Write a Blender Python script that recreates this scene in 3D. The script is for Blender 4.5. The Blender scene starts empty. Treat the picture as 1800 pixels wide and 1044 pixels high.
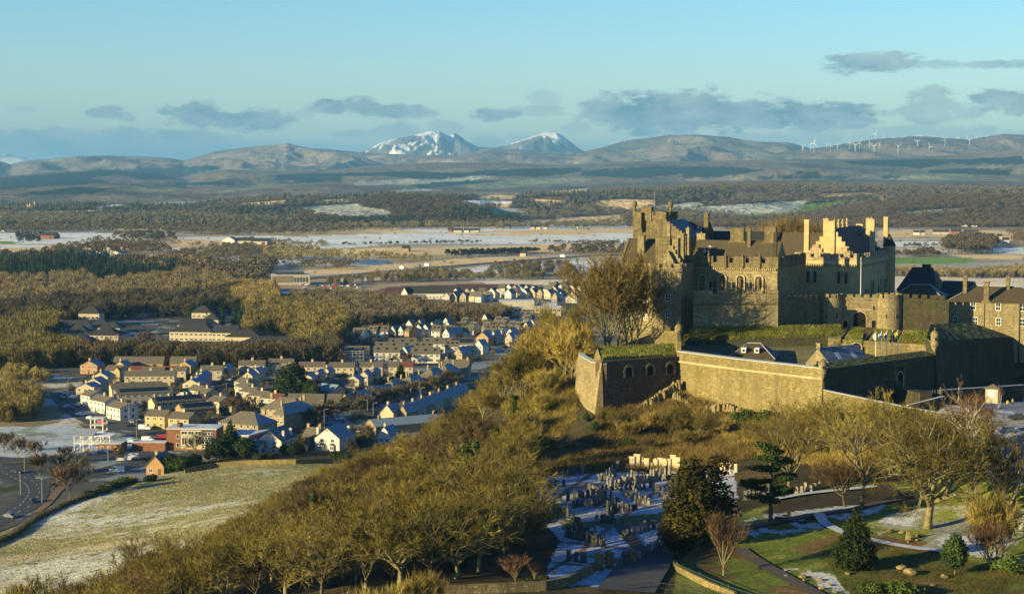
import bpy, bmesh, math, random
import numpy as np
from mathutils import Vector, Matrix
C = bpy.context.scene.collection
R = math.radians
sc = bpy.context.scene
# ------------------------------------------------------------------ camera
EYE = 105.0            # metres above the flood plain
F = 3000.0             # focal length in pixels of the 1800 px wide photograph
PITCH = math.atan(209.0/F)
cam = bpy.data.cameras.new("camera"); cam.lens = 60.0; cam.sensor_width = 36.0
cam.clip_start = 1.0; cam.clip_end = 200000.0
camo = bpy.data.objects.new("camera", cam); C.objects.link(camo)
camo.location = (0, 0, EYE); camo.rotation_euler = (math.pi/2-PITCH, 0, 0)
sc.camera = camo
# ------------------------------------------------------------------ light
SUN_EL, SUN_AZ = 13.0, 238.0          # degrees; azimuth clockwise from +Y
w = bpy.data.worlds.new("World"); sc.world = w; w.use_nodes = True
sun = bpy.data.lights.new("sun", 'SUN'); sun.energy = 5.0; sun.angle = R(0.5); sun.color = (1.0, 0.80, 0.38)
suno = bpy.data.objects.new("sun", sun); C.objects.link(suno)
sd = Vector((math.sin(R(SUN_AZ))*math.cos(R(SUN_EL)), math.cos(R(SUN_AZ))*math.cos(R(SUN_EL)), math.sin(R(SUN_EL))))
suno.rotation_euler = sd.to_track_quat('Z', 'Y').to_euler(); suno.location = (-300, -200, 400)
sc.view_settings.view_transform = 'Standard'; sc.view_settings.look = 'None'
sc.view_settings.exposure = 1.3; sc.view_settings.gamma = 1.0
sc.cycles.max_bounces = 5; sc.cycles.diffuse_bounces = 2; sc.cycles.glossy_bounces = 2
sc.cycles.volume_bounces = 1; sc.cycles.transparent_max_bounces = 8; sc.cycles.use_denoising = True
sc.cycles.sample_clamp_indirect = 4.0

class NT:
    """small node-tree writer"""
    def __init__(s, tree):
        s.t = tree; s.t.nodes.clear()
    def n(s, typ, ins=None, **kw):
        nd = s.t.nodes.new(typ)
        for k, v in kw.items(): setattr(nd, k, v)
        for k, v in (ins or {}).items():
            if isinstance(v, bpy.types.NodeSocket): s.t.links.new(v, nd.inputs[k])
            else: nd.inputs[k].default_value = v
        return nd
    def m(s, op, a, b=0.0, c=0.0, clamp=False):
        nd = s.n('ShaderNodeMath', {0: a, 1: b, 2: c}, operation=op); nd.use_clamp = clamp
        return nd.outputs[0]
    def mix(s, f, a, b, mode='MIX'):
        nd = s.t.nodes.new('ShaderNodeMix'); nd.data_type = 'RGBA'; nd.blend_type = mode
        for k, v in ((0, f), (6, a), (7, b)):
            if isinstance(v, bpy.types.NodeSocket): s.t.links.new(v, nd.inputs[k])
            else: nd.inputs[k].default_value = v if k == 0 else (*v[:3], 1)
        return nd.outputs[2]
    def noise(s, vec, scale, detail=3, rough=0.55, out=0):
        nd = s.n('ShaderNodeTexNoise', {'Scale': scale, 'Detail': detail, 'Roughness': rough})
        if vec is not None: s.t.links.new(vec, nd.inputs['Vector'])
        return nd.outputs[out]
    def ramp(s, f, stops):
        nd = s.n('ShaderNodeValToRGB', {0: f}); e = nd.color_ramp.elements
        while len(e) < len(stops): e.new(0.5)
        for i, (p, c) in enumerate(stops):
            e[i].position = p; e[i].color = (c, c, c, 1) if isinstance(c, (int, float)) else (*c, 1)
        return nd.outputs[0]
    def sep(s, v):
        nd = s.n('ShaderNodeSeparateXYZ', {0: v}); return nd.outputs
    def comb(s, x, y, z):
        return s.n('ShaderNodeCombineXYZ', {0: x, 1: y, 2: z}).outputs[0]

# sky: physical sky plus thin winter cloud defined by compass direction and elevation
nt = NT(w.node_tree)
sky = nt.n('ShaderNodeTexSky', sky_type='NISHITA'); sky.sun_disc = False
sky.sun_elevation = R(SUN_EL); sky.sun_rotation = R(SUN_AZ); sky.altitude = 100
sky.air_density = 1.0; sky.dust_density = 0.3; sky.ozone_density = 2.0
tc = nt.n('ShaderNodeTexCoord').outputs['Generated']
x, y, z = nt.sep(tc)
ys = nt.m('MAXIMUM', y, 0.05)
u = nt.m('DIVIDE', x, ys); v = nt.m('DIVIDE', z, ys)
CL = [(335,203,48,20,1.0),(445,213,66,18,1.0),(190,199,30,12,.8),(225,206,16,8,.7),(578,190,38,12,.95),(640,186,40,14,.9),(705,199,62,12,.95),
      (520,202,30,6,.5),(872,203,50,10,.85),(940,196,60,9,.4),(960,172,30,14,.3),(1090,200,70,30,.9),(1180,200,110,38,1.0),(1300,203,150,28,1.0),(1440,206,115,20,.95),(1500,214,60,9,.85),
      (1530,112,80,17,.8),(1640,116,60,7,.45),(1740,115,90,7,.65),(1575,97,40,4,.35),(1640,190,62,28,.6),(1690,200,40,12,.5),(1760,178,68,20,.85),
      (70,247,150,17,.75),(180,254,160,22,.72),(330,240,60,12,.7),(350,262,150,20,.68),(520,262,120,12,.5),(620,237,40,6,.45),(700,232,40,16,.55),(780,225,30,12,.5),(860,248,30,10,.4),
      (1020,226,28,9,.4),(40,195,25,6,.3),(1380,243,140,14,.35),(1640,235,160,12,.35),(140,235,45,7,.5),(930,243,40,9,.3)]
wv = nt.comb(nt.m('MULTIPLY', u, 1.0), nt.m('MULTIPLY', v, 2.6), 0.0)
warp = nt.m('MULTIPLY', nt.m('SUBTRACT', nt.noise(wv, 48.0, 8, .68), .5), 5.2)
acc = None; sh = None
for (cx, cy, rx, ry, k) in CL:
    rx *= 1.2; ry *= 1.25
    a = nt.m('MULTIPLY_ADD', u, F/rx, -(cx-900)/rx)
    b = nt.m('MULTIPLY_ADD', v, F/ry, -(313-cy)/ry)
    e = nt.m('SUBTRACT', 1.0, nt.m('ADD', nt.m('MULTIPLY', a, a), nt.m('MULTIPLY', b, b)))
    e = nt.m('MULTIPLY', nt.m('MAXIMUM', nt.m('ADD', nt.m('MULTIPLY', e, 1.25), warp), 0.0), k*1.5)
    e = nt.m('MINIMUM', e, k)
    acc = e if acc is None else nt.m('MAXIMUM', acc, e)
fine = nt.noise(wv, 160.0, 5, .6)
dens = nt.m('MULTIPLY', acc, nt.m('MULTIPLY_ADD', fine, .7, .6), clamp=True)
dens = nt.m('MULTIPLY', dens, nt.m('GREATER_THAN', y, 0.06))
lum = nt.noise(wv, 34.0, 4, .5)
skyc = nt.mix(nt.m('MULTIPLY', nt.m('SUBTRACT', z, .01), 11.0, clamp=True), (1.0, 1.07, 1.0), (0.66, 0.93, 1.12))
skyc = nt.mix(1.0, sky.outputs[0], skyc, 'MULTIPLY')
# sky above the view darkened and blued to cut fill light and deepen shade
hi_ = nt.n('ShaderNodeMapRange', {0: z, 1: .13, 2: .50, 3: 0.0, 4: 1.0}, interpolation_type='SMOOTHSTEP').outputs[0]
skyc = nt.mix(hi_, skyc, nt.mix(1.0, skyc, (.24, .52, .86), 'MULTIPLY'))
ccol = nt.mix(nt.m('MULTIPLY_ADD', lum, 2.2, -.65, clamp=True), (.35, .95, 1.45), (3.2, 3.4, 3.4))
CLOUDMIX = nt.m('MULTIPLY', dens, .92)
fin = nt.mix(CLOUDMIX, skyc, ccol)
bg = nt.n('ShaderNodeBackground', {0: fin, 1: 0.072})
nt.t.links.new(bg.outputs[0], nt.n('ShaderNodeOutputWorld').inputs[0])

# ------------------------------------------------------------------ helpers
sp_, cp_ = math.sin(PITCH), math.cos(PITCH)
def ray(px, py):
    a = (px-900.0)/F; b = -(py-522.0)/F
    return Vector((a, cp_+b*sp_, b*cp_-sp_))
def at(px, py, d):
    r = ray(px, py); return Vector((0, 0, EYE)) + r*(d/r.y)
def gz(px, py, z=0.0):
    r = ray(px, py); return Vector((0, 0, EYE)) + r*((z-EYE)/r.z)
def zat(py, d): return at(900, py, d).z
def xat(px, d): return at(px, 500, d).x
def proj(x, y, z):
    dz = z-EYE
    f = y*cp_ - dz*sp_; up = y*sp_ + dz*cp_
    return 900+F*x/f, 522-F*up/f
def tag(o, label=None, cat=None, group=None, kind=None):
    if label: o['label'] = label
    if cat: o['category'] = cat
    if group: o['group'] = group
    if kind: o['kind'] = kind
    return o
def empty(name, loc, rz=0.0):
    o = bpy.data.objects.new(name, None); C.objects.link(o); o.location = loc; o.rotation_euler = (0, 0, rz); o.empty_display_size = .5
    return o
def npmesh(name, V, Fq, mat=None, smooth=False, col=None):
    """V (n,3) array, Fq (m,k) array of equal-size faces"""
    me = bpy.data.meshes.new(name); V = np.asarray(V, dtype=np.float32); Fq = np.asarray(Fq, dtype=np.int32)
    k = Fq.shape[1]; me.vertices.add(len(V)); me.vertices.foreach_set('co', V.ravel())
    me.loops.add(Fq.size); me.loops.foreach_set('vertex_index', Fq.ravel())
    me.polygons.add(len(Fq)); me.polygons.foreach_set('loop_start', np.arange(0, Fq.size, k, dtype=np.int32))
    me.polygons.foreach_set('use_smooth', np.full(len(Fq), smooth, dtype=bool))
    if col is not None:
        at_ = me.color_attributes.new('Col', 'FLOAT_COLOR', 'POINT')
        c4 = np.ones((len(V), 4), dtype=np.float32); c4[:, :3] = col; at_.data.foreach_set('color', c4.ravel())
    me.update(calc_edges=True)
    if mat: me.materials.append(mat)
    return me
def link(name, me, parent=None, loc=None, rz=0.0):
    o = bpy.data.objects.new(name, me); C.objects.link(o); o.parent = parent
    if loc is not None: o.location = loc
    o.rotation_euler = (0, 0, rz); return o
def copy_tree(o, parent=None):
    c = o.copy(); C.objects.link(c); c.parent = parent
    for ch in kids.get(o.name, ()):
        copy_tree(ch, c)
    return c
kids = {}
class MB:
    """collects shapes, then links them as ONE mesh"""
    def __init__(s): s.v = []; s.f = []
    def add(s, vs, fs):
        n = len(s.v); s.v += [tuple(q) for q in vs]; s.f += [tuple(n+i for i in f) for f in fs]; return s
    def box(s, x0, y0, z0, x1, y1, z1):
        return s.add([(x0,y0,z0),(x1,y0,z0),(x1,y1,z0),(x0,y1,z0),(x0,y0,z1),(x1,y0,z1),(x1,y1,z1),(x0,y1,z1)],
                     [(0,3,2,1),(4,5,6,7),(0,1,5,4),(1,2,6,5),(2,3,7,6),(3,0,4,7)])
    def prism(s, poly, z0, z1):          # vertical prism, poly ccw; z0/z1 number or list
        n = len(poly); a = z0 if isinstance(z0, (list, tuple)) else [z0]*n; b = z1 if isinstance(z1, (list, tuple)) else [z1]*n
        vs = [(p[0], p[1], a[i]) for i, p in enumerate(poly)] + [(p[0], p[1], b[i]) for i, p in enumerate(poly)]
        fs = [tuple(range(n-1, -1, -1)), tuple(range(n, 2*n))] + [(i, (i+1) % n, n+(i+1) % n, n+i) for i in range(n)]
        return s.add(vs, fs)
    def xprism(s, prof, x0, x1):         # profile in (y,z) extruded along x
        n = len(prof)
        return s.add([(x0, p[0], p[1]) for p in prof]+[(x1, p[0], p[1]) for p in prof],
                     [tuple(range(n-1, -1, -1)), tuple(range(n, 2*n))]+[(i, (i+1) % n, n+(i+1) % n, n+i) for i in range(n)])
    def yprism(s, prof, y0, y1):         # profile in (x,z) extruded along y
        n = len(prof)
        return s.add([(p[0], y0, p[1]) for p in prof]+[(p[0], y1, p[1]) for p in prof],
                     [tuple(range(n)), tuple(range(2*n-1, n-1, -1))]+[(i, n+i, n+(i+1) % n, (i+1) % n) for i in range(n)])
    def cyl(s, cx, cy, z0, z1, r0, r1=None, n=12):
        r1 = r0 if r1 is None else r1
        vs = [(cx+r0*math.cos(2*math.pi*i/n), cy+r0*math.sin(2*math.pi*i/n), z0) for i in range(n)]
        vs += [(cx+r1*math.cos(2*math.pi*i/n), cy+r1*math.sin(2*math.pi*i/n), z1) for i in range(n)]
        return s.add(vs, [tuple(range(n-1, -1, -1)), tuple(range(n, 2*n))]+[(i, (i+1) % n, n+(i+1) % n, n+i) for i in range(n)])
    def bar(s, a, b, r0, r1=None, n=6):
        a = Vector(a); b = Vector(b); r1 = r0 if r1 is None else r1
        d = (b-a).normalized(); q = d.orthogonal().normalized(); p = d.cross(q)
        vs = [a+(q*math.cos(2*math.pi*i/n)+p*math.sin(2*math.pi*i/n))*r0 for i in range(n)]
        vs += [b+(q*math.cos(2*math.pi*i/n)+p*math.sin(2*math.pi*i/n))*r1 for i in range(n)]
        return s.add(vs, [tuple(range(n-1, -1, -1)), tuple(range(n, 2*n))]+[(i, (i+1) % n, n+(i+1) % n, n+i) for i in range(n)])
    def lathe(s, cx, cy, prof, n=12):
        k = len(prof); vs = [(cx+r*math.cos(2*math.pi*i/n), cy+r*math.sin(2*math.pi*i/n), z) for r, z in prof for i in range(n)]
        fs = [(j*n+i, j*n+(i+1) % n, (j+1)*n+(i+1) % n, (j+1)*n+i) for j in range(k-1) for i in range(n)]
        return s.add(vs, fs+[tuple(range(n-1, -1, -1)), tuple(range((k-1)*n, k*n))])
    def mesh(s, name, mat, smooth=False):
        me = bpy.data.meshes.new(name); me.from_pydata(s.v, [], s.f); me.materials.append(mat)
        if smooth: me.polygons.foreach_set('use_smooth', [True]*len(me.polygons))
        me.update(); return me
    def build(s, name, mat, parent=None, loc=None, rz=0.0, smooth=False):
        o = link(name, s.mesh(name, mat, smooth), parent, loc, rz)
        if parent is not None: kids.setdefault(parent.name, []).append(o)
        return o
def vnoise(x, y, seed=0, octs=4, scale=1.0):
    """numpy value noise -1..1"""
    out = np.zeros_like(x, dtype=float); amp = 1.0; tot = 0
    for o in range(octs):
        f = 2.0**o/scale; xx = x*f+seed*17.3+o*5.1; yy = y*f+seed*9.7+o*3.3
        xi = np.floor(xx); yi = np.floor(yy); fx = xx-xi; fy = yy-yi; fx = fx*fx*(3-2*fx); fy = fy*fy*(3-2*fy)
        def h(a, b):
            t = np.sin(a*127.1+b*311.7+seed*74.7)*43758.5453; return t-np.floor(t)
        v_ = (h(xi, yi)*(1-fx)+h(xi+1, yi)*fx)*(1-fy)+(h(xi, yi+1)*(1-fx)+h(xi+1, yi+1)*fx)*fy
        out += (v_*2-1)*amp; tot += amp; amp *= .5
    return out/tot

# ------------------------------------------------------------------ materials
def mat_new(name):
    m = bpy.data.materials.new(name); m.use_nodes = True; return m, NT(m.node_tree)
def finish(t, col, rough=.9, spec=.2, bump=None, bstr=.4, bdist=.1, metal=0.0, extra=None):
    ins = {'Base Color': col if isinstance(col, bpy.types.NodeSocket) else (*col[:3], 1), 'Roughness': rough, 'Specular IOR Level': spec, 'Metallic': metal}
    if bump is not None:
        ins['Normal'] = t.n('ShaderNodeBump', {'Height': bump, 'Strength': bstr, 'Distance': bdist}).outputs[0]
    ins.update(extra or {})
    b = t.n('ShaderNodeBsdfPrincipled', ins)
    t.t.links.new(b.outputs[0], t.n('ShaderNodeOutputMaterial').inputs[0])
def objv(t): return t.n('ShaderNodeTexCoord').outputs['Object']
def posv(t): return t.n('ShaderNodeNewGeometry').outputs['Position']
def rnd(t): return t.n('ShaderNodeObjectInfo').outputs['Random']
MATS = {}
def plain(name, c, rough=.8, var=.25, scale=.6, spec=.3, metal=0.0, fine=0.0):
    """painted / rendered surface with weather blotches"""
    if name in MATS: return MATS[name]
    m, t = mat_new(name); p = posv(t)
    n1 = t.noise(p, scale, 5, .6)
    a = tuple(q*(1-var) for q in c); b = tuple(min(1, q*(1+var)) for q in c)
    col = t.mix(t.ramp(n1, [(.3, 0), (.7, 1)]), a, b)
    finish(t, col, rough, spec, bump=t.noise(p, 8.0, 3) if fine else None, bstr=fine, metal=metal)
    MATS[name] = m; return m
def stone(name, c1, c2, c3, course=.45, moss=None, streak=.35, bw=.9):
    """coursed masonry: block-to-block colour, open joints, damp streaks"""
    m, t = mat_new(name); p = posv(t); X, Y, Z = t.sep(p)
    NX, NY, _z = t.sep(t.n('ShaderNodeNewGeometry').outputs['True Normal'])
    hor = t.m('SUBTRACT', t.m('MULTIPLY', Y, NX), t.m('MULTIPLY', X, NY))
    hor2 = t.m('ADD', hor, t.m('MULTIPLY', t.noise(p, 1.5, 2), .5))
    vec = t.comb(hor2, t.m('ADD', Z, t.m('MULTIPLY', t.noise(p, .5, 2), .35)), 0.0)
    br = t.n('ShaderNodeTexBrick', {'Vector': vec, 'Color1': (0, 0, 0, 1), 'Color2': (1, 1, 1, 1), 'Mortar': (.5, .5, .5, 1), 'Scale': 1.0,
             'Mortar Size': .03, 'Mortar Smooth': .3, 'Bias': 0.0, 'Brick Width': bw, 'Row Height': course})
    blk = t.sep(br.outputs[0])[0]
    big = t.ramp(t.noise(p, .12, 5, .6), [(.35, 0), (.65, 1)])
    c = t.mix(big, c1, c2)
    c = t.mix(t.m('MULTIPLY', blk, .65), c, c3)
    s2 = t.noise(t.comb(hor, t.m('MULTIPLY', Z, .13), 3.0), 2.4, 3, .7)
    c = t.mix(t.m('MULTIPLY', t.ramp(s2, [(.5, 0), (.68, 1)]), streak*.8), c, tuple(q*.42 for q in c1))
    st = t.noise(t.comb(t.m('MULTIPLY', hor, 1.0), t.m('MULTIPLY', Z, .09), 0.0), .9, 4, .7)
    c = t.mix(t.m('MULTIPLY', t.ramp(st, [(.45, 0), (.72, 1)]), streak), c, tuple(q*.3 for q in c1))
    c = t.mix(t.m('MULTIPLY', t.m('SUBTRACT', 1.0, br.outputs[1]), 0.0), c, c1)
    c = t.mix(t.m('MULTIPLY', br.outputs[1], .55), c, tuple(q*.35 for q in c1))
    sp = t.ramp(t.noise(p, 1.9, 5, .75), [(.52, 0), (.62, 1)])
    c = t.mix(t.m('MULTIPLY', sp, .6), c, tuple(q*.38 for q in c1))
    lt = t.ramp(t.noise(p, 1.3, 5, .75), [(.56, 0), (.66, 1)])
    c = t.mix(t.m('MULTIPLY', lt, .5), c, tuple(min(1, q*1.45) for q in c2))
    if moss:
        c = t.mix(t.m('MULTIPLY', t.ramp(t.noise(p, .5, 5, .7), [(.5, 0), (.62, 1)]), .7), c, moss)
    h = t.m('ADD', t.m('MULTIPLY', br.outputs[1], -.7), t.m('MULTIPLY', t.noise(p, 3.0, 4, .7), 1.1))
    finish(t, c, .92, .12, bump=h, bstr=.8, bdist=.22)
    return m
# ------------------------------------------------------------------ terrain
CTRL = []
def cp(px, d, z): CTRL.append(((px-900)/F*d, d, z))
for a in [  # field and its edges
 (0,506,0),(150,565,0),(270,609,0),(400,615,2),(515,605,4),(620,640,2),(300,447,10),(0,420,5),(500,480,14),(450,420,19),(200,400,12),(300,360,19),(100,470,4),(400,520,8),
 (-300,500,0),(-300,400,2),(0,340,12),(-300,300,8),(600,560,8),
 # wooded slope
 (700,420,31),(800,450,35),(900,450,46),(960,455,51),(600,400,27),(500,380,25),(400,340,26),(250,300,28),(100,310,22),
 (700,600,2),(760,520,20),(800,560,16),(800,680,0),(850,520,34),(950,550,44),(950,640,22),(950,740,0),(700,500,17),(640,480,14),
 # foreground wood and cemetery
 (700,257,42),(900,255,42),(450,257,38),(300,280,33),(850,330,38),(600,330,34),(750,330,36),(930,290,40),(1180,290,40),(930,370,40),(1180,370,40),(1050,330,40),
 (860,390,40),(800,390,37),(1100,398,41),(1200,405,44),(1057,409,47),(1010,425,49),(1000,400,42),(950,410,41),
 # park
 (1250,300,42),(1350,330,42.5),(1500,340,43),(1650,330,43),(1200,254,41.5),(1400,254,41.5),(1600,254,41.5),(1800,254,42),(1600,300,43),(1780,300,43.5),(1500,270,42),
 (1300,390,45),(1420,384,46),(1560,380,46),(1640,376,46.5),(1400,360,44),(1550,360,44.5),(1190,422,50.5),(1300,405,47),
 # esplanade
 (1720,345,51),(1720,385,51),(1660,402,51),(1800,345,51),(1800,400,51),(1800,320,51),(2000,400,51),(2000,320,51),(2400,400,52),(2400,320,50),(1790,302,44.5),
 (1680,348,45),
 # ditch, plateau
 (1500,404,48),(1580,412,47),(1640,410,49),
 (1300,440,57),(1450,425,56),(1550,430,57),(1400,442,57),(1200,465,62),(1400,466,62),(1600,470,62),(1300,520,64),(1150,470,62),(1100,480,58),(1500,540,64),(1700,500,58),
 (1800,505,58),(1062,450,57),(1100,440,57),(1150,440,57),(1300,580,55),(1100,560,50),(1500,600,50),(1700,560,50),(1100,680,5),(1300,720,0),(1500,740,0),(1700,720,0),(2000,520,50),(2000,560,30),(2000,680,0),
 (2400,520,40),(2400,680,0),
 (1660,425,49),(1700,440,49),(1760,450,50),(1790,440,50),(1720,415,50.5),(1850,450,50),(1690,446,49),(1740,458,49),(1775,464,49),(1800,468,49),(1645,419,49),(1860,510,49),(1600,412,48.5),
 # around and behind the viewer
 (900,150,38),(900,20,30),(-2000,150,10),(400,150,30),(1500,150,40),(3000,150,40),(4500,200,40),(900,-200,20)]: cp(*a)
for px in range(-800, 2601, 200): cp(px, 850, 0)
for x_ in range(-900, 901, 300):
    CTRL.append((x_, 1100, 0)); CTRL.append((x_, -500, 0))
for y_ in range(-300, 1000, 200):
    CTRL.append((-420, y_, 0)); CTRL.append((700, y_, 0))
for px in (640,560,480,400,300,200,100,0): cp(px, 690, 0)
CTRL = np.array(CTRL)
_n = len(CTRL)
_A = np.sqrt(((CTRL[:, None, :2]-CTRL[None, :, :2])**2).sum(-1)+4.0)
_M = np.zeros((_n+1, _n+1)); _M[:_n, :_n] = _A+np.eye(_n)*.5; _M[:_n, _n] = 1; _M[_n, :_n] = 1
_W = np.linalg.solve(_M, np.append(CTRL[:, 2], 0))
def _smooth(a, b, t):
    t = np.clip((t-a)/(b-a), 0, 1); return t*t*(3-2*t)
def HT(x, y):
    """ground height"""
    x = np.asarray(x, float); y = np.asarray(y, float); sh = x.shape; x = x.ravel(); y = y.ravel(); z = np.zeros_like(x)
    near = (np.abs(x) < 1000) & (y > -550) & (y < 1100)
    xs, ys = x[near], y[near]; out = np.zeros_like(xs)
    for i in range(0, len(xs), 20000):
        q = np.sqrt((xs[i:i+20000, None]-CTRL[None, :, 0])**2+(ys[i:i+20000, None]-CTRL[None, :, 1])**2+4.0)
        out[i:i+20000] = q@_W[:_n]+_W[_n]
    fade = (1-_smooth(850, 1050, ys))*(1-_smooth(500, 900, np.abs(xs)))
    out = np.where(out < .6, out*.3, out)*fade
    out = np.clip(out, 0, None)
    out += vnoise(xs, ys, 3, 4, 25)*.25*np.clip(out/10, 0, 1)
    z[near] = out
    return z.reshape(sh)
def H(x, y): return float(HT(np.array([x]), np.array([y]))[0])
def on(px, py, z0=None):
    """photo pixel -> point on the near terrain (walks the sight line)"""
    r = ray(px, py); ds = np.arange(230, 1400, 1.0)
    X = r.x/r.y*ds; Z = EYE+r.z/r.y*ds; h = HT(X, ds); k = np.argmax(h >= Z)
    if not (h >= Z).any(): return gz(px, py, 0)
    return Vector((float(X[k]), float(ds[k]), float(h[k])))

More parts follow.
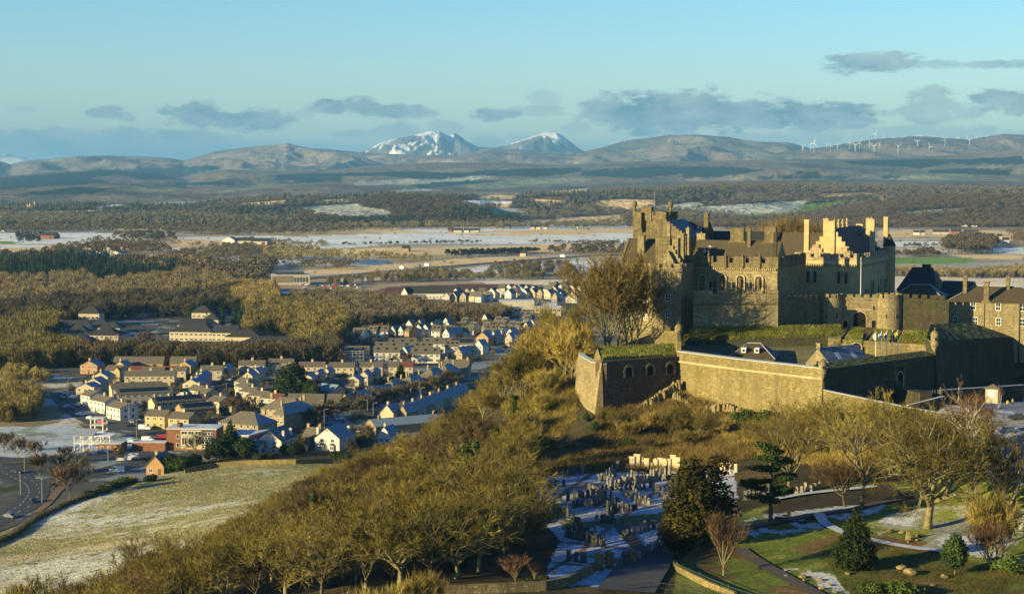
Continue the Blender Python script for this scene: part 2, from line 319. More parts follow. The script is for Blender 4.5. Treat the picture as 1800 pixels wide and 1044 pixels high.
# land cover: field shapes as they lie on the ground (traced in the photograph, stored as ground colour)
FROST=(.74,.77,.73); STUB=(.74,.54,.26); PALE=(.74,.64,.46); GREEN=(.16,.30,.05); FIR=(.016,.036,.022); WOOD=(.105,.072,.042); PLOUGH=(.15,.07,.045); WATER=(.12,.25,.36)
MOOR=(.17,.14,.10); GRASSY=(.22,.24,.13); FRG=(.40,.43,.36)
def Z(pts, x0, y0, s): return [(x0+a/s, y0+b/s) for a, b in pts]
za = lambda *p: Z(p, 450, 360, 3.0); zb = lambda *p: Z(p, 0, 360, 3.6); zc = lambda *p: Z(p, 1350, 340, 4.0)
zd = lambda *p: Z(p, 600, 150, 3.0); ze = lambda *p: Z(p, 1200, 70, 3.0); zf = lambda *p: Z(p, 0, 150, 3.0)
COVER = [
 (STUB, za((0,140),(740,118),(1300,112),(1790,108),(2200,110),(2200,150),(740,150),(0,165))),
 (FROST, za((740,128),(1500,115),(1795,108),(2100,108),(2100,122),(1700,128),(900,146))),
 (FROST, za((60,175),(300,165),(740,150),(1790,150),(2150,150),(2150,200),(1500,206),(740,208),(640,215),(430,232),(200,238),(60,215))),
 (STUB, za((1000,158),(1500,150),(1790,152),(1700,160),(1200,164))),
 (STUB, za((100,245),(650,228),(1000,216),(1450,205),(2100,214),(2100,236),(1800,240),(1500,252),(1100,260),(640,266),(150,268))),
 (FRG, za((640,222),(1300,208),(1500,210),(1200,220),(800,228))),
 (WATER, za((225,272),(330,276),(530,288),(640,292),(720,298),(720,312),(600,318),(480,300),(300,290),(225,280))),
 (STUB, za((240,350),(700,318),(1060,285),(1540,273),(1560,288),(1000,318),(700,345),(300,370))),
 (FROST, za((380,396),(760,362),(1050,337),(1400,316),(1800,292),(1850,340),(1500,366),(1000,352),(870,360),(700,388),(480,404))),
 (PALE, za((1200,402),(1690,392),(1690,422),(1200,418))),
 (PLOUGH, za((600,462),(700,432),(1200,415),(1500,425),(1200,455),(620,492))),
 (FROST, za((30,545),(200,540),(205,575),(30,575))),
 (FROST, zb((0,180),(450,172),(720,180),(830,215),(560,246),(0,248))),
 (STUB, zb((0,250),(330,256),(330,300),(0,330))), (FROST, zb((0,252),(280,256),(280,272),(0,274))), (GREEN, zb((0,230),(150,238),(80,250),(0,252))),
 (FROST, zb((450,138),(970,138),(970,150),(450,154))), (STUB, zb((610,148),(1100,146),(1100,160),(610,164))),
 (STUB, zb((1080,205),(1800,195),(1800,262),(1500,262),(1100,236))), (FROST, zb((1100,206),(1800,197),(1800,226),(1150,222))),
 (STUB, zb((990,252),(1420,236),(1400,266),(1000,272))), (FROST, zb((1000,275),(1200,274),(1170,292),(1010,292))),
 (FROST, zb((1250,368),(1800,345),(1900,360),(1800,385),(1370,415))), (WATER, zb((1570,290),(1650,290),(1640,315),(1590,312))),
 (PALE, zb((590,572),(880,548),(800,582),(620,590))), (FROST, zb((560,540),(860,520),(850,545),(600,560))),
 (STUB, zb((1280,150),(1650,148),(1800,160),(1800,180),(1500,170))),
 (STUB, zc((780,262),(1180,252),(1800,268),(1800,290),(1500,300),(780,312))), (FROST, zc((820,335),(1240,335),(1220,375),(880,375))),
 (STUB, zc((860,395),(1200,388),(1240,432),(860,425))), (GREEN, zc((850,455),(1300,450),(1480,465),(1370,492),(850,497))),
 (FRG, zc((850,500),(1380,495),(1800,470),(1800,535),(1200,545),(850,520))), (STUB, zc((1200,437),(1800,430),(1800,466),(1500,460))),
 (FROST, zc((1580,385),(1800,380),(1800,427),(1580,415))), (PALE, zc((800,590),(1800,588),(1800,680),(800,680))), (STUB, zc((1500,300),(1800,300),(1800,335),(1500,330))),
 # low hills
 (STUB, [(20,374),(180,369),(200,375),(120,380),(30,382)]), (FRG, [(240,358),(345,354),(355,360),(250,364)]), (STUB, [(415,358),(500,352),(515,358),(430,364)]), (STUB, [(975,384),(1090,378),(1095,386),(990,392)]), (FRG, [(1150,362),(1230,355),(1238,361),(1160,369)]), (FRG, [(1590,372),(1690,366),(1700,371),(1600,378)]), (STUB, [(560,352),(610,350),(615,355),(565,358)]), (GRASSY, [(60,358),(160,354),(170,359),(70,363)]), (STUB, [(1440,342),(1520,338),(1540,342),(1450,347)]),
 (FRG, za((190,15),(380,2),(540,-6),(560,12),(720,30),(900,42),(880,60),(700,72),(500,78),(330,62))),
 (WOOD, za((540,0),(700,-18),(1050,-10),(1250,10),(1330,60),(1330,108),(900,108),(720,60),(700,30))),
 (STUB, zd((690,600),(780,580),(930,582),(900,600),(760,608))), (PLOUGH, zd((830,603),(1200,585),(1300,598),(1000,615),(830,612))), (FROST, zd((560,605),(900,612),(900,640),(740,640))),
 (STUB, zd((1000,600),(1180,610),(1180,630),(1020,630))), (STUB, zd((1310,612),(1500,600),(1660,606),(1640,640),(1540,655),(1400,652))), (STUB, zd((1110,560),(1300,545),(1290,560),(1110,578))),
 (STUB, zd((620,625),(900,628),(900,645),(700,642))), (FRG, zd((760,645),(980,652),(960,700),(800,700))),
 (GREEN, [(1280,372),(1420,360),(1500,352),(1440,368),(1300,386)]), (FRG, [(1190,366),(1330,358),(1420,352),(1400,372),(1300,378)]),
 (FROST, zf((500,640),(620,628),(740,645),(700,655),(520,652))), (FROST, zf((130,695),(280,692),(280,702),(130,702))), (FRG, zf((870,622),(980,622),(960,630),(880,630))),
 # far slopes
 (FRG, zd((50,510),(400,490),(640,475),(850,475),(700,500),(340,525),(80,530))), (GRASSY, zd((640,525),(900,500),(1230,485),(1360,492),(1290,508),(1000,525),(860,545),(680,550))),
 (FRG, zd((230,555),(420,545),(540,556),(300,563))),
 (FIR, zd((-350,470),(0,462),(350,455),(640,462),(760,447),(1270,433),(1270,452),(1180,470),(1050,482),(700,478),(480,500),(200,478),(0,482),(0,508),(-350,500))),
 (FIR, zd((1270,450),(1500,436),(1800,428),(1800,470),(1560,490),(1270,478))), (FIR, zd((360,520),(700,500),(880,505),(700,520),(420,545))),
 (FIR, ze((850,640),(1150,630),(1500,630),(1800,613),(1800,655),(1500,660),(1430,650),(1250,680),(880,655))), (FIR, ze((0,670),(250,668),(440,690),(350,700),(200,725),(0,728))),
 (FIR, ze((495,715),(880,718),(875,735),(500,737))), (FIR, ze((600,697),(720,697),(720,712),(600,712))), (FIR, ze((1040,715),(1150,712),(1140,728),(1045,732))),
 (FIR, ze((1300,688),(1500,678),(1740,685),(1720,715),(1560,712),(1300,700))), (GRASSY, ze((1080,735),(1250,715),(1540,710),(1540,735),(1300,752))), (FIR, ze((395,722),(475,718),(475,735),(400,740))),
 (FIR, zf((0,490),(560,445),(1150,425),(1150,440),(920,495),(700,500),(480,520),(0,550))), (MOOR, zf((480,490),(620,472),(760,500),(640,520))), (FIR, zf((920,513),(1240,510),(1240,525),(930,528))),
 (FIR, zf((1400,545),(1700,480),(1800,475),(1800,505),(1500,530))), (GRASSY, zf((1160,560),(1400,520),(1700,515),(1400,545),(1200,565))), (GRASSY, zf((600,545),(940,540),(920,560),(700,562))), (FIR, zf((130,570),(420,535),(600,545),(500,570),(200,580))),
]
def inpoly(px, py, poly):
    c = np.zeros(px.shape, bool); n = len(poly); j = n-1
    for i in range(n):
        xi, yi = poly[i]; xj, yj = poly[j]
        if yi != yj:
            c ^= ((yi > py) != (yj > py)) & (px < (xj-xi)*(py-yi)/(yj-yi)+xi)
        j = i
    return c
def cover(X, Y, Zz, base):
    """ground colour of every vertex from the field map"""
    col = np.tile(np.array(base, float), (len(X), 1)) if np.ndim(base) == 1 else base
    ok = Y > 1500
    px, py = proj(X, np.maximum(Y, 1), Zz)
    jx = vnoise(X, Y, 5, 3, 120)*2.2; jy = vnoise(X, Y, 8, 3, 300)*.5
    px = px+jx; py = py+jy
    isf = np.zeros(len(X), bool)
    for c, poly in COVER:
        a = np.array(poly); bb = ok & (px > a[:, 0].min()) & (px < a[:, 0].max()) & (py > a[:, 1].min()) & (py < a[:, 1].max())
        idx = np.nonzero(bb)[0]
        if len(idx):
            h = inpoly(px[idx], py[idx], poly); col[idx[h]] = c; isf[idx[h]] = c is not WOOD and c is not FIR
    return col, isf

m, t = mat_new('land'); p = posv(t)
vc = t.n('ShaderNodeVertexColor', layer_name='Col').outputs[0]
n1 = t.noise(p, .012, 6, .65); n2 = t.noise(p, .35, 6, .7); n3 = t.noise(p, .09, 4, .6)
c = t.mix(1.0, vc, t.ramp(n1, [(.25, .72), (.75, 1.25)]), 'MULTIPLY')
c = t.mix(1.0, c, t.ramp(n2, [(.25, .6), (.75, 1.4)]), 'MULTIPLY')
c = t.mix(1.0, c, t.ramp(n3, [(.3, .8), (.7, 1.2)]), 'MULTIPLY')
c = t.mix(1.0, c, t.ramp(t.noise(p, 1.6, 4, .75), [(.35, .55), (.65, 1.4)]), 'MULTIPLY')
finish(t, c, .95, .1, bump=n2, bstr=.35, bdist=.5); LAND = m
# frosted rough grass of the near field / ground
def groundmesh():
    ang = np.concatenate([np.arange(-180, -40, 5), np.arange(-40, -19, 1.0), np.arange(-19, 19.01, .07), np.arange(20, 41, 1.0), np.arange(45, 181, 5)])
    pys = np.arange(1500, 345, -1.6)
    dd = [0.5, 20, 40, 60, 80, 100, 120, 140, 155]+[EYE*F/(q-313) for q in pys if EYE*F/(q-313) > 165]
    dd = sorted(set([round(q, 3) for q in dd]+list(np.arange(170, 620, 1.6))))
    out = [dd[0]]
    for q in dd[1:]:
        if q-out[-1] > .8: out.append(q)
    out += [12000, 15000, 20000, 30000, 45000, 70000]
    dd = np.array(out)
    A, D = np.meshgrid(np.radians(ang), dd)
    # inside the field of view rows are lines of equal depth, outside they are circles
    k = np.where(np.abs(A) < R(19.01), 1/np.cos(A), 1/np.cos(R(19.0)))
    X = np.sin(A)*D*k; Y = np.cos(A)*D*k; Zz = HT(X, Y)
    Zz = Zz-np.where(D > 20000, (D-20000)*.002, 0)
    nc, nr = len(ang), len(dd)
    idx = np.arange(nr*nc).reshape(nr, nc)
    Fq = np.stack([idx[:-1, :-1].ravel(), idx[:-1, 1:].ravel(), idx[1:, 1:].ravel(), idx[1:, :-1].ravel()], 1)[:, ::-1]
    x, y, z = X.ravel(), Y.ravel(), Zz.ravel()
    base = np.tile(np.array(WOOD)*.9, (len(x), 1))
    nn = vnoise(x, y, 21, 4, 90)
    nf = vnoise(x, y, 22, 4, 14)
    # far plain: mixed rough pasture
    far = y > 1400; base[far] = np.array((.38, .30, .18))
    base[far & (nn > .15)] = np.array((.54, .49, .39))
    # town floor: frosty gardens, tarmac, grass
    town = (z < 1.0) & (y > 480) & (y <= 1500)
    base[town] = (.10, .105, .09)
    base[town & (nf > .2)] = (.24, .27, .28)
    base[town & (nf < -.25)] = (.06, .07, .035)
    px, py = proj(x, np.maximum(y, 1), z)
    vis = y > 200
    marsh = town & inpoly(px, py, [(-400,650),(60,652),(150,660),(135,690),(100,705),(105,720),(140,735),(190,745),(0,760),(-400,760)])
    base[marsh] = (.25, .19, .10); base[marsh & (nf > .05)] = (.50, .47, .40)
    play = town & inpoly(px, py, [(-300,755),(120,748),(215,762),(260,775),(200,800),(0,805),(-300,805)])
    base[play] = (.45, .50, .52)
    base[play & (nf < -.2)] = (.30, .34, .26)
    # wooded slope floor
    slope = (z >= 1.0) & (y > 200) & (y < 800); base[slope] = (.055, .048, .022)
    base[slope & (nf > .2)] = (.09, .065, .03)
    # frosted field
    fld = vis & inpoly(px, py, [(-900,1100),(-700,900),(-60,960),(0,935),(60,905),(130,882),(200,857),(262,838),(330,822),(420,815),(520,813),(640,815),(600,860),(560,900),(500,960),(420,1000),(420,1100),(300,1400),(-900,1400)]) & (y > 300)
    base[fld] = (.27, .25, .11)
    fr = vnoise(x*.6, y, 31, 5, 30); tuft = vnoise(x, y, 33, 3, 3.2)
    sel = fld & (fr*1.4+tuft*.45 > -.05); base[sel] = (.42, .41, .28)
    sel = fld & (fr*1.4+tuft*.45 > .22); base[sel] = (.56, .57, .50)
    sel = fld & (tuft < -.38); base[sel] = (.22, .20, .08)
    sel = fld & (np.abs(py-(985-px*.14)) < 5) & (px < 260); base[sel] = (.50, .42, .26)
    # cemetery: snow-dusted turf with reddish gravel walks
    cem = vis & (z > 36) & (z < 44) & (y > 262) & inpoly(px, py, [(925,850),(950,838),(1100,828),(1290,825),(1300,900),(1210,960),(1160,985),(1080,1010),(1030,1044),(980,1060),(960,1000),(985,950),(940,900)])
    base[cem] = (.40, .44, .50)
    sel = cem & (np.abs(np.sin((x*.5+y*.86)*.19)) < .13); base[sel] = (.20, .12, .10)
    sel = cem & (np.abs(np.sin((x*.9-y*.3)*.17+.6)) < .10); base[sel] = (.20, .12, .10)
    sel = cem & (nf < -.25); base[sel] = (.14, .15, .07)
    # park
    park = vis & inpoly(px, py, [(1190,1000),(1240,930),(1310,900),(1400,870),(1500,850),(1700,830),(1900,850),(2300,900),(2300,1300),(1100,1300),(1180,1060)]) & (y < 345)
    base[park] = (.13, .165, .03)
    base[park & (nf > .05)] = (.21, .23, .05); base[park & (nf < -.3)] = (.15, .10, .04)
    leaf = park & inpoly(px, py, [(1340,900),(1400,862),(1560,850),(1620,880),(1560,886),(1480,900),(1400,925)]); base[leaf] = (.058, .046, .03)
    snow = park & inpoly(px, py, [(1532,925),(1560,905),(1640,890),(1720,888),(1900,900),(1900,990),(1760,985),(1700,975),(1640,965),(1560,960)])
    s_ = vnoise(x, y, 41, 4, 9)
    sel = snow & (s_+tuft*.3 > -.25); base[sel] = (.30, .31, .24)
    sel = snow & (s_+tuft*.3 > .12); base[sel] = (.50, .52, .52)
    bank = park & inpoly(px, py, [(1310,912),(1345,905),(1470,890),(1560,883),(1545,900),(1470,915),(1440,930),(1330,945),(1300,930)])
    base[bank & (tuft > -.2)] = (.42, .46, .50)
    stn = park & inpoly(px, py, [(1350,1000),(1400,998),(1470,1010),(1520,1044),(1440,1050)]); sel = stn & (s_ > -.1); base[sel] = (.45, .47, .45)
    rough = park & inpoly(px, py, [(1440,965),(1480,940),(1560,960),(1720,990),(1800,1000),(1900,1100),(1560,1100),(1480,1030)])
    base[rough] = (.10, .12, .025); base[rough & (nf > .1)] = (.16, .12, .04)
    # tops of the castle hill
    top = (z > 53) & (y > 400); base[top] = (.11, .105, .06)
    esp = vis & (z > 48.5) & (z < 53.5) & (x > 86) & (y < 425) & (y > 290); base[esp] = (.22, .23, .25)
    base[esp & (nf > .15)] = (.42, .45, .50)
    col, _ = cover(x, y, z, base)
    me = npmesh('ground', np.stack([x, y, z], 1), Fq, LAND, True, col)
    # cap at the centre is not needed: the first ring is half a metre across
    return link('ground', me)
tag(groundmesh(), kind='structure')

# hills: every range has its own distance, height and body
m, t = mat_new('hill_land'); p = posv(t)
vc = t.n('ShaderNodeVertexColor', layer_name='Col').outputs[0]
n1 = t.noise(p, .0012, 7, .7); n2 = t.noise(p, .012, 5, .7)
c = t.mix(1.0, vc, t.ramp(n1, [(.3, .5), (.7, 1.2)]), 'MULTIPLY')
c = t.mix(1.0, c, t.ramp(n2, [(.3, .75), (.7, 1.25)]), 'MULTIPLY')
finish(t, c, .95, .05, bump=t.m('ADD', t.m('MULTIPLY', n1, 6.0), n2), bstr=.8, bdist=20.0); HILL = m
def rng(name, prof, d0, d1, d2, base=0.0, col=MOOR, amp=.12, seed=1, snow=None, p=1.0, step=4, lo=-500, hi=2300, nrow=46, crag=1.0, rough=0):
    """prof: crest as (px,py) seen at distance d1; rises from d0, falls to d2"""
    P = np.array(prof, float); px = np.arange(lo, hi+1, step)
    cy = np.interp(px, P[:, 0], P[:, 1])
    crest = np.array([at(a, b, d1).z for a, b in zip(px, cy)])
    if rough: crest = crest+vnoise(px*1.0, px*0.0, seed+3, 4, 28)*rough
    front = d0+(d1-d0)*(np.linspace(0, 1, nrow)); back = d1+(d2-d1)*(np.linspace(0, 1, nrow//3)[1:])
    D = np.concatenate([front, back]); s = np.concatenate([np.linspace(0, 1, nrow)**p, (1-np.linspace(0, 1, nrow//3)[1:])])
    s = np.where(np.arange(len(s)) < nrow, s*s*(3-2*s)*.6+s*.4, s)
    X = (px[None, :]-900)/F*D[:, None]; Y = np.tile(D[:, None], (1, len(px)))
    ridg = 1-np.abs(vnoise(X+Y*.3, Y*.55, seed, 6, (d1-d0)*.30*crag))*2.6
    body = s[:, None]*(crest[None, :]-base)
    w_ = (np.clip(s, 0, 1)*(1-np.clip(s, 0, 1))*4)[:, None]
    Zz = base+body+(ridg-.4)*amp*(crest[None, :]-base)*w_
    Zz[0, :] = base-3; Zz[-1, :] = base-5
    x, y, z = X.ravel(), Y.ravel(), Zz.ravel(); nr, nc = X.shape
    idx = np.arange(nr*nc).reshape(nr, nc)
    Fq = np.stack([idx[:-1, :-1].ravel(), idx[:-1, 1:].ravel(), idx[1:, 1:].ravel(), idx[1:, :-1].ravel()], 1)
    b = np.tile(np.array(col, float), (len(x), 1)); nz = vnoise(x, y, seed+7, 5, (d1-d0)*.25)
    b[nz > .25] = np.array(col)*1.35; b[nz < -.3] = np.array(col)*np.array((.62, .75, .8))
    b, isf = cover(x, y, z, b)
    if snow:
        z0, zr = snow; sn = (z-z0)/zr+vnoise(x, y, seed+9, 6, 700)*2.2+vnoise(x, y, seed+10, 3, 160)*.7 > .5
        b[sn] = (.80, .82, .85)
    o = link(name, npmesh(name, np.stack([x, y, z], 1), Fq, HILL, True, b)); tag(o, kind='structure'); return (x, y, z, isf)
rng('mountain', [(-500,290),(-60,283),(-10,272),(15,270),(40,276),(75,281),(110,290),(300,320),(2300,320)], 33000, 40000, 47000, seed=4, snow=(420,200), col=(.2,.2,.2), amp=.4)
rng('mountain', [(-500,300),(560,288),(625,272),(650,262),(672,250),(690,246),(715,243),(740,236),(760,232),(775,234),(788,241),(798,236),(806,239),(820,250),(840,259),(868,261),(890,257),
     (910,250),(925,243),(945,236),(962,232),(978,234),(990,241),(1005,252),(1020,264),(1040,274),(1120,300),(2300,320)], 21500, 28500, 34000, seed=6, snow=(480,260), col=(.15,.13,.11), amp=.42, crag=.4, step=2, nrow=110)
rng('hills', [(-500,300),(-60,290),(0,283),(22,289),(50,283),(100,279),(140,275),(190,273),(230,275),(290,278),(325,282),(345,276),(380,267),(420,261),(455,258),(490,256),(505,252),(520,256),(545,261),(575,262),
     (600,265),(640,268),(700,272),(800,274),(860,262),(900,262),(960,270),(1010,272),(1060,258),(1100,248),(1140,244),(1170,239),(1205,237),(1240,238),(1280,242),(1310,248),(1345,250),(1380,251),(1410,258),(1425,262),
     (1470,290),(2300,330)], 13500, 19500, 25000, seed=11, col=(.19,.155,.115), amp=.34, crag=.55, rough=6, step=3, nrow=90)
rng('hills', [(-500,330),(900,320),(1250,300),(1370,268),(1420,262),(1470,255),(1520,247),(1560,243),(1600,240),(1640,241),(1700,246),(1740,239),(1760,236),(1790,237),(1830,241),(2000,250),(2300,262)], 13200, 17000, 22000, seed=14, col=(.17,.135,.10), amp=.22, rough=4, crag=.6, step=3, nrow=80)
rng('hills', [(-500,300),(0,312),(80,304),(180,299),(250,303),(310,312),(330,316),(360,304),(400,298),(440,300),(560,302),(640,292),(760,286),(900,286),(1000,290),(1100,284),(1200,284),(1400,280),(1500,280),(1650,274),(1800,262),(2300,260)],
    8800, 12800, 16000, seed=18, col=(.20,.165,.11), amp=.24, nrow=70)
rng('hills', [(-500,328),(0,330),(130,326),(200,322),(330,330),(480,326),(640,323),(700,327),(860,330),(1000,328),(1120,322),(1300,318),(1500,316),(1650,318),(1800,320),(2300,322)], 6600, 8800, 10500, seed=23, col=(.16,.13,.09), amp=.25)
HR1 = rng('hills', [(-500,372),(0,366),(200,362),(330,366),(420,352),(500,348),(570,349),(640,346),(680,341),(760,343),(830,346),(880,352),(930,345),(1000,342),(1100,336),(1200,330),(1280,326),(1400,325),(1500,329),(1600,329),(1700,331),(1800,333),(2300,335)],
    4300, 5600, 6900, seed=27, col=WOOD, amp=.12, nrow=70, rough=3)
HR2 = rng('hills', [(-500,400),(480,399),(520,380),(560,366),(620,359),(650,351),(700,347),(780,350),(850,358),(890,372),(940,398),(1150,399),(1260,385),(1400,382),(1450,375),(1560,355),(1640,349),(1700,346),(1800,345),(2300,340)],
    3650, 4600, 5200, seed=29, col=WOOD, amp=.1, nrow=70, rough=2)
# ------------------------------------------------------------------ building kit
S_GOLD = stone('stone_gold', (.29,.235,.125), (.43,.355,.195), (.18,.15,.09), .42)
S_OLD = stone('stone_weathered', (.19,.155,.085), (.31,.25,.13), (.12,.10,.06), .40, streak=.6)
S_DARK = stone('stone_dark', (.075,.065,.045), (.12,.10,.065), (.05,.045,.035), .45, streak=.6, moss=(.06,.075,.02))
S_RED = stone('stone_red', (.13,.088,.06), (.18,.12,.08), (.09,.065,.045), .5, streak=.5)
S_RAMP = stone('stone_rampart', (.27,.215,.095), (.37,.30,.14), (.18,.145,.07), .38, streak=.5, moss=(.16,.14,.05))
S_HARL = plain('gold_harling', (.43,.32,.16), .92, .2, .5, fine=.15)
S_HARLD = plain('stained_harling', (.30,.235,.14), .92, .45, .9)
S_TRIM = plain('pale_sandstone', (.40,.32,.18), .9, .3, .9)
SNOWCAP = plain('frost_cap', (.42,.45,.48), .8, .12, 1.5)
IRON = plain('dark_iron', (.03,.03,.03), .5, .1)
WHITE = plain('white_paint', (.78,.78,.75), .5, .05)
LEAD = plain('lead_flashing', (.36,.38,.40), .6, .15)
def slate(name, c, frost=0.0, course=.28):
    m, t = mat_new(name); p = posv(t); X, Y, Zc = t.sep(p)
    NX, NY, _z = t.sep(t.n('ShaderNodeNewGeometry').outputs['True Normal'])
    ln = t.m('SQRT', t.m('ADD', t.m('ADD', t.m('MULTIPLY', NX, NX), t.m('MULTIPLY', NY, NY)), .0001))
    hor = t.m('DIVIDE', t.m('SUBTRACT', t.m('MULTIPLY', Y, NX), t.m('MULTIPLY', X, NY)), ln)
    br = t.n('ShaderNodeTexBrick', {'Vector': t.comb(hor, t.m('MULTIPLY', Zc, 1.5), 0.0), 'Color1': (0,0,0,1), 'Color2': (1,1,1,1), 'Mortar': (0,0,0,1), 'Scale': 1.0,
             'Mortar Size': .025, 'Brick Width': .35, 'Row Height': course})
    k = t.sep(br.outputs[0])[0]
    a = t.mix(t.m('MULTIPLY', k, .8), tuple(q*.7 for q in c), tuple(q*1.45 for q in c))
    a = t.mix(t.ramp(t.noise(p, .35, 5, .7), [(.42, 0), (.7, .7)]), a, (c[0]*1.3, c[1]*1.15, c[2]*.8))
    if frost:
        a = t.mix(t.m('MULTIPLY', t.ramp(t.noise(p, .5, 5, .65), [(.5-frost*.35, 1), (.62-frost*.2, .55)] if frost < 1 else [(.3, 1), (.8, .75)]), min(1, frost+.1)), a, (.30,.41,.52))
    finish(t, a, .75, .3, bump=br.outputs[1], bstr=.5, bdist=.05)
    return m
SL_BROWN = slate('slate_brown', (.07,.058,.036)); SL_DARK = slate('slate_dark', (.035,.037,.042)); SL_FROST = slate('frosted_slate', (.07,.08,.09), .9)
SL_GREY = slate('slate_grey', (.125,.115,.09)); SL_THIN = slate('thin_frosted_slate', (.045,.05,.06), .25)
m, t = mat_new('window_glass'); finish(t, (.025,.03,.04), .12, .6); GLASS = m
m, t = mat_new('painted_opening_shade'); finish(t, (.012,.011,.010), .9, .1); SHADE_PANE = m  # flat near-black faces: the shade inside openings is put into this colour
def grassm(name, c1, c2, frost=.0):
    m, t = mat_new(name); p = posv(t); n = t.noise(p, 1.1, 6, .7); n2 = t.noise(p, 3.2, 4, .7)
    c = t.mix(t.ramp(n, [(.35, 0), (.65, 1)]), c1, c2)
    c = t.mix(1.0, c, t.ramp(n2, [(.35, .45), (.65, 1.4)]), 'MULTIPLY')
    if frost: c = t.mix(t.ramp(t.noise(p, .8, 5, .7), [(.5, 0), (.66, frost)]), c, (.5,.55,.55))
    finish(t, c, .95, .1, bump=t.m('ADD', n, n2), bstr=1.0, bdist=.5); return m
TURF = grassm('bank_turf', (.10,.125,.025), (.22,.22,.05), .25)

_wm = {}
def window_mesh(w, h, kind, fm, gm=None):
    key = (round(w, 2), round(h, 2), kind, fm.name, (gm or GLASS).name)
    if key in _wm: return _wm[key]
    f = MB(); g = MB(); b = .12 if kind != 'house' else .09; o = .10 if kind != 'house' else .06
    if kind == 'arch':
        r = w/2; hs = h-r; n = 8
        pts = [(-r, 0), (-r, hs)]+[(-r*math.cos(math.pi*i/n), hs+r*math.sin(math.pi*i/n)) for i in range(1, n)]+[(r, hs), (r, 0)]
        q = 1+2*.22/w
        out = [(a*q, c*(1+.22/h) if c > 0 else 0) for a, c in pts]
        k = len(pts)
        f.add([(a, -o, c) for a, c in pts]+[(a, -o, c) for a, c in out]+[(a, .02, c) for a, c in out]+[(a, .02, c) for a, c in pts],
              [(i, i+1, k+i+1, k+i) for i in range(k-1)]+[(k+i, k+i+1, 2*k+i+1, 2*k+i) for i in range(k-1)]+[(3*k+i, 3*k+i+1, i+1, i) for i in range(k-1)])
        g.add([(a, -.02, c) for a, c in pts], [tuple(range(k))])
    else:
        f.box(-w/2-b, -o, -b, w/2+b, .02, 0); f.box(-w/2-b, -o, h, w/2+b, .02, h+b)
        f.box(-w/2-b, -o, 0, -w/2, .02, h); f.box(w/2, -o, 0, w/2+b, .02, h)
        if kind == 'cross':
            f.box(-.06, -.07, 0, .06, .0, h); f.box(-w/2, -.065, h*.5-.05, w/2, .0, h*.5+.05)
        if kind == 'house' and w > 1.1: f.box(-.04, -.05, 0, .04, 0, h)
        if kind == 'sash':
            f.box(-w/2, -.06, h*.5-.05, w/2, .0, h*.5+.05); f.box(-.03, -.055, 0, .03, 0, h)
        g.add([(-w/2, -.02, 0), (w/2, -.02, 0), (w/2, -.02, h), (-w/2, -.02, h)], [(0, 1, 2, 3)])
    _wm[key] = (f.mesh('window', fm), g.mesh('pane', gm or GLASS)); return _wm[key]
def add_kid(name, me, parent, loc, rz=0.0):
    o = link(name, me, parent, loc, rz); kids.setdefault(parent.name, []).append(o); return o
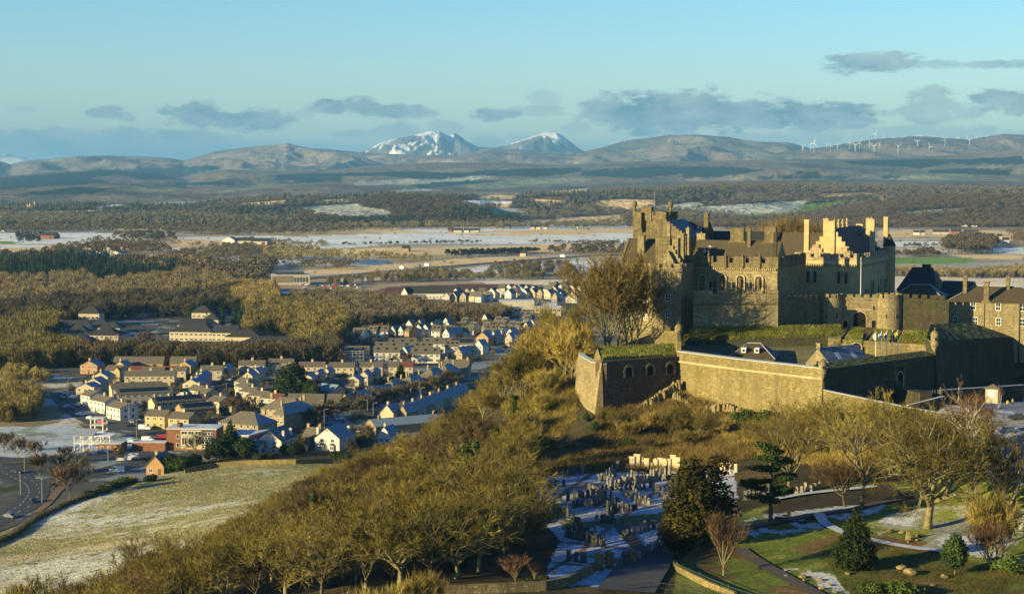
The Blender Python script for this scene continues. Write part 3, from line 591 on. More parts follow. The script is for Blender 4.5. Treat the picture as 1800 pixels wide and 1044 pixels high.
class Bld:
    def __init__(s, name, label, loc, rz, w, l, h, wall, cat='building', group=None, solid=True):
        s.root = tag(empty(name, loc, rz), label, cat, group); s.w, s.l, s.h = w, l, h; s.wall = wall; s.rz = rz
        if solid: s.walls = MB().box(0, 0, -2.5, w, l, h).build('wall', wall, s.root)
        else: s.walls = None
    def pos(s, face, u, v, out=0.0):
        w, l = s.w, s.l
        if face == 'f': return (u, -out, v), 0.0
        if face == 'r': return (w+out, u, v), math.pi/2
        if face == 'l': return (-out, l-u, v), -math.pi/2
        return (w-u, l+out, v), math.pi
    def win(s, face, u, v, w=1.0, h=1.4, kind='plain', fm=None, gm=None, sub=True, name='window'):
        a, b = window_mesh(w, h, kind, fm or S_TRIM, gm); p, rz = s.pos(face, u, v)
        o = add_kid(name, a, s.root, p, rz)
        add_kid('pane', b, o, (0, 0, 0))
        return o
    def part(s, name, mb, mat, label=None): 
        o = mb.build(name, mat, s.root)
        if label: o['label'] = label
        return o
    def crenels(s, x0, y0, x1, y1, z, hgt=1.1, th=.5, mw=1.3, gap=.8, mat=None, name='parapet'):
        mb = MB(); d = Vector((x1-x0, y1-y0, 0)); L = d.length; d /= L; n = Vector((-d.y, d.x, 0))*th
        def slab(a, b, z0, z1):
            p, q = Vector((x0, y0, 0))+d*a, Vector((x0, y0, 0))+d*b
            mb.prism([(p.x, p.y), (q.x, q.y), (q.x+n.x, q.y+n.y), (p.x+n.x, p.y+n.y)], z0, z1)
        slab(0, L, z, z+hgt*.45); a = 0
        while a < L-.3:
            slab(a, min(L, a+mw), z+hgt*.45+.002, z+hgt); a += mw+gap
        return mb
    def gable(s, rh, axis='y', mat=None, ov=.3, mat2=None, name='roof', th=.18, inset=0.0, gables=True, z=None):
        """pitched roof; axis = ridge direction; mat2 for the right/back slope"""
        w, l = s.w, s.l; z = s.h if z is None else z; mb = MB(); mb2 = MB(); i = inset; g = MB()
        if axis == 'y':
            c = w/2; k = rh/(c-i)
            mb.add([(i-ov, i-ov, z-ov*k), (c, i-ov, z+rh), (c, l-i+ov, z+rh), (i-ov, l-i+ov, z-ov*k), (i-ov, i-ov, z-ov*k+th), (c, i-ov, z+rh+th), (c, l-i+ov, z+rh+th), (i-ov, l-i+ov, z-ov*k+th)],
                   [(0,3,2,1),(4,5,6,7),(0,1,5,4),(2,3,7,6),(3,0,4,7)])
            mb2.add([(c, i-ov, z+rh), (w-i+ov, i-ov, z-ov*k), (w-i+ov, l-i+ov, z-ov*k), (c, l-i+ov, z+rh), (c, i-ov, z+rh+th), (w-i+ov, i-ov, z-ov*k+th), (w-i+ov, l-i+ov, z-ov*k+th), (c, l-i+ov, z+rh+th)],
                   [(0,3,2,1),(4,5,6,7),(0,1,5,4),(1,2,6,5),(2,3,7,6)])
            if gables:
                for y0, y1 in ((i, i+.3), (l-i-.3, l-i)): MB().yprism([(i, z), (w-i, z), (c, z+rh)], y0, y1).build('gable', s.wall, s.root)
        else:
            c = l/2; k = rh/(c-i)
            mb.add([(i-ov, i-ov, z-ov*k), (w-i+ov, i-ov, z-ov*k), (w-i+ov, c, z+rh), (i-ov, c, z+rh), (i-ov, i-ov, z-ov*k+th), (w-i+ov, i-ov, z-ov*k+th), (w-i+ov, c, z+rh+th), (i-ov, c, z+rh+th)],
                   [(0,3,2,1),(4,5,6,7),(0,1,5,4),(1,2,6,5),(3,0,4,7)])
            mb2.add([(i-ov, c, z+rh), (w-i+ov, c, z+rh), (w-i+ov, l-i+ov, z-ov*k), (i-ov, l-i+ov, z-ov*k), (i-ov, c, z+rh+th), (w-i+ov, c, z+rh+th), (w-i+ov, l-i+ov, z-ov*k+th), (i-ov, l-i+ov, z-ov*k+th)],
                   [(0,3,2,1),(4,5,6,7),(1,2,6,5),(2,3,7,6),(3,0,4,7)])
            if gables:
                for x0, x1 in ((i, i+.3), (w-i-.3, w-i)): MB().xprism([(i, z), (l-i, z), (c, z+rh)], x0, x1).build('gable', s.wall, s.root)
        r1 = mb.build(name, mat or SL_BROWN, s.root); r2 = mb2.build(name, mat2 or mat or SL_BROWN, s.root)
        return r1, r2
    def hip(s, rh, ridge, axis='x', mat=None, mat2=None, ov=.4, z=None, x0=None, x1=None, y0=None, y1=None, name='roof'):
        w, l = s.w, s.l; z = s.h if z is None else z; X0, X1, Y0, Y1 = -ov, w+ov, -ov, l+ov
        cx, cy = w/2, l/2
        if axis == 'x': a, b = (cx-ridge/2, cy), (cx+ridge/2, cy)
        else: a, b = (cx, cy-ridge/2), (cx, cy+ridge/2)
        P = [(X0, Y0, z), (X1, Y0, z), (X1, Y1, z), (X0, Y1, z), (a[0], a[1], z+rh), (b[0], b[1], z+rh), (X0, Y0, z-.2), (X1, Y0, z-.2), (X1, Y1, z-.2), (X0, Y1, z-.2)]
        if axis == 'x': fr, ri, bk, le = (0,1,5,4), (1,2,5), (2,3,4,5), (3,0,4)
        else: fr, ri, bk, le = (0,1,4), (1,2,5,4), (2,3,5), (3,0,4,5)
        MB().add(P, [fr, le, bk, (6,7,1,0), (7,8,2,1), (8,9,3,2), (9,6,0,3), (9,8,7,6)]).build(name, mat or SL_BROWN, s.root)
        MB().add(P[:6], [ri]).build(name, mat2 or mat or SL_BROWN, s.root)
    def chim(s, x, y, z0, z1, w=.9, d=.7, mat=None, pots=2, flare=0.0, name='chimney'):
        mb = MB().box(x-w/2, y-d/2, z0, x+w/2, y+d/2, z1-.25).box(x-w/2-.12, y-d/2-.12, z1-.25, x+w/2+.12, y+d/2+.12, z1)
        if flare: mb.add([(x-w/2-flare, y-d/2-.02, z0), (x+w/2+flare, y-d/2-.02, z0), (x+w/2, y-d/2-.02, z0+flare*1.2), (x-w/2, y-d/2-.02, z0+flare*1.2),
                          (x-w/2-flare, y+d/2+.02, z0), (x+w/2+flare, y+d/2+.02, z0), (x+w/2, y+d/2+.02, z0+flare*1.2), (x-w/2, y+d/2+.02, z0+flare*1.2)],
                         [(0,1,2,3),(7,6,5,4),(1,5,6,2),(0,3,7,4),(2,6,7,3)])
        c = mb.build(name, mat or s.wall, s.root)
        if pots:
            for i in range(pots):
                px_ = x+(i-(pots-1)/2)*w/max(1, pots)
                if 'pot' not in _wm: _wm['pot'] = MB().cyl(0, 0, 0, .45, .13, .10, 6).mesh('chimney_pot', POT)
                add_kid('chimney_pot', _wm['pot'], c, (px_, y, z1))
        return c
POT = plain('clay_pot', (.42,.27,.14), .8, .1)
def crowsteps(mb, x0, x1, z0, z1, y0, y1, n):
    """stepped gable, both sides, as boxes"""
    c = (x0+x1)/2; hw = (x1-x0)/2
    for i in range(n):
        k = hw*(1-i/n); mb.box(c-k, y0, z0+(z1-z0)*i/n+(.002 if i else 0), c+k, y1, z0+(z1-z0)*(i+1)/n)
CA = R(-24); cd, sd2 = math.cos(CA), math.sin(CA)
def wid(x0, y0, ang, px):
    """length along direction ang from (x0,y0) to the sight line through photo column px"""
    k = (px-900)/F*1.0
    return (k*y0-x0)/(math.cos(ang)-k*math.sin(ang))
def site(px, d, zb):
    return Vector((xat(px, d), d, zb))
ZZ = lambda py, d: zat(py, d)

# --------------------------------------------------------- great hall
g0 = site(1400, 500, 61.5); W = wid(g0.x, g0.y, CA, 1515); L = 42.0
top = ZZ(444, 499)-61.5
b = Bld('great_hall', 'tall cream-gold rendered hall with crow-stepped gable and heraldic beasts on its dark ridge', g0, CA, W, L, top-3.2, S_HARL, 'castle hall')
mb = MB()
for k in range(int(W/.7)): mb.box(.1+k*.7, -.45, top-3.9, .42+k*.7, 0, top-3.2)
b.part('corbel_table', mb, S_TRIM); mb = MB()
for k in range(int(L/.7)): mb.box(W, .1+k*.7, top-3.9, W+.45, .42+k*.7, top-3.2)
b.part('corbel_table', mb, S_TRIM)
MB().box(-.55, -.55, top-3.2, W+.55, L+.55, top-2.3).build('wallhead', S_HARL, b.root)
for a in ((-.55, -.55, W+.55, -.55), (W+.55, -.55, W+.55, L+.5), (W+.55, L+.55, -.55, L+.55), (-.55, L+.55, -.55, -.55)):
    b.part('parapet', b.crenels(*a, top-2.298, 2.3, .5, 1.9, 1.0), S_HARLD)
s_h = ZZ(399, 520)-61.5
sv = (b.h,); b.h = top-2.3
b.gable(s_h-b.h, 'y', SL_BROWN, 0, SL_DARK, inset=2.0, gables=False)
gm = MB(); crowsteps(gm, 2.0, W-2.0, top-2.3, s_h+.6, 1.6, 2.5, 7); b.part('gable', gm, S_HARL, 'crow-stepped gable facing the outer court')
gm = MB(); crowsteps(gm, 2.0, W-2.0, top-2.3, s_h+.6, L-2.5, L-1.6, 7); b.part('gable', gm, S_HARL)
# lower gabled cap-houses in front of the roof
for (xa, xb, zt) in ((1.9, W*.47, top+2.4), (W*.53, W-1.8, top+1.6)):
    cm = MB(); crowsteps(cm, xa, xb, top-2.29, zt, 1.0, 1.6, 4); b.part('cap_house', cm, S_HARLD)
b.chim(W*.5, 1.9, top-2.2, ZZ(388, 500)-61.5, 2.6, 1.6, S_HARL, 0)
b.chim(W*.42, 2.6, s_h-1.0, ZZ(384, 502)-61.5, 1.5, 1.3, S_HARL, 1)
b.chim(1.6, 5.5, top-2.2, ZZ(386, 505)-61.5, 1.4, 1.6, S_HARL, 0)
for yy, q in ((19, 385), (38.5, 383)): b.chim(W-1.0, yy, top-2.2, ZZ(q, 515)-61.5, 1.3, 1.5, S_HARL, 0)
b.chim(W-3.2, 25, s_h-3, ZZ(383, 522)-61.5, 2.0, 1.4, S_HARL, 2)
for k, yy in enumerate((6, 11.5, 17, 22.5)):
    zz = s_h+.1
    fm = MB().cyl(W/2, yy, zz, zz+.9, .28, .2, 8).lathe(W/2, yy, [(.3, zz+.9), (.45, zz+1.2), (.42, zz+1.6), (.22, zz+1.9), (.3, zz+2.1), (.24, zz+2.4), (.05, zz+2.6)], 8)
    fm.bar((W/2, yy-.3, zz+1.3), (W/2, yy-.75, zz+1.8), .14, .08).bar((W/2, yy+.3, zz+1.3), (W/2, yy+.8, zz+2.0), .1, .05)
    fm.build('ridge_beast', S_TRIM, b.root)
# corner stair turret with a conical roof
tm = MB().cyl(W+.4, L-5, -2, top+.9, 1.9, 1.9, 14); tr = b.part('stair_turret', tm, S_HARL)
MB().cyl(W+.4, L-5, top+.9, ZZ(409, 535)-61.5, 2.15, .05, 14).build('turret_roof', SL_DARK, tr)
b.h = sv[0]
for u0 in (W*.17, W*.65):
    rm = MB()
    for q in (0, 1):
        xx = u0+q*2.1; n = 8; hh = 3.2; r = .95
        pts = [(xx-r, 12.6), (xx-r, 12.6+hh)]+[(xx-r*math.cos(math.pi*i/n), 12.6+hh+r*math.sin(math.pi*i/n)) for i in range(1, n)]+[(xx+r, 12.6+hh), (xx+r, 12.6)]
        out = [(xx+(a-xx)*1.16, (c_-12.6)*1.05+12.6) for a, c_ in pts]; k = len(pts)
        rm.add([(a, -.22, c_) for a, c_ in pts]+[(a, -.22, c_) for a, c_ in out]+[(a, .02, c_) for a, c_ in out]+[(a, .02, c_) for a, c_ in pts],
               [(i, i+1, k+i+1, k+i) for i in range(k-1)]+[(k+i, k+i+1, 2*k+i+1, 2*k+i) for i in range(k-1)]+[(3*k+i, 3*k+i+1, i+1, i) for i in range(k-1)])
        b.win('f', xx+.15, 13.0, .95, 3.3, 'plain', S_HARL)
    b.part('window_surround', rm, S_TRIM)
b.win('f', 2.6, 1.2, 1.5, 2.0, 'plain', S_HARLD)
for yy, v, h in ((6, 6, 5), (9, 6, 5), (14, 8.5, 4.5), (16.2, 8.5, 4.5), (24, 6, 5), (27, 8.5, 4.5), (31, 3, 4)): b.win('r', yy, v, 1.2, h, 'plain', S_HARL)
for v in (4, 9.2, 13.6): b.win('r', L-5, v, .7, 1.0, 'plain', S_HARLD)
GH = b
# --------------------------------------------------------- palace
g0 = site(1206, 475, 62.0); W = wid(g0.x, g0.y, CA, 1367); top = ZZ(450, 471)-62
b = Bld('royal_palace', 'ornate stone palace range with statues in arched niches and grilled windows', g0, CA, W, 30, top-3.2, S_GOLD, 'palace')
b.part('parapet', b.crenels(-.3, -.3, W+.3, -.3, top-3.198, 3.2, .7, 3.6, 1.0), S_OLD)
b.part('parapet', b.crenels(W+.3, .42, W+.3, 30, top-3.198, 3.2, .7, 3.6, 1.0), S_OLD)
mb = MB()
for k in range(int(W/.6)): mb.box(.1+k*.6, -.5, top-3.7, .4+k*.6, -.31, top-3.2)
b.part('corbel_table', mb, S_TRIM)
for k in range(4):
    xx = W*.26+k*W*.185
    n = MB(); n.box(xx-.25, -.75, top-3.4, xx+.25, -.31, top-.2).lathe(xx, -.75, [(.25, top-.2), (.32, top+.3), (.16, top+.9), (.22, top+1.2), (.04, top+1.6)], 8)
    b.part('statue', n, S_OLD)
for k, u in enumerate((.14, .36, .56, .76)):     # carved figures on baluster columns inside arched recesses
    xx = W*u+1.2; r = 1.0; z0 = 10.4; z1 = top-6.3
    rm = MB()
    n = 8; pts = [(xx-r, z0), (xx-r, z1)]+[(xx-r*math.cos(math.pi*i/n), z1+r*math.sin(math.pi*i/n)) for i in range(1, n)]+[(xx+r, z1), (xx+r, z0)]
    out = [(xx+(a-xx)*1.28, c_+(.3 if c_ > z1-.01 else 0)) for a, c_ in pts]; kk = len(pts)
    rm.add([(a, -.45, c_) for a, c_ in pts]+[(a, -.45, c_) for a, c_ in out]+[(a, .02, c_) for a, c_ in out]+[(a, .02, c_) for a, c_ in pts],
           [(i, i+1, kk+i+1, kk+i) for i in range(kk-1)]+[(kk+i, kk+i+1, 2*kk+i+1, 2*kk+i) for i in range(kk-1)]+[(3*kk+i, 3*kk+i+1, i+1, i) for i in range(kk-1)])
    b.part('niche', rm, S_TRIM)
    sm = MB().lathe(xx, -.5, [(.1, z0+.4), (.5, z0+.8), (.18, z0+1.1), (.26, z0+1.9), (.16, z0+2.6), (.42, z0+3.0), (.3, z0+3.5), (.36, z0+4.1), (.34, z0+4.7), (.15, z0+5.0), (.2, z0+5.25), (.17, z0+5.6), (.03, z0+5.75)], 8)
    b.part('statue', sm, S_OLD)
for u in (.26, .47, .66): b.win('f', W*u+.9, 10.9, 2.0, 3.5, 'cross', S_TRIM)
for yy in (4, 9, 14, 19): b.win('r', yy, 3.2, 1.8, 3.6, 'cross', S_TRIM)
bw, b.h = b.h, top-3.2
b.l = 15
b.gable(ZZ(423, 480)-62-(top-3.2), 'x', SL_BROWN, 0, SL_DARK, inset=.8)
b.l = 30
for px_, a_, b_ in ((1278, 400, 3.8), (1336, 397, 3.2)):
    xx = wid(g0.x, g0.y+6, CA, px_)
    b.chim(xx, 7.5, ZZ(424, 480)-62-.6, ZZ(a_, 480)-62, b_, 1.2, S_OLD, 0, flare=1.0)
b.chim(wid(g0.x, g0.y+6, CA, 1301), 6.2, ZZ(430, 478)-62-.5, ZZ(405, 478)-62, .9, .9, S_OLD, 1)
b.chim(W-.8, .6, top-3, ZZ(407, 472)-62, .9, .9, S_DARK, 0, name='pinnacle')
for k in range(3): MB().box(W*.1+k*1.3, 3.2+k*.2, top-.3+k, W*.1+k*1.3+.8, 3.3+k*.2, top+.6+k).build('skylight', SNOWCAP, b.root)
gm = MB(); crowsteps(gm, 1.2, 6.6, top-3.2, top+2.2, -.25, .45, 5); b.part('gable', gm, S_OLD)
# east range of the palace courtyard with its roof behind
b = Bld('chapel_range', 'long low-pitched brown slate roof over a gold-rendered wall with one arched window', site(1366, 525, 62), CA, 24, 14, ZZ(456, 525)-62, S_HARL)
b.gable(ZZ(409, 535)-ZZ(456, 525), 'x', SL_BROWN, .2, SL_BROWN)
b.win('f', wid(xat(1366, 525), 525, CA, 1391), ZZ(492, 523)-62, 1.4, 4.6, 'arch', S_HARL)
b = Bld('linking_range', 'dark flat-topped crenellated link with three small arched windows', site(1374, 505, 62), CA, 5, 12, ZZ(503, 505)-62, S_DARK)
b.part('parapet', b.crenels(0, -.1, 5, -.1, b.h, 1.2, .5, 1.0, .7), S_DARK)
for k in range(3): b.win('f', .9+k*1.5, b.h-3.6, .7, 1.8, 'arch', S_DARK, SNOWCAP if False else None)
# --------------------------------------------------------- prince's tower
g0 = site(1146, 466, 61.0); W = wid(g0.x, g0.y, CA, 1198); top = ZZ(461, 464)-61
b = Bld('corner_tower', 'tall square sunlit tower with three small white-framed windows one above another', g0, CA, W, 11, top-2.4, S_GOLD, 'castle tower')
for a in ((-.3, -.3, W+.3, -.3), (W+.3, -.3, W+.3, 11.3), (W+.3, 11.3, -.3, 11.3), (-.3, 11.3, -.3, -.3)): b.part('parapet', b.crenels(*a, top-2.398, 2.0, .5, 2.6, .7), S_GOLD)
mb = MB()
for k in range(int(W/.55)): mb.box(.05+k*.55, -.5, top-2.9, .3+k*.55, 0, top-2.4)
b.part('corbel_table', mb, S_TRIM)
for u, py_ in ((.33, 499), (.55, 529), (.55, 557)): b.win('f', W*u, ZZ(py_, 465)-61, 1.3 if u > .4 else .8, 1.8, 'cross', WHITE)
for px_, py_ in ((1150, 430), ): pass
hz = ZZ(417, 468)-61
b.chim(W*.22, 4.5, top-2.4, hz, 4.2, 2.2, S_OLD, 0); b.chim(W*.66, 4.2, top-2.4, hz-.2, 1.7, 2.2, S_GOLD, 0)
gm = MB(); crowsteps(gm, W*.05, W*1.02, top-2.4, ZZ(432, 466)-61, 2.6, 3.4, 6); b.part('gable', gm, S_GOLD)
b.w, ww = W, b.w; b.h, hh_ = top-2.4, b.h
b.gable(ZZ(442, 468)-61-(top-2.4), 'y', SL_BROWN, 0, SL_THIN, inset=1.2)
# lower wing left of the tower with the brown roof
g0 = site(1092, 478, 60.0); W = wid(g0.x, g0.y, CA, 1150); top = ZZ(461, 476)-60
b = Bld('west_range', 'stone range under a brown slate roof behind the bare sycamore with one square chimney', g0, CA, W, 12, top, S_GOLD)
b.gable(ZZ(421, 482)-ZZ(461, 478), 'x', SL_BROWN, .1, SL_THIN)
gm = MB(); 
for k in range(9):
    zz = top+(ZZ(421, 482)-ZZ(461, 478))*k/9; gm.box(-.3, 6*k/9, top, .4, 12-6*k/9, zz+.9)
b.part('gable', gm, S_OLD)
b.chim(W*.52, 2.6, top-.5, ZZ(413, 480)-60, 1.9, 1.5, S_GOLD, 0)
for u, v in ((.2, 5.5), (.45, 9.5), (.3, 9.5), (.75, 5.5), (.75, 10)): b.win('f', W*u, v, .8, 1.5, 'cross', WHITE)
# --------------------------------------------------------- old king's building
g0 = site(1112, 545, 60.0); W = wid(g0.x, g0.y, CA, 1170); top = ZZ(385, 545)-60
b = Bld('battlement_tower', 'battlemented tower with round-capped corner turrets rising over the west roofs', g0, CA, W, 11, top, S_OLD, 'castle tower')
for a in ((-.2, -.2, W+.2, -.2), (W+.2, -.2, W+.2, 11.2), (W+.2, 11.2, -.2, 11.2), (-.2, 11.2, -.2, -.2)): b.part('parapet', b.crenels(*a, top+.002, 2.3, .5, 3.2, .7), S_OLD)
for xx, yy in ((.4, .4), (W-.4, 6), (W-.4, .4)):
    if xx > 1 and yy < 1: continue
    b.part('turret', MB().lathe(xx, yy, [(.55, top), (.55, top+3.8), (.85, top+4.2), (.9, top+4.9), (.6, top+5.5), (.1, top+5.8)], 10), S_OLD)
b.chim(W*.42, .6, top-.5, ZZ(364, 545)-60, 3.4, 2.2, S_OLD, 0); b.chim(W*.2, -.9, top-7, ZZ(373, 545)-60, 2.4, 1.6, S_OLD, 0)
b.part('flagpole', MB().bar((W*.58, 2, top+2), (W*.58, 2, top+8.5), .045, .025), WHITE)
for u in (.15, .3): b.win('f', W*u, top-7.5, .6, 3.6, 'plain', S_OLD)
g0 = site(1126, 528, 60.0); W = 15.0; top = ZZ(417, 526)-60
b = Bld('kings_old_building', 'stone gabled range with frosty blue-grey roof slopes below the battlement tower', g0, CA, W, 20, top, S_OLD)
b.gable(ZZ(388, 530)-ZZ(417, 526), 'y', SL_BROWN, .2, SL_THIN)
gm = MB(); crowsteps(gm, -.3, W+.3, top, ZZ(388, 528)-60+.5, -.3, .4, 8); b.part('gable', gm, S_OLD)
b.chim(-1.0, 1.0, top-5, ZZ(404, 527)-60, 2.6, 1.5, S_OLD, 0)
g0 = site(1165, 540, 60.0); W = wid(g0.x, g0.y, CA, 1236); top = ZZ(418, 536)-60
b = Bld('north_range', 'long dark slate-roofed range with dormers and a tall chimney at its end', g0, CA, W, 13, top, S_DARK)
b.gable(ZZ(391, 540)-ZZ(418, 536), 'x', SL_DARK, .1, SL_DARK)
b.chim(W-.5, 5, top-3, ZZ(376, 538)-60, 1.4, 1.4, S_OLD, 1, flare=.0)
for u in (.5, .66, .84):
    dm = MB(); xx = W*u; dm.box(xx-.9, .9, top+.3, xx+.9, 3.6, top+2.3).yprism([(xx-1.1, top+2.3), (xx+1.1, top+2.3), (xx, top+3.5)], .8, 4.6); o = b.part('dormer', dm, SL_THIN)
    a_, g_ = window_mesh(1.0, 1.4, 'cross', WHITE); add_kid('window', a_, o, (xx, .88, top+.6))
for px_, q0, q1, w_ in ((1172, 421, 397, .9), (1190, 424, 412, 2.0), (1205, 424, 403, 1.0), (1224, 424, 412, 2.6)):
    p = site(px_, 506, 60)
    nb = Bld('roof_chimney', {1172:'slim pale square stack rising above the broad chimney of the corner tower', 1190:'short stub of pale masonry at the start of the palace ridge', 1205:'narrow stone stack between two stubs on the palace ridge', 1224:'squat broad stone stack nearest the sunlit palace roof'}[px_], p, CA, w_, 1.2, 1, S_GOLD, 'chimney', solid=False)
    nb.part('stack', MB().box(0, 0, 0, w_, 1.2, ZZ(q1, 506)-60).box(-.12, -.12, ZZ(q1, 506)-60+.003, w_+.12, 1.32, ZZ(q1, 506)-59.7), S_GOLD)
    nb.part('chimney_pot', MB().cyl(w_/2, .6, ZZ(q1, 506)-59.7, ZZ(q1, 506)-59.2, .16, .12, 8), POT)
g0 = site(1228, 512, 60); 
b = Bld('inner_close_range', 'dark roofed range closing the court behind the palace chimneys', site(1245, 545, 60), CA, 22, 12, ZZ(421, 545)-60, S_DARK)
b.gable(ZZ(407, 550)-ZZ(421, 545), 'x', SL_DARK, .1, SL_DARK)
# --------------------------------------------------------- curtain walls and gatehouse
def curtain(name, label, pts, mat, th=1.6, cren=True, zb=None, merl=(1.4, .8, 1.1), cat='castle wall', batter=0.0, cap=None, band=None, side=1, bandz=2.4):
    """pts: (x, y, ztop, zbase) along the outer face; thickness goes to the left of travel * side"""
    root = tag(empty(name, (pts[0][0], pts[0][1], 0)), label, cat); ox, oy = pts[0][0], pts[0][1]
    P = [Vector((p[0]-ox, p[1]-oy, 0)) for p in pts]; n = len(P); N = []
    for i in range(n):
        v = Vector((0, 0, 0))
        if i: v += (P[i]-P[i-1]).normalized()
        if i < n-1: v += (P[i+1]-P[i]).normalized()
        v.normalize(); N.append(Vector((-v.y, v.x, 0))*side)
    def body(z_lo, z_hi, o_lo, o_hi, t_in, mb=None):
        mb = mb or MB(); vs = []
        for i in range(n):
            a = P[i]-N[i]*o_lo[i]; c_ = P[i]-N[i]*o_hi[i]; d_ = P[i]+N[i]*t_in
            vs += [(a.x, a.y, z_lo[i]), (c_.x, c_.y, z_hi[i]), (d_.x, d_.y, z_hi[i]), (d_.x, d_.y, z_lo[i])]
        fs = []
        for i in range(n-1):
            k = 4*i; q = 4*i+4
            for j in range(4): 
                f = (k+j, k+(j+1) % 4, q+(j+1) % 4, q+j); fs.append(f if side < 0 else f[::-1])
        fs += [(0, 1, 2, 3) if side > 0 else (3, 2, 1, 0), tuple(4*n-4+j for j in ((3, 2, 1, 0) if side > 0 else (0, 1, 2, 3)))]
        return mb.add(vs, fs)
    zt = [p[2] for p in pts]; zb_ = [p[3] for p in pts]
    body(zb_, zt, [batter*(a-c_) for a, c_ in zip(zt, zb_)], [0]*n, th).build('wall', mat, root)
    if band: body([z-bandz for z in zt], [z-bandz+.45 for z in zt], [.3+batter*bandz]*n, [.3+batter*bandz]*n, -.01).build('string_course', band, root)
    if cap: body([z+.004 for z in zt], [z+.16 for z in zt], [.1]*n, [.1]*n, th+.1).build('coping', cap, root)
    if cren:
        mb = MB(); mw, gp, hh = merl
        for i in range(n-1):
            a, c_ = P[i], P[i+1]; d = c_-a; Ln = d.length; d.normalize(); nn = Vector((-d.y, d.x, 0))*side*.5; s_ = 0
            while s_ < Ln-.4:
                e = min(Ln, s_+mw); z0 = zt[i]+(zt[i+1]-zt[i])*s_/Ln; p, q = a+d*s_, a+d*e
                quad = [(p.x, p.y), (q.x, q.y), (q.x+nn.x, q.y+nn.y), (p.x+nn.x, p.y+nn.y)]
                if side < 0: quad = quad[::-1]
                mb.prism(quad, z0-.15, z0+hh); s_ = e+gp
        mb.build('parapet', mat, root)
    return root
def P4(px, pyt, d, zb): 
    p = at(px, pyt, d); return (p.x, p.y, p.z, zb)
curtain('palace_terrace_wall', 'high sunlit terrace wall below the palace with the bare tree shadow cast across it', [P4(1219, 517, 461, 60), P4(1368, 516, 459.5, 60)], S_GOLD, 3.0, band=S_OLD, merl=(5.2, 1.4, 1.0), bandz=3.0)
curtain('gallery_wall', 'lower crenellated rubble wall between the terrace wall and the gatehouse', [P4(1369, 527, 462, 60), P4(1441, 525, 472, 60)], S_OLD, 1.6, merl=(1.5, .7, 1.0))
MB().box(-.1, -.1, 0, 2.6, .05, 1.5).build('sign_board', plain('board_grey', (.22,.2,.22), .6, .1), None, at(1400, 575, 400)) if False else None
sg = tag(empty('display_board', site(1341, 461.5, 67.6), CA), 'white-framed dark square board standing on the terrace above the wall', 'display board')
MB().box(0, 0, 0, 3.2, .12, 3.1).build('panel', plain('board_grey', (.10,.09,.10), .6, .1), sg); MB().box(-.15,-.03,-.15,3.35,.15,0).box(-.15,-.03,3.1,3.35,.15,3.25).box(-.15,-.03,0,0,.15,3.1).box(3.2,-.03,0,3.35,.15,3.1).build('frame', WHITE, sg)
MB().box(1.4, -.04, 1.2, 2.0, -.002, 1.9).build('notice', WHITE, sg)
# gatehouse
g0 = site(1441, 476, 61.0); W = wid(g0.x, g0.y, R(-6), 1588); zt = ZZ(519, 476)-61; zm = ZZ(520, 476)-61
b = Bld('gatehouse', 'twin round-towered gatehouse with a large arched entrance and crenellated tops', g0, R(-6), W, 9, zm-1, S_GOLD, 'gatehouse')
def drum(px, r, nm):
    x_ = wid(g0.x, g0.y, R(-6), px); mb = MB().cyl(x_, 1.2, -3, zt-.6, r*1.04, r, 28); o = b.part('round_tower', mb, S_GOLD)
    mc = MB()
    for k in range(12):
        a0 = 2*math.pi*k/12; a1 = a0+.34
        pts = [(x_+r*math.cos(a0), 1.2+r*math.sin(a0)), (x_+r*math.cos(a1), 1.2+r*math.sin(a1)), (x_+(r-.5)*math.cos(a1), 1.2+(r-.5)*math.sin(a1)), (x_+(r-.5)*math.cos(a0), 1.2+(r-.5)*math.sin(a0))]
        mc.prism(pts, zt-.6, zt+.5)
    mc.build('parapet', S_GOLD, o)
    for a_ in (-1.9, -1.1):
        mb2 = MB(); cx_, cy_ = x_+(r+.02)*math.cos(a_), 1.2+(r+.02)*math.sin(a_); mb2.box(-.14, -.12, 0, .14, .05, 1.1)
        mb2.build('arrow_slit', SHADE_PANE, o).location = (cx_, cy_, 5.2); kids[o.name][-1].rotation_euler = (0, 0, a_+math.pi/2)
drum(1461, 3.6, 'a'); drum(1566, 3.55, 'b')
b.part('parapet', b.crenels(3, -.15, W-3, -.15, zm-.998, 1.5, .5, 1.5, .8), S_GOLD)
b.win('f', wid(g0.x, g0.y, R(-6), 1513), 2.2, 3.5, 4.6, 'arch', S_TRIM, SHADE_PANE, name='entrance_arch')
b.win('f', wid(g0.x, g0.y, R(-6), 1488), 2.2, 1.3, 2.1, 'arch', S_TRIM, SHADE_PANE, name='side_door'); b.win('f', wid(g0.x, g0.y, R(-6), 1538), 2.2, 1.2, 2.2, 'plain', S_TRIM, SHADE_PANE, name='side_door')
for px_ in (1489, 1538): b.win('f', wid(g0.x, g0.y, R(-6), px_), 7.2, .6, 1.3, 'plain', S_TRIM)
b.part('string_course', MB().box(8, -.15, 7.2, W-8, 0, 7.5), S_TRIM)
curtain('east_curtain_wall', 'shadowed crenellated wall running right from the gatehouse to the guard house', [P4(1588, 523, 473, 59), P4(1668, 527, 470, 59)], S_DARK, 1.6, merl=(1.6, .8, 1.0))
fp = tag(empty('flagpole', site(1513, 479, 70)), 'single tall bare pole standing against the great hall front', 'flagpole')
MB().bar((0, 0, 0), (0, 0, ZZ(454, 479)-70), .10, .06).build('pole', WHITE, fp); MB().cyl(0, 0, -.5, .3, .3, .3, 10).build('base', S_GOLD, fp)
MB().lathe(0, 0, [(.05, ZZ(454, 479)-70), (.14, ZZ(454, 479)-69.85), (.02, ZZ(454, 479)-69.7)], 8).build('finial', WHITE, fp)
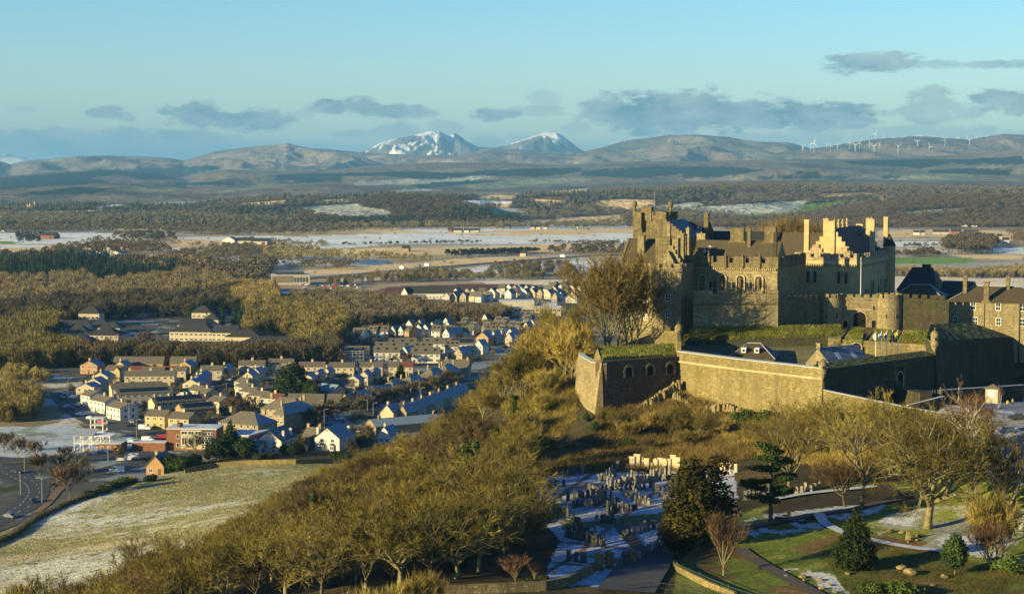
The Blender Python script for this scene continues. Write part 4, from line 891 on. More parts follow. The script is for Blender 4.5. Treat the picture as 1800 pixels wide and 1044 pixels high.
# --------------------------------------------------------- buildings to the right of the gate
g0 = site(1572, 505, 60); W = wid(g0.x, g0.y, CA, 1655)
b = Bld('magazine_house', 'stone house with a brown hipped roof and pale ridges right behind the gatehouse', g0, CA, W, 12, ZZ(522, 503)-60, S_OLD)
b.hip(ZZ(500, 508)-ZZ(522, 503), W*.42, 'x', SL_BROWN, SL_THIN)
b.part('ridge_flashing', MB().bar((W*.29, 6, b.h+ZZ(500, 508)-ZZ(522, 503)+.05), (W*.71, 6, b.h+ZZ(500, 508)-ZZ(522, 503)+.05), .12).bar((W*.71, 6, b.h+ZZ(500, 508)-ZZ(522, 503)+.05), (W+.4, -.4, b.h+.05), .1).bar((W*.29, 6, b.h+ZZ(500, 508)-ZZ(522, 503)+.05), (-.4, -.4, b.h+.05), .1), LEAD)
b.chim(wid(g0.x, g0.y, CA, 1563), -4, 2, ZZ(491, 500)-60, 1.1, 1.1, S_GOLD, 1)
g0 = site(1578, 545, 58); W = wid(g0.x, g0.y, CA, 1650)
b = Bld('grand_battery_house', 'large black-roofed building with a broad central chimney behind the hipped house', g0, CA, W, 15, ZZ(510, 543)-58, S_DARK)
b.hip(ZZ(470, 548)-ZZ(510, 543), W*.5, 'x', SL_DARK, SL_DARK)
b.chim(W*.62, 6.5, b.h+3, ZZ(465, 547)-58, 2.6, 1.4, S_DARK, 0)
b = Bld('store_house', 'dark slate-roofed building with one white sash window next to the guard house', site(1652, 520, 58), CA, 9.5, 12, ZZ(520, 518)-58, S_DARK)
b.gable(ZZ(496, 520)-ZZ(520, 518), 'x', SL_DARK, .1); b.win('f', 1.4, ZZ(522, 518)-58-1.6, 1.1, 1.6, 'sash', WHITE, plain('frosty_pane', (.35,.42,.5), .3, .1))
b.chim(-1.0, 1.0, b.h-2, ZZ(496, 518)-58, 1.2, 1.2, S_OLD, 2)
g0 = site(1667, 478, 56.5); W = wid(g0.x, g0.y, CA, 1830)
b = Bld('guard_house', 'two-storey sunlit stone house with sash windows and a hipped brown roof beside the dark rampart', g0, CA, W, 14, ZZ(530, 476)-56.5, S_GOLD)
rh = ZZ(503, 480)-ZZ(530, 476); b.hip(rh, W*.5, 'x', SL_BROWN, SL_THIN)
for px_ in (1713, 1757, 1800): b.win('f', wid(g0.x, g0.y, CA, px_), ZZ(544, 475)-56.5, 1.2, 1.9, 'sash', WHITE)
for px_ in (1682, 1717, 1758, 1800): b.win('f', wid(g0.x, g0.y, CA, px_), ZZ(570, 475)-56.5, 1.2, 1.9, 'sash', WHITE)
b.chim(wid(g0.x, g0.y, CA, 1694), 4, b.h+1, ZZ(488, 478)-56.5, 1.1, 1.1, S_OLD, 2); b.chim(wid(g0.x, g0.y, CA, 1736), .1, b.h-.3, ZZ(495, 475)-56.5, 1.4, 1.0, S_OLD, 2, flare=.9)
b.chim(wid(g0.x, g0.y, CA, 1768), 6, b.h+1.5, ZZ(488, 478)-56.5, 1.1, 1.1, S_OLD, 2)
b.part('downpipe', MB().bar((wid(g0.x, g0.y, CA, 1733), -.12, 0), (wid(g0.x, g0.y, CA, 1733), -.12, b.h), .09).bar((wid(g0.x, g0.y, CA, 1795), -.12, -4), (wid(g0.x, g0.y, CA, 1795), -.12, b.h), .2), IRON)
b.part('ridge_flashing', MB().bar((W*.25, 7, b.h+rh+.03), (-.4, -.4, b.h+.05), .1).bar((W*.25, 7, b.h+rh+.03), (W*.75, 7, b.h+rh+.03), .1), LEAD)
# --------------------------------------------------------- inner battery: dark wall, arch, grass banks
def bank(name, quads, mat, label=None, cat=None, kind='structure'):
    """sloping turf: quads given as four 3-D points (front-left, front-right, back-right, back-left), thick body below"""
    mb = MB()
    for q in quads:
        n = 14; vs = []; nu, nv = 14, 5
        a, b_, c_, d_ = [Vector(v) for v in q]
        for j in range(nv+1):
            for i in range(nu+1):
                u_, v_ = i/nu, j/nv; p = (a*(1-u_)+b_*u_)*(1-v_)+(d_*(1-u_)+c_*u_)*v_
                vs.append((p.x, p.y, p.z+(.12*math.sin(i*2.1+j*1.7) if 0 < j < nv else 0)))
        fs = [(j*(nu+1)+i, j*(nu+1)+i+1, (j+1)*(nu+1)+i+1, (j+1)*(nu+1)+i) for j in range(nv) for i in range(nu)]
        mb.add(vs, fs)
        lo = 4.0; w8 = [a, b_, c_, d_]
        mb.add([(p.x, p.y, p.z) for p in w8]+[(p.x, p.y, p.z-lo) for p in w8], [(0, 4, 5, 1), (1, 5, 6, 2), (2, 6, 7, 3), (3, 7, 4, 0)])
    o = mb.build(name, mat); tag(o, label, cat, kind=kind); return o
TUFT = []
def tufts(quad, n, h=.35, seed=1, name='grass', mat=None, w=.10):
    rr = np.random.RandomState(seed); a, b_, c_, d_ = [np.array(v) for v in quad]
    u_ = rr.rand(n, 1); v_ = rr.rand(n, 1); P = (a*(1-u_)+b_*u_)*(1-v_)+(d_*(1-u_)+c_*u_)*v_
    an = rr.rand(n)*6.283; hh = h*(.5+rr.rand(n)); t_ = rr.randn(n, 2)*.35*h
    V = np.empty((n, 3, 3)); V[:, 0] = P+np.stack([np.cos(an)*w, np.sin(an)*w, -.05+0*an], 1); V[:, 1] = P-np.stack([np.cos(an)*w, np.sin(an)*w, .05+0*an], 1)
    V[:, 2] = P+np.stack([t_[:, 0], t_[:, 1], hh], 1); TUFT.append(V.reshape(-1, 3))
w4a = at(1196, 599, 455); w4b = at(1454, 592, 456)
curtain('battery_wall', 'dark weed-streaked wall below the long grass bank', [(w4a.x, w4a.y, w4a.z, 50), (w4b.x, w4b.y, w4b.z, 50)], S_DARK, 2.5, False, band=S_DARK)
q = (at(1197, 598.5, 455.3), at(1478, 591, 456.3), at(1478, 573, 460.5), at(1218, 577, 459.5)); bank('grass_bank', [q], TURF); tufts(q, 26000, .55, 3)
w5a = at(1455, 594, 454); w5b = at(1597, 604, 450); w5c = at(1643, 607, 446)
curtain('arched_battery_wall', 'sunlit rampart wall with a dark round arch behind the flagpoles', [(w5a.x, w5a.y, w5a.z, 50), (w5b.x, w5b.y, w5b.z, 50), (w5c.x, w5c.y, w5c.z, 50)], S_RAMP, 2.5, False, band=S_GOLD, bandz=1.6)
ab = at(1508, 618, 450); a_, g_ = window_mesh(2.6, 2.9, 'arch', S_TRIM, SHADE_PANE)
arch = tag(empty('vault_arch', (ab.x, w5a.y-(ab.x-w5a.x)*.19-.45, ZZ(623, 450)), R(-10)), 'round dark vault opening in the sunlit battery wall behind the flagpoles', 'archway')
add_kid('surround', a_, arch, (0, -.15, 0)); add_kid('opening', g_, arch, (0, -.15, 0))
# gun embrasures: grass merlons between sloping stone cheeks
for i, (xa, xb) in enumerate(((1488, 1522), (1530, 1570), (1580, 1638))):
    q = (at(xa-2, 594.5+i*4, 453), at(xb-6 if i < 2 else xb, 596.5+i*4, 452), at(xb-2, 578+i*2.2, 464), at(xa+8, 577+i*2, 464)); bank('grass_bank', [q], TURF); tufts(q, 3500, .4, 30+i)
    ck = at(xa-14, 593+i*4, 453); cd_ = at(xa+2, 579+i*2, 463)
    mb = MB().prism([(ck.x, ck.y), (ck.x+.6, ck.y-.1), (cd_.x+.6, cd_.y), (cd_.x, cd_.y)], [ck.z-2.5]*4, [ck.z, ck.z, cd_.z+.3, cd_.z+.3])
    mb.prism([(ck.x-1.5, ck.y-.2), (ck.x, ck.y-.2), (cd_.x, cd_.y), (cd_.x-1.2, cd_.y)], [ck.z-2.5]*4, [ck.z-1.4, ck.z-1.4, cd_.z-1, cd_.z-1])
    tag(mb.build('gun_embrasure', S_OLD), ['stone-cheeked gun embrasure beside the long grass bank', 'stone-cheeked gun embrasure above the dark vault arch', 'stone-cheeked gun embrasure behind the middle flagpoles'][i], 'embrasure')
def sentry(px, py, d, s, label):
    p = at(px, py, d); o = tag(empty('sentry_turret', (p.x, p.y, p.z)), label, 'turret')
    MB().lathe(0, 0, [(.25*s, -3.0*s), (.75*s, -2.0*s), (1.25*s, -.8*s), (1.25*s, 2.2*s), (1.4*s, 2.35*s), (1.4*s, 2.6*s)], 14).build('body', S_GOLD, o)
    MB().lathe(0, 0, [(1.3*s, 2.605*s), (1.15*s, 3.1*s), (.7*s, 3.6*s), (.2*s, 3.85*s), (.12*s, 4.2*s), (.24*s, 4.45*s), (.05*s, 4.75*s)], 14).build('dome', S_RAMP, o)
    MB().box(-.2*s, -1.32*s, .7*s, .2*s, -1.2*s, 1.6*s).build('lookout_slit', SHADE_PANE, o); MB().box(.95*s, -.95*s, .7*s, 1.0*s, -.6*s, 1.6*s).build('lookout_slit', SHADE_PANE, o)
# --------------------------------------------------------- outer defences
A = (P4(1190, 618, 427, 44), P4(1300, 632, 411, 43), P4(1447, 648, 394, 40))
curtain('outer_rampart', 'long gold sunlit outer rampart above the bramble slope', list(A), S_RAMP, 2.2, False, batter=.06, band=S_TRIM, cap=SNOWCAP, bandz=2.6)
Bp = (P4(1448, 649, 394, 44), P4(1560, 635, 411, 44), P4(1641, 624, 426, 44))
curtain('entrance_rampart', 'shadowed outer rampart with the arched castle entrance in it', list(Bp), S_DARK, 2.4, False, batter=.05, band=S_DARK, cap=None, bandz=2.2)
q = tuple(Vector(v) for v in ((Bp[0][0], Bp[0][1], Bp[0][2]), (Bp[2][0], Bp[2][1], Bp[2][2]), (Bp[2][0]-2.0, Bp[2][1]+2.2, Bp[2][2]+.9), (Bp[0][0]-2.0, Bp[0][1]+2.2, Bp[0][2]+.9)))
bank('grass_bank', [q], grassm('shade_turf', (.05,.065,.02), (.10,.11,.03), .3))  # darker copy of the bank turf, the rampart's shade put into its colour
sentry(1446, 652, 393.6, .75, 'domed stone sentry turret on the sharp corner of the outer rampart')
sentry(1193, 589, 448, .8, 'domed stone sentry turret by the tall tower above the red battery')
sentry(1643, 602, 425.5, .8, 'domed stone sentry turret where the sunlit wall meets the dark rampart')
# doorway in the entrance rampart
dn = Vector((Bp[2][0]-Bp[0][0], Bp[2][1]-Bp[0][1], 0)).normalized(); ang = math.atan2(dn.y, dn.x)
dp = at(1583, 688, 414.5); s_ = (Vector((dp.x, dp.y, 0))-Vector((Bp[0][0], Bp[0][1], 0))).dot(dn); dq = Vector((Bp[0][0], Bp[0][1], 0))+dn*s_; nrm = Vector((dn.y, -dn.x, 0))
ent = tag(empty('entrance_doorway', (dq.x+nrm.x*.65, dq.y+nrm.y*.65, ZZ(689, 414)), ang), 'tall pale-framed arched doorway in the shadowed rampart', 'doorway')
a_, g_ = window_mesh(2.6, 4.9, 'arch', S_TRIM, SHADE_PANE); add_kid('surround', a_, ent, (0, 0, 0)); add_kid('opening', g_, ent, (0, 0, 0))
MB().box(-2.3, -.05, 0, -1.55, .35, 6.3).box(1.55, -.05, 0, 2.3, .35, 6.3).box(-2.3, -.05, 6.302, 2.3, .35, 6.9).build('door_frame', S_OLD, ent)
# dark right rampart
Dp = (P4(1644, 604, 427, 42), P4(1700, 596, 452, 42), P4(1776, 592, 470, 42), P4(1797, 600, 474, 42), P4(1830, 612, 520, 42))
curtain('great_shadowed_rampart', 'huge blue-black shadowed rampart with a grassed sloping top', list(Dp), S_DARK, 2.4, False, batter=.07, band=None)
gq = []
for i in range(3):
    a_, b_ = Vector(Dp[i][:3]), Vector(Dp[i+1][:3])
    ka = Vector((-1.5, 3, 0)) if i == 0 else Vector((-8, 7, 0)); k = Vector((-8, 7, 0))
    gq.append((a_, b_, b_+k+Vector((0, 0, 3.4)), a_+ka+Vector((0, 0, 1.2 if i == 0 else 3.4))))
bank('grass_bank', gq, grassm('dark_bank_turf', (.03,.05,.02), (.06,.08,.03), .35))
# counterscarp (outer lip of the ditch)
curtain('ditch_wall', 'low sunlit wall falling right from the rampart corner along the dark ditch', [P4(1447, 686, 393, 38), P4(1530, 703, 388, 38), P4(1600, 717, 385, 38), P4(1665, 728, 383, 38)], S_RAMP, 1.0, False, batter=.04, cap=SNOWCAP)
# bridge, parapets
def slabwall(name, label, a, b, zt0, zt1, zb, th, mat, cap=None, cat='wall'):
    return curtain(name, label, [(a[0], a[1], zt0, zb), (b[0], b[1], zt1, zb)], mat, th, False, cap=cap, cat=cat)
p, q = at(1572, 682, 413), at(1617, 690, 401)
slabwall('entrance_bridge', 'stone bridge over the ditch with a low arch under it', (p.x, p.y), (q.x, q.y), p.z, q.z, 44, 3.2, S_DARK, None, 'bridge')
p, q = at(1598, 713, 392), at(1660, 697, 399)
slabwall('esplanade_parapet', 'snow-capped dark parapet leading to the pedestal figure', (p.x, p.y), (q.x, q.y), p.z, q.z, 47, .6, S_DARK, SNOWCAP)
p, q = at(1655, 686, 404), at(1800, 677, 418)
slabwall('forecourt_wall', 'thin snow-capped wall in front of the great shadowed rampart', (p.x, p.y), (q.x, q.y), p.z, q.z, 48, .5, S_DARK, SNOWCAP)
rl = tag(empty('bridge_railing', at(1612, 697, 405)), 'grey metal railing beside the bridge over the ditch', 'railing')
mb = MB(); 
for k in range(10): mb.bar((k*.75, k*.55, 0), (k*.75, k*.55, 1.1), .05)
mb.bar((0, 0, 1.1), (6.75, 4.95, 1.1), .05).bar((0, 0, .55), (6.75, 4.95, .55), .04); mb.build('rails', LEAD, rl); MB().box(-.2,-.2,-.8,.2,.2,1.2).box(6.6,4.8,-.8,7.0,5.2,1.2).build('post', S_OLD, rl)
# retaining wall of the esplanade
E = [at(1640, 742, 372), at(1695, 779, 348), at(1800, 831, 313)]
curtain('esplanade_retaining_wall', 'snow-topped gold retaining wall holding up the car park', [(E[0].x, E[0].y, E[0].z+.3, 40), (E[1].x, E[1].y, E[1].z+.3, 40), (E[2].x, E[2].y, E[2].z+.3, 40), (E[2].x+12, E[2].y-45, E[2].z+.3, 38)], S_RAMP, 1.0, False, batter=.05, cap=SNOWCAP)
# --------------------------------------------------------- red battery (left bastion)
b0 = [P4(1015, 616, 441, 40), P4(1019, 625, 430, 40), P4(1040, 637, 419, 38), P4(1057, 640, 413, 38)]
curtain('spur_flank', 'pale battered curving flank of the bastion, snow on its coping', b0, S_GOLD, 1.4, False, batter=.13, cap=SNOWCAP)
f0 = P4(1058, 632, 413, 38); f1 = P4(1190, 627, 426, 40)
f0 = (f0[0], f0[1], ZZ(636, 413), 38)
root = curtain('red_battery', 'dark red bastion wall with three arched gun ports under a grass bank', [f0, f1], S_RED, 2.6, False, batter=.05, band=None, cap=S_OLD)
dn = Vector((f1[0]-f0[0], f1[1]-f0[1], 0)); Lf = dn.length; dn.normalize(); ang = math.atan2(dn.y, dn.x)
for px_ in (1105, 1143, 1178):
    u_ = wid(f0[0], f0[1], ang, px_); zc_ = ZZ(661, 419); 
    a_, g_ = window_mesh(2.1, 2.5, 'arch', S_TRIM, SHADE_PANE)
    nrm = Vector((dn.y, -dn.x, 0))
    o = add_kid('gun_port', a_, root, (dn.x*u_+nrm.x*.32, dn.y*u_+nrm.y*.32, zc_), ang); add_kid('opening', g_, o, (0, .0, 0))
    vm = MB()
    for k in range(11):
        an = math.pi*k/10; rx = 1.45; cx_, cz_ = -rx*math.cos(an), 1.45+rx*math.sin(an); vm.box(cx_-.2, -.22, cz_-.2, cx_+.2, -.02, cz_+.2)
    for k in range(3): vm.box(-1.65, -.22, k*.5, -1.3, -.02, k*.5+.3); vm.box(1.3, -.22, k*.5, 1.65, -.02, k*.5+.3)
    vo = vm.build('voussoirs', S_OLD, o)
q = (at(1060, 629, 414.5), at(1190, 626, 427), at(1184, 605, 436), at(1052, 612, 427)); bank('grass_bank', [q], TURF); tufts(q, 9000, .5, 9)
# triangular stone end of the bank and parapet going back to the sentry turret
mb = MB(); a_, b_, c_ = at(1040, 640, 418), at(1060, 640, 413.5), at(1050, 612, 422)
mb.add([tuple(a_), tuple(b_), tuple(c_), (a_.x+1, a_.y+4, a_.z), (b_.x+1, b_.y+5, b_.z), (c_.x+.8, c_.y+4, c_.z)], [(0, 1, 2), (5, 4, 3), (0, 3, 4, 1), (1, 4, 5, 2), (2, 5, 3, 0)])
tag(mb.build('bank_end_wall', S_RAMP), 'triangular stone end wall closing the grass bank of the red battery', 'wall')
curtain('turret_wall', 'short sunlit wall joining the red battery to the sentry turret', [P4(1151, 578, 449, 52), P4(1190, 583, 447, 50), P4(1191, 600, 430, 50)], S_RAMP, .9, False, cap=None)
# tumbled crag under the ramparts
def crag(name, label, pts, seed, mat):
    rr = random.Random(seed); mb = MB()
    for (x_, y_, z_, s_) in pts:
        n = 5; top_ = []; bot = []
        for k in range(n):
            a_ = 2*math.pi*k/n+rr.uniform(-.3, .3); r_ = s_*rr.uniform(.7, 1.2); top_.append((x_+r_*.7*math.cos(a_), y_+r_*.7*math.sin(a_), z_+s_*rr.uniform(.2, .9))); bot.append((x_+r_*1.15*math.cos(a_), y_+r_*1.15*math.sin(a_), z_-s_*1.8))
        cx_ = (x_+rr.uniform(-.3, .3)*s_, y_+rr.uniform(-.3, .3)*s_, z_+s_*rr.uniform(.9, 1.3))
        mb.add(top_+bot+[cx_], [(k, (k+1) % n, 2*n) for k in range(n)]+[(n+k, n+(k+1) % n, (k+1) % n, k) for k in range(n)])
    return tag(mb.build(name, mat), label, 'rock')
m, t = mat_new('crag_rock'); p = posv(t); n_ = t.noise(p, .8, 6, .7)
finish(t, t.mix(t.ramp(n_, [(.35, 0), (.65, 1)]), (.12,.095,.05), (.33,.26,.13)), .95, .1, bump=n_, bstr=1.0, bdist=.5); ROCK = m
rr = random.Random(4); pts = []
for k in range(60):
    u_ = k/59; px_ = 1185+u_*250; dd_ = 425.5-u_*30; pp = at(px_, 0, dd_); y_ = dd_-1.8-rr.random()*1.8; x_ = xat(px_, dd_)-1.6
    zt_ = [48.5+3.2*math.exp(-((px_-1195)/25)**2)+2.6*math.exp(-((px_-1290)/35)**2)][0]-2.6*u_
    pts.append((x_, y_, zt_, rr.uniform(.45, 1.0)))
crag('crag', 'tumbled golden crag at the foot of the long sunlit rampart', pts, 5, ROCK)
pts = []
for k in range(22):
    u_ = k/21; px_ = 1110+u_*78; dd_ = 418+u_*8; pts.append((xat(px_, dd_)+.5, dd_-1.8-rr.random(), ZZ(712-u_*50, dd_)-1.2, rr.uniform(.4, .85)))
crag('crag', 'dark jagged rock stepping up under the red battery', pts, 8, ROCK)
# --------------------------------------------------------- café roofs between the walls
g0 = at(1278, 634, 441); W = 11.5
b = Bld('pavilion', 'low pavilion with a pyramid-like slate roof, pale ridge lines and two white dormers', (g0.x+.5, 441, 54.5), R(-14), W, 13, ZZ(629, 441)-54.5, S_OLD)
rz_ = ZZ(603, 446)-ZZ(629, 441); b.hip(rz_, 3.5, 'x', SL_BROWN, SL_THIN)
hb = b.h; b.part('ridge_flashing', MB().bar((W/2-1.75, 6.5, hb+rz_+.03), (W/2+1.75, 6.5, hb+rz_+.03), .12).bar((W/2+1.75, 6.5, hb+rz_), (W+.4, -.4, hb), .1).bar((W/2+1.75, 6.5, hb+rz_), (W+.4, 13.4, hb), .1).bar((W/2-1.75, 6.5, hb+rz_), (-.4, -.4, hb), .1), LEAD)
for xx in (3.6, 7.0):
    o = MB().box(xx-.6, 1.6, hb+rz_*.38, xx+.6, 4.5, hb+rz_*.38+1.2).build('dormer', WHITE, b.root); a_, g_ = window_mesh(.7, .7, 'plain', WHITE); add_kid('window', a_, o, (xx, 1.58, hb+rz_*.38+.25)); add_kid('pane', g_, o, (xx, 1.58, hb+rz_*.38+.25))
g0 = at(1415, 640, 418)
b = Bld('gabled_cafe', 'small stone building with a sunlit gable and blue-frosted roof with two skylights', (g0.x+.2, 418, 54.0), R(-50), 7.5, 15, ZZ(637, 417)-54.0, S_GOLD)
rz_ = 3.6; b.gable(rz_, 'y', SL_DARK, .15, SL_THIN)
b.chim(3.75, .5, b.h+rz_-1.2, b.h+rz_+1.3, 1.1, .8, S_GOLD, 0); b.win('f', 3.75, b.h-.4, .8, 1.0, 'plain', S_TRIM)
for yy in (4.5, 10.2):
    k = rz_/3.75; z_ = b.h+rz_; sk = MB()
    def sl(u_): return (3.75+u_, z_-u_*k+.22)
    (xa, za_), (xb, zb__) = sl(1.4), sl(3.0); sk.add([(xa, yy, za_), (xb, yy, zb__), (xb, yy+1.5, zb__), (xa, yy+1.5, za_), (xa, yy, za_-.2), (xb, yy, zb__-.2), (xb, yy+1.5, zb__-.2), (xa, yy+1.5, za_-.2)], [(0,1,2,3),(0,4,5,1),(1,5,6,2),(2,6,7,3),(3,7,4,0)])
    sk.build('skylight', SNOWCAP, b.root)
# flags
def flag_mesh(kind):
    nx, nz = 2, 12; W_, H_ = .75, 2.0
    mats = {'white': (.75,.76,.78), 'blue': (.05,.30,.50), 'red': (.5,.05,.06), 'navy': (.03,.06,.25), 'yellow': (.75,.55,.03)}
    vs, fs, mi = [], [], []; N = 8; M = 16
    for j in range(M+1):
        for i in range(N+1):
            u_, v_ = i/N, j/M
            vs.append((W_*u_*(.6+.4*math.sin(v_*4+1)), .12*math.sin(u_*9+v_*5), -v_*H_-u_*.5))
    pal = []
    for j in range(M):
        for i in range(N):
            fs.append((j*(N+1)+i, j*(N+1)+i+1, (j+1)*(N+1)+i+1, (j+1)*(N+1)+i)); u_, v_ = (i+.5)/N, (j+.5)/M
            if kind == 'saltire': c_ = 'white' if abs(u_-v_) < .16 or abs(u_-(1-v_)) < .16 else 'blue'
            elif kind == 'union': c_ = 'red' if abs(u_-.5) < .1 or abs(v_-.5) < .08 else ('white' if abs(u_-v_) < .18 or abs(u_-(1-v_)) < .18 or abs(u_-.5) < .2 else 'navy')
            elif kind == 'yellow': c_ = 'yellow'
            else: c_ = 'white' if (v_ < .75) else 'blue'
            if c_ not in pal: pal.append(c_)
            mi.append(pal.index(c_))
    me = bpy.data.meshes.new('flag'); me.from_pydata(vs, [], fs)
    for c_ in pal: me.materials.append(plain('cloth_'+c_, mats[c_], .8, .08))
    me.polygons.foreach_set('material_index', mi); me.update(); return me
fl = [(1541, 632, 583, 'pale', 'pole with a hanging pale flag, nearest the gabled roof'), (1551, 631, 582, 'saltire', 'pole with a blue and white crossed flag'), (1560.5, 630, 581, 'union', 'pole with a red, white and blue crossed flag'),
      (1570, 629, 580, None, 'bare flagpole between the red-white-blue and yellow flags'), (1579.5, 628, 580, 'yellow', 'pole with a limp yellow flag')]
for i, (px_, yb, yt, kd, lb) in enumerate(fl):
    d_ = 423+i*1.0; o = tag(empty('flagpole', (xat(px_, d_), d_, ZZ(yb+6, d_))), lb, 'flagpole', 'flagpoles behind the entrance rampart'); hh = ZZ(yt, d_)-ZZ(yb+6, d_)
    MB().bar((0, 0, 0), (0, 0, hh), .09, .06).build('pole', WHITE, o); MB().cyl(0, 0, -.4, .25, .22, .2, 8).build('base', LEAD, o)
    if kd: link('flag', flag_mesh(kd), o, (-.02, 0, hh-.3), R(180 if kd in ('pale',) else 170))
# ------------------------------------------------------------------ trees
def barkm(name, c1, c2):
    m, t = mat_new(name); p = posv(t); r_ = rnd(t)
    c = t.mix(t.ramp(t.noise(p, 1.5, 4, .7), [(.35, 0), (.65, 1)]), c1, c2)
    c = t.mix(1.0, c, t.ramp(r_, [(0, .75), (1, 1.2)]), 'MULTIPLY')
    finish(t, c, .9, .1, bump=t.noise(p, 6.0, 3), bstr=.6, bdist=.1); return m
def twigm(name, c1, c2, tr=0.0):
    """fine twigs / leaves: colour varies tree to tree and clump to clump"""
    m, t = mat_new(name); p = posv(t); r_ = rnd(t)
    c = t.mix(t.ramp(t.noise(p, .33, 3, .6), [(.35, 0), (.65, 1)]), c1, c2)
    c = t.mix(t.m('MULTIPLY', t.m('FRACT', t.m('MULTIPLY', r_, 7.3)), .5), c, (c1[0]*1.15, c1[1]*.9, c1[2]*1.0))
    c = t.mix(1.0, c, t.ramp(r_, [(0, .55), (1, 1.45)]), 'MULTIPLY')
    c = t.mix(1.0, c, t.ramp(t.noise(p, 3.0, 2, .6), [(.3, .6), (.7, 1.35)]), 'MULTIPLY')
    c = t.mix(1.0, c, t.ramp(t.noise(p, .07, 3, .7), [(.32, .6), (.68, 1.4)]), 'MULTIPLY')
    finish(t, c, .9, .08); return m
BARK = barkm('bark', (.15,.13,.065), (.28,.245,.13)); BARKD = barkm('bark_dark', (.09,.075,.042), (.18,.15,.09)); BIRCH = barkm('bark_birch', (.45,.36,.26), (.72,.62,.50))
TW_OLIVE = twigm('twigs_olive', (.105,.092,.022), (.215,.18,.044)); TW_GOLD = twigm('twigs_gold', (.19,.155,.04), (.32,.26,.065)); TW_BROWN = twigm('twigs_brown', (.075,.056,.028), (.13,.095,.045))
TW_RED = twigm('twigs_red', (.12,.078,.045), (.19,.125,.065)); TW_DULL = twigm('twigs_dull', (.09,.085,.055), (.15,.135,.085))
LF_DARK = twigm('leaves_dark', (.018,.035,.012), (.05,.075,.02)); LF_YEW = twigm('leaves_yew', (.03,.035,.010), (.12,.10,.022)); LF_IVY = twigm('leaves_ivy', (.035,.065,.015), (.10,.13,.025)); LF_CEDAR = twigm('needles_cedar', (.03,.06,.015), (.10,.13,.03))
LF_FIR = twigm('needles_fir', (.010,.024,.014), (.028,.05,.02)); GRASSB = twigm('grass_blades', (.10,.13,.025), (.26,.24,.06)); BRAM = twigm('bramble', (.12,.095,.03), (.21,.165,.05))

def tubes(S, n=5):
    """S: list of (p0,p1,r0,r1) -> V,F quads"""
    A = np.array([s[0] for s in S], float); B = np.array([s[1] for s in S], float); r0 = np.array([s[2] for s in S])[:, None]; r1 = np.array([s[3] for s in S])[:, None]
    D = B-A; D /= np.linalg.norm(D, axis=1)[:, None]+1e-9
    ref = np.where(np.abs(D[:, 2:3]) < .9, np.array([[0, 0, 1.]]), np.array([[1., 0, 0]])); U = np.cross(D, ref); U /= np.linalg.norm(U, axis=1)[:, None]; W_ = np.cross(D, U)
    k = len(S); V = np.empty((k, 2*n, 3))
    for i in range(n):
        a = 2*math.pi*i/n; o = U*math.cos(a)+W_*math.sin(a); V[:, i] = A+o*r0; V[:, n+i] = B+o*r1
    Fq = np.array([[i, (i+1) % n, n+(i+1) % n, n+i] for i in range(n)]); Fq = (Fq[None]+np.arange(k)[:, None, None]*2*n).reshape(-1, 4)
    return V.reshape(-1, 3), Fq
def twig_tris(P, D, L, w, rs):
    """one long thin triangle per twig"""
    n = len(P); D = D/(np.linalg.norm(D, axis=1)[:, None]+1e-9); Q = np.cross(D, rs.randn(n, 3)); Q /= np.linalg.norm(Q, axis=1)[:, None]+1e-9
    w = np.broadcast_to(w, (n,))[:, None]; L = np.broadcast_to(L, (n,))[:, None]
    V = np.stack([P-Q*w/2, P+Q*w/2, P+D*L], 1); return V.reshape(-1, 3)
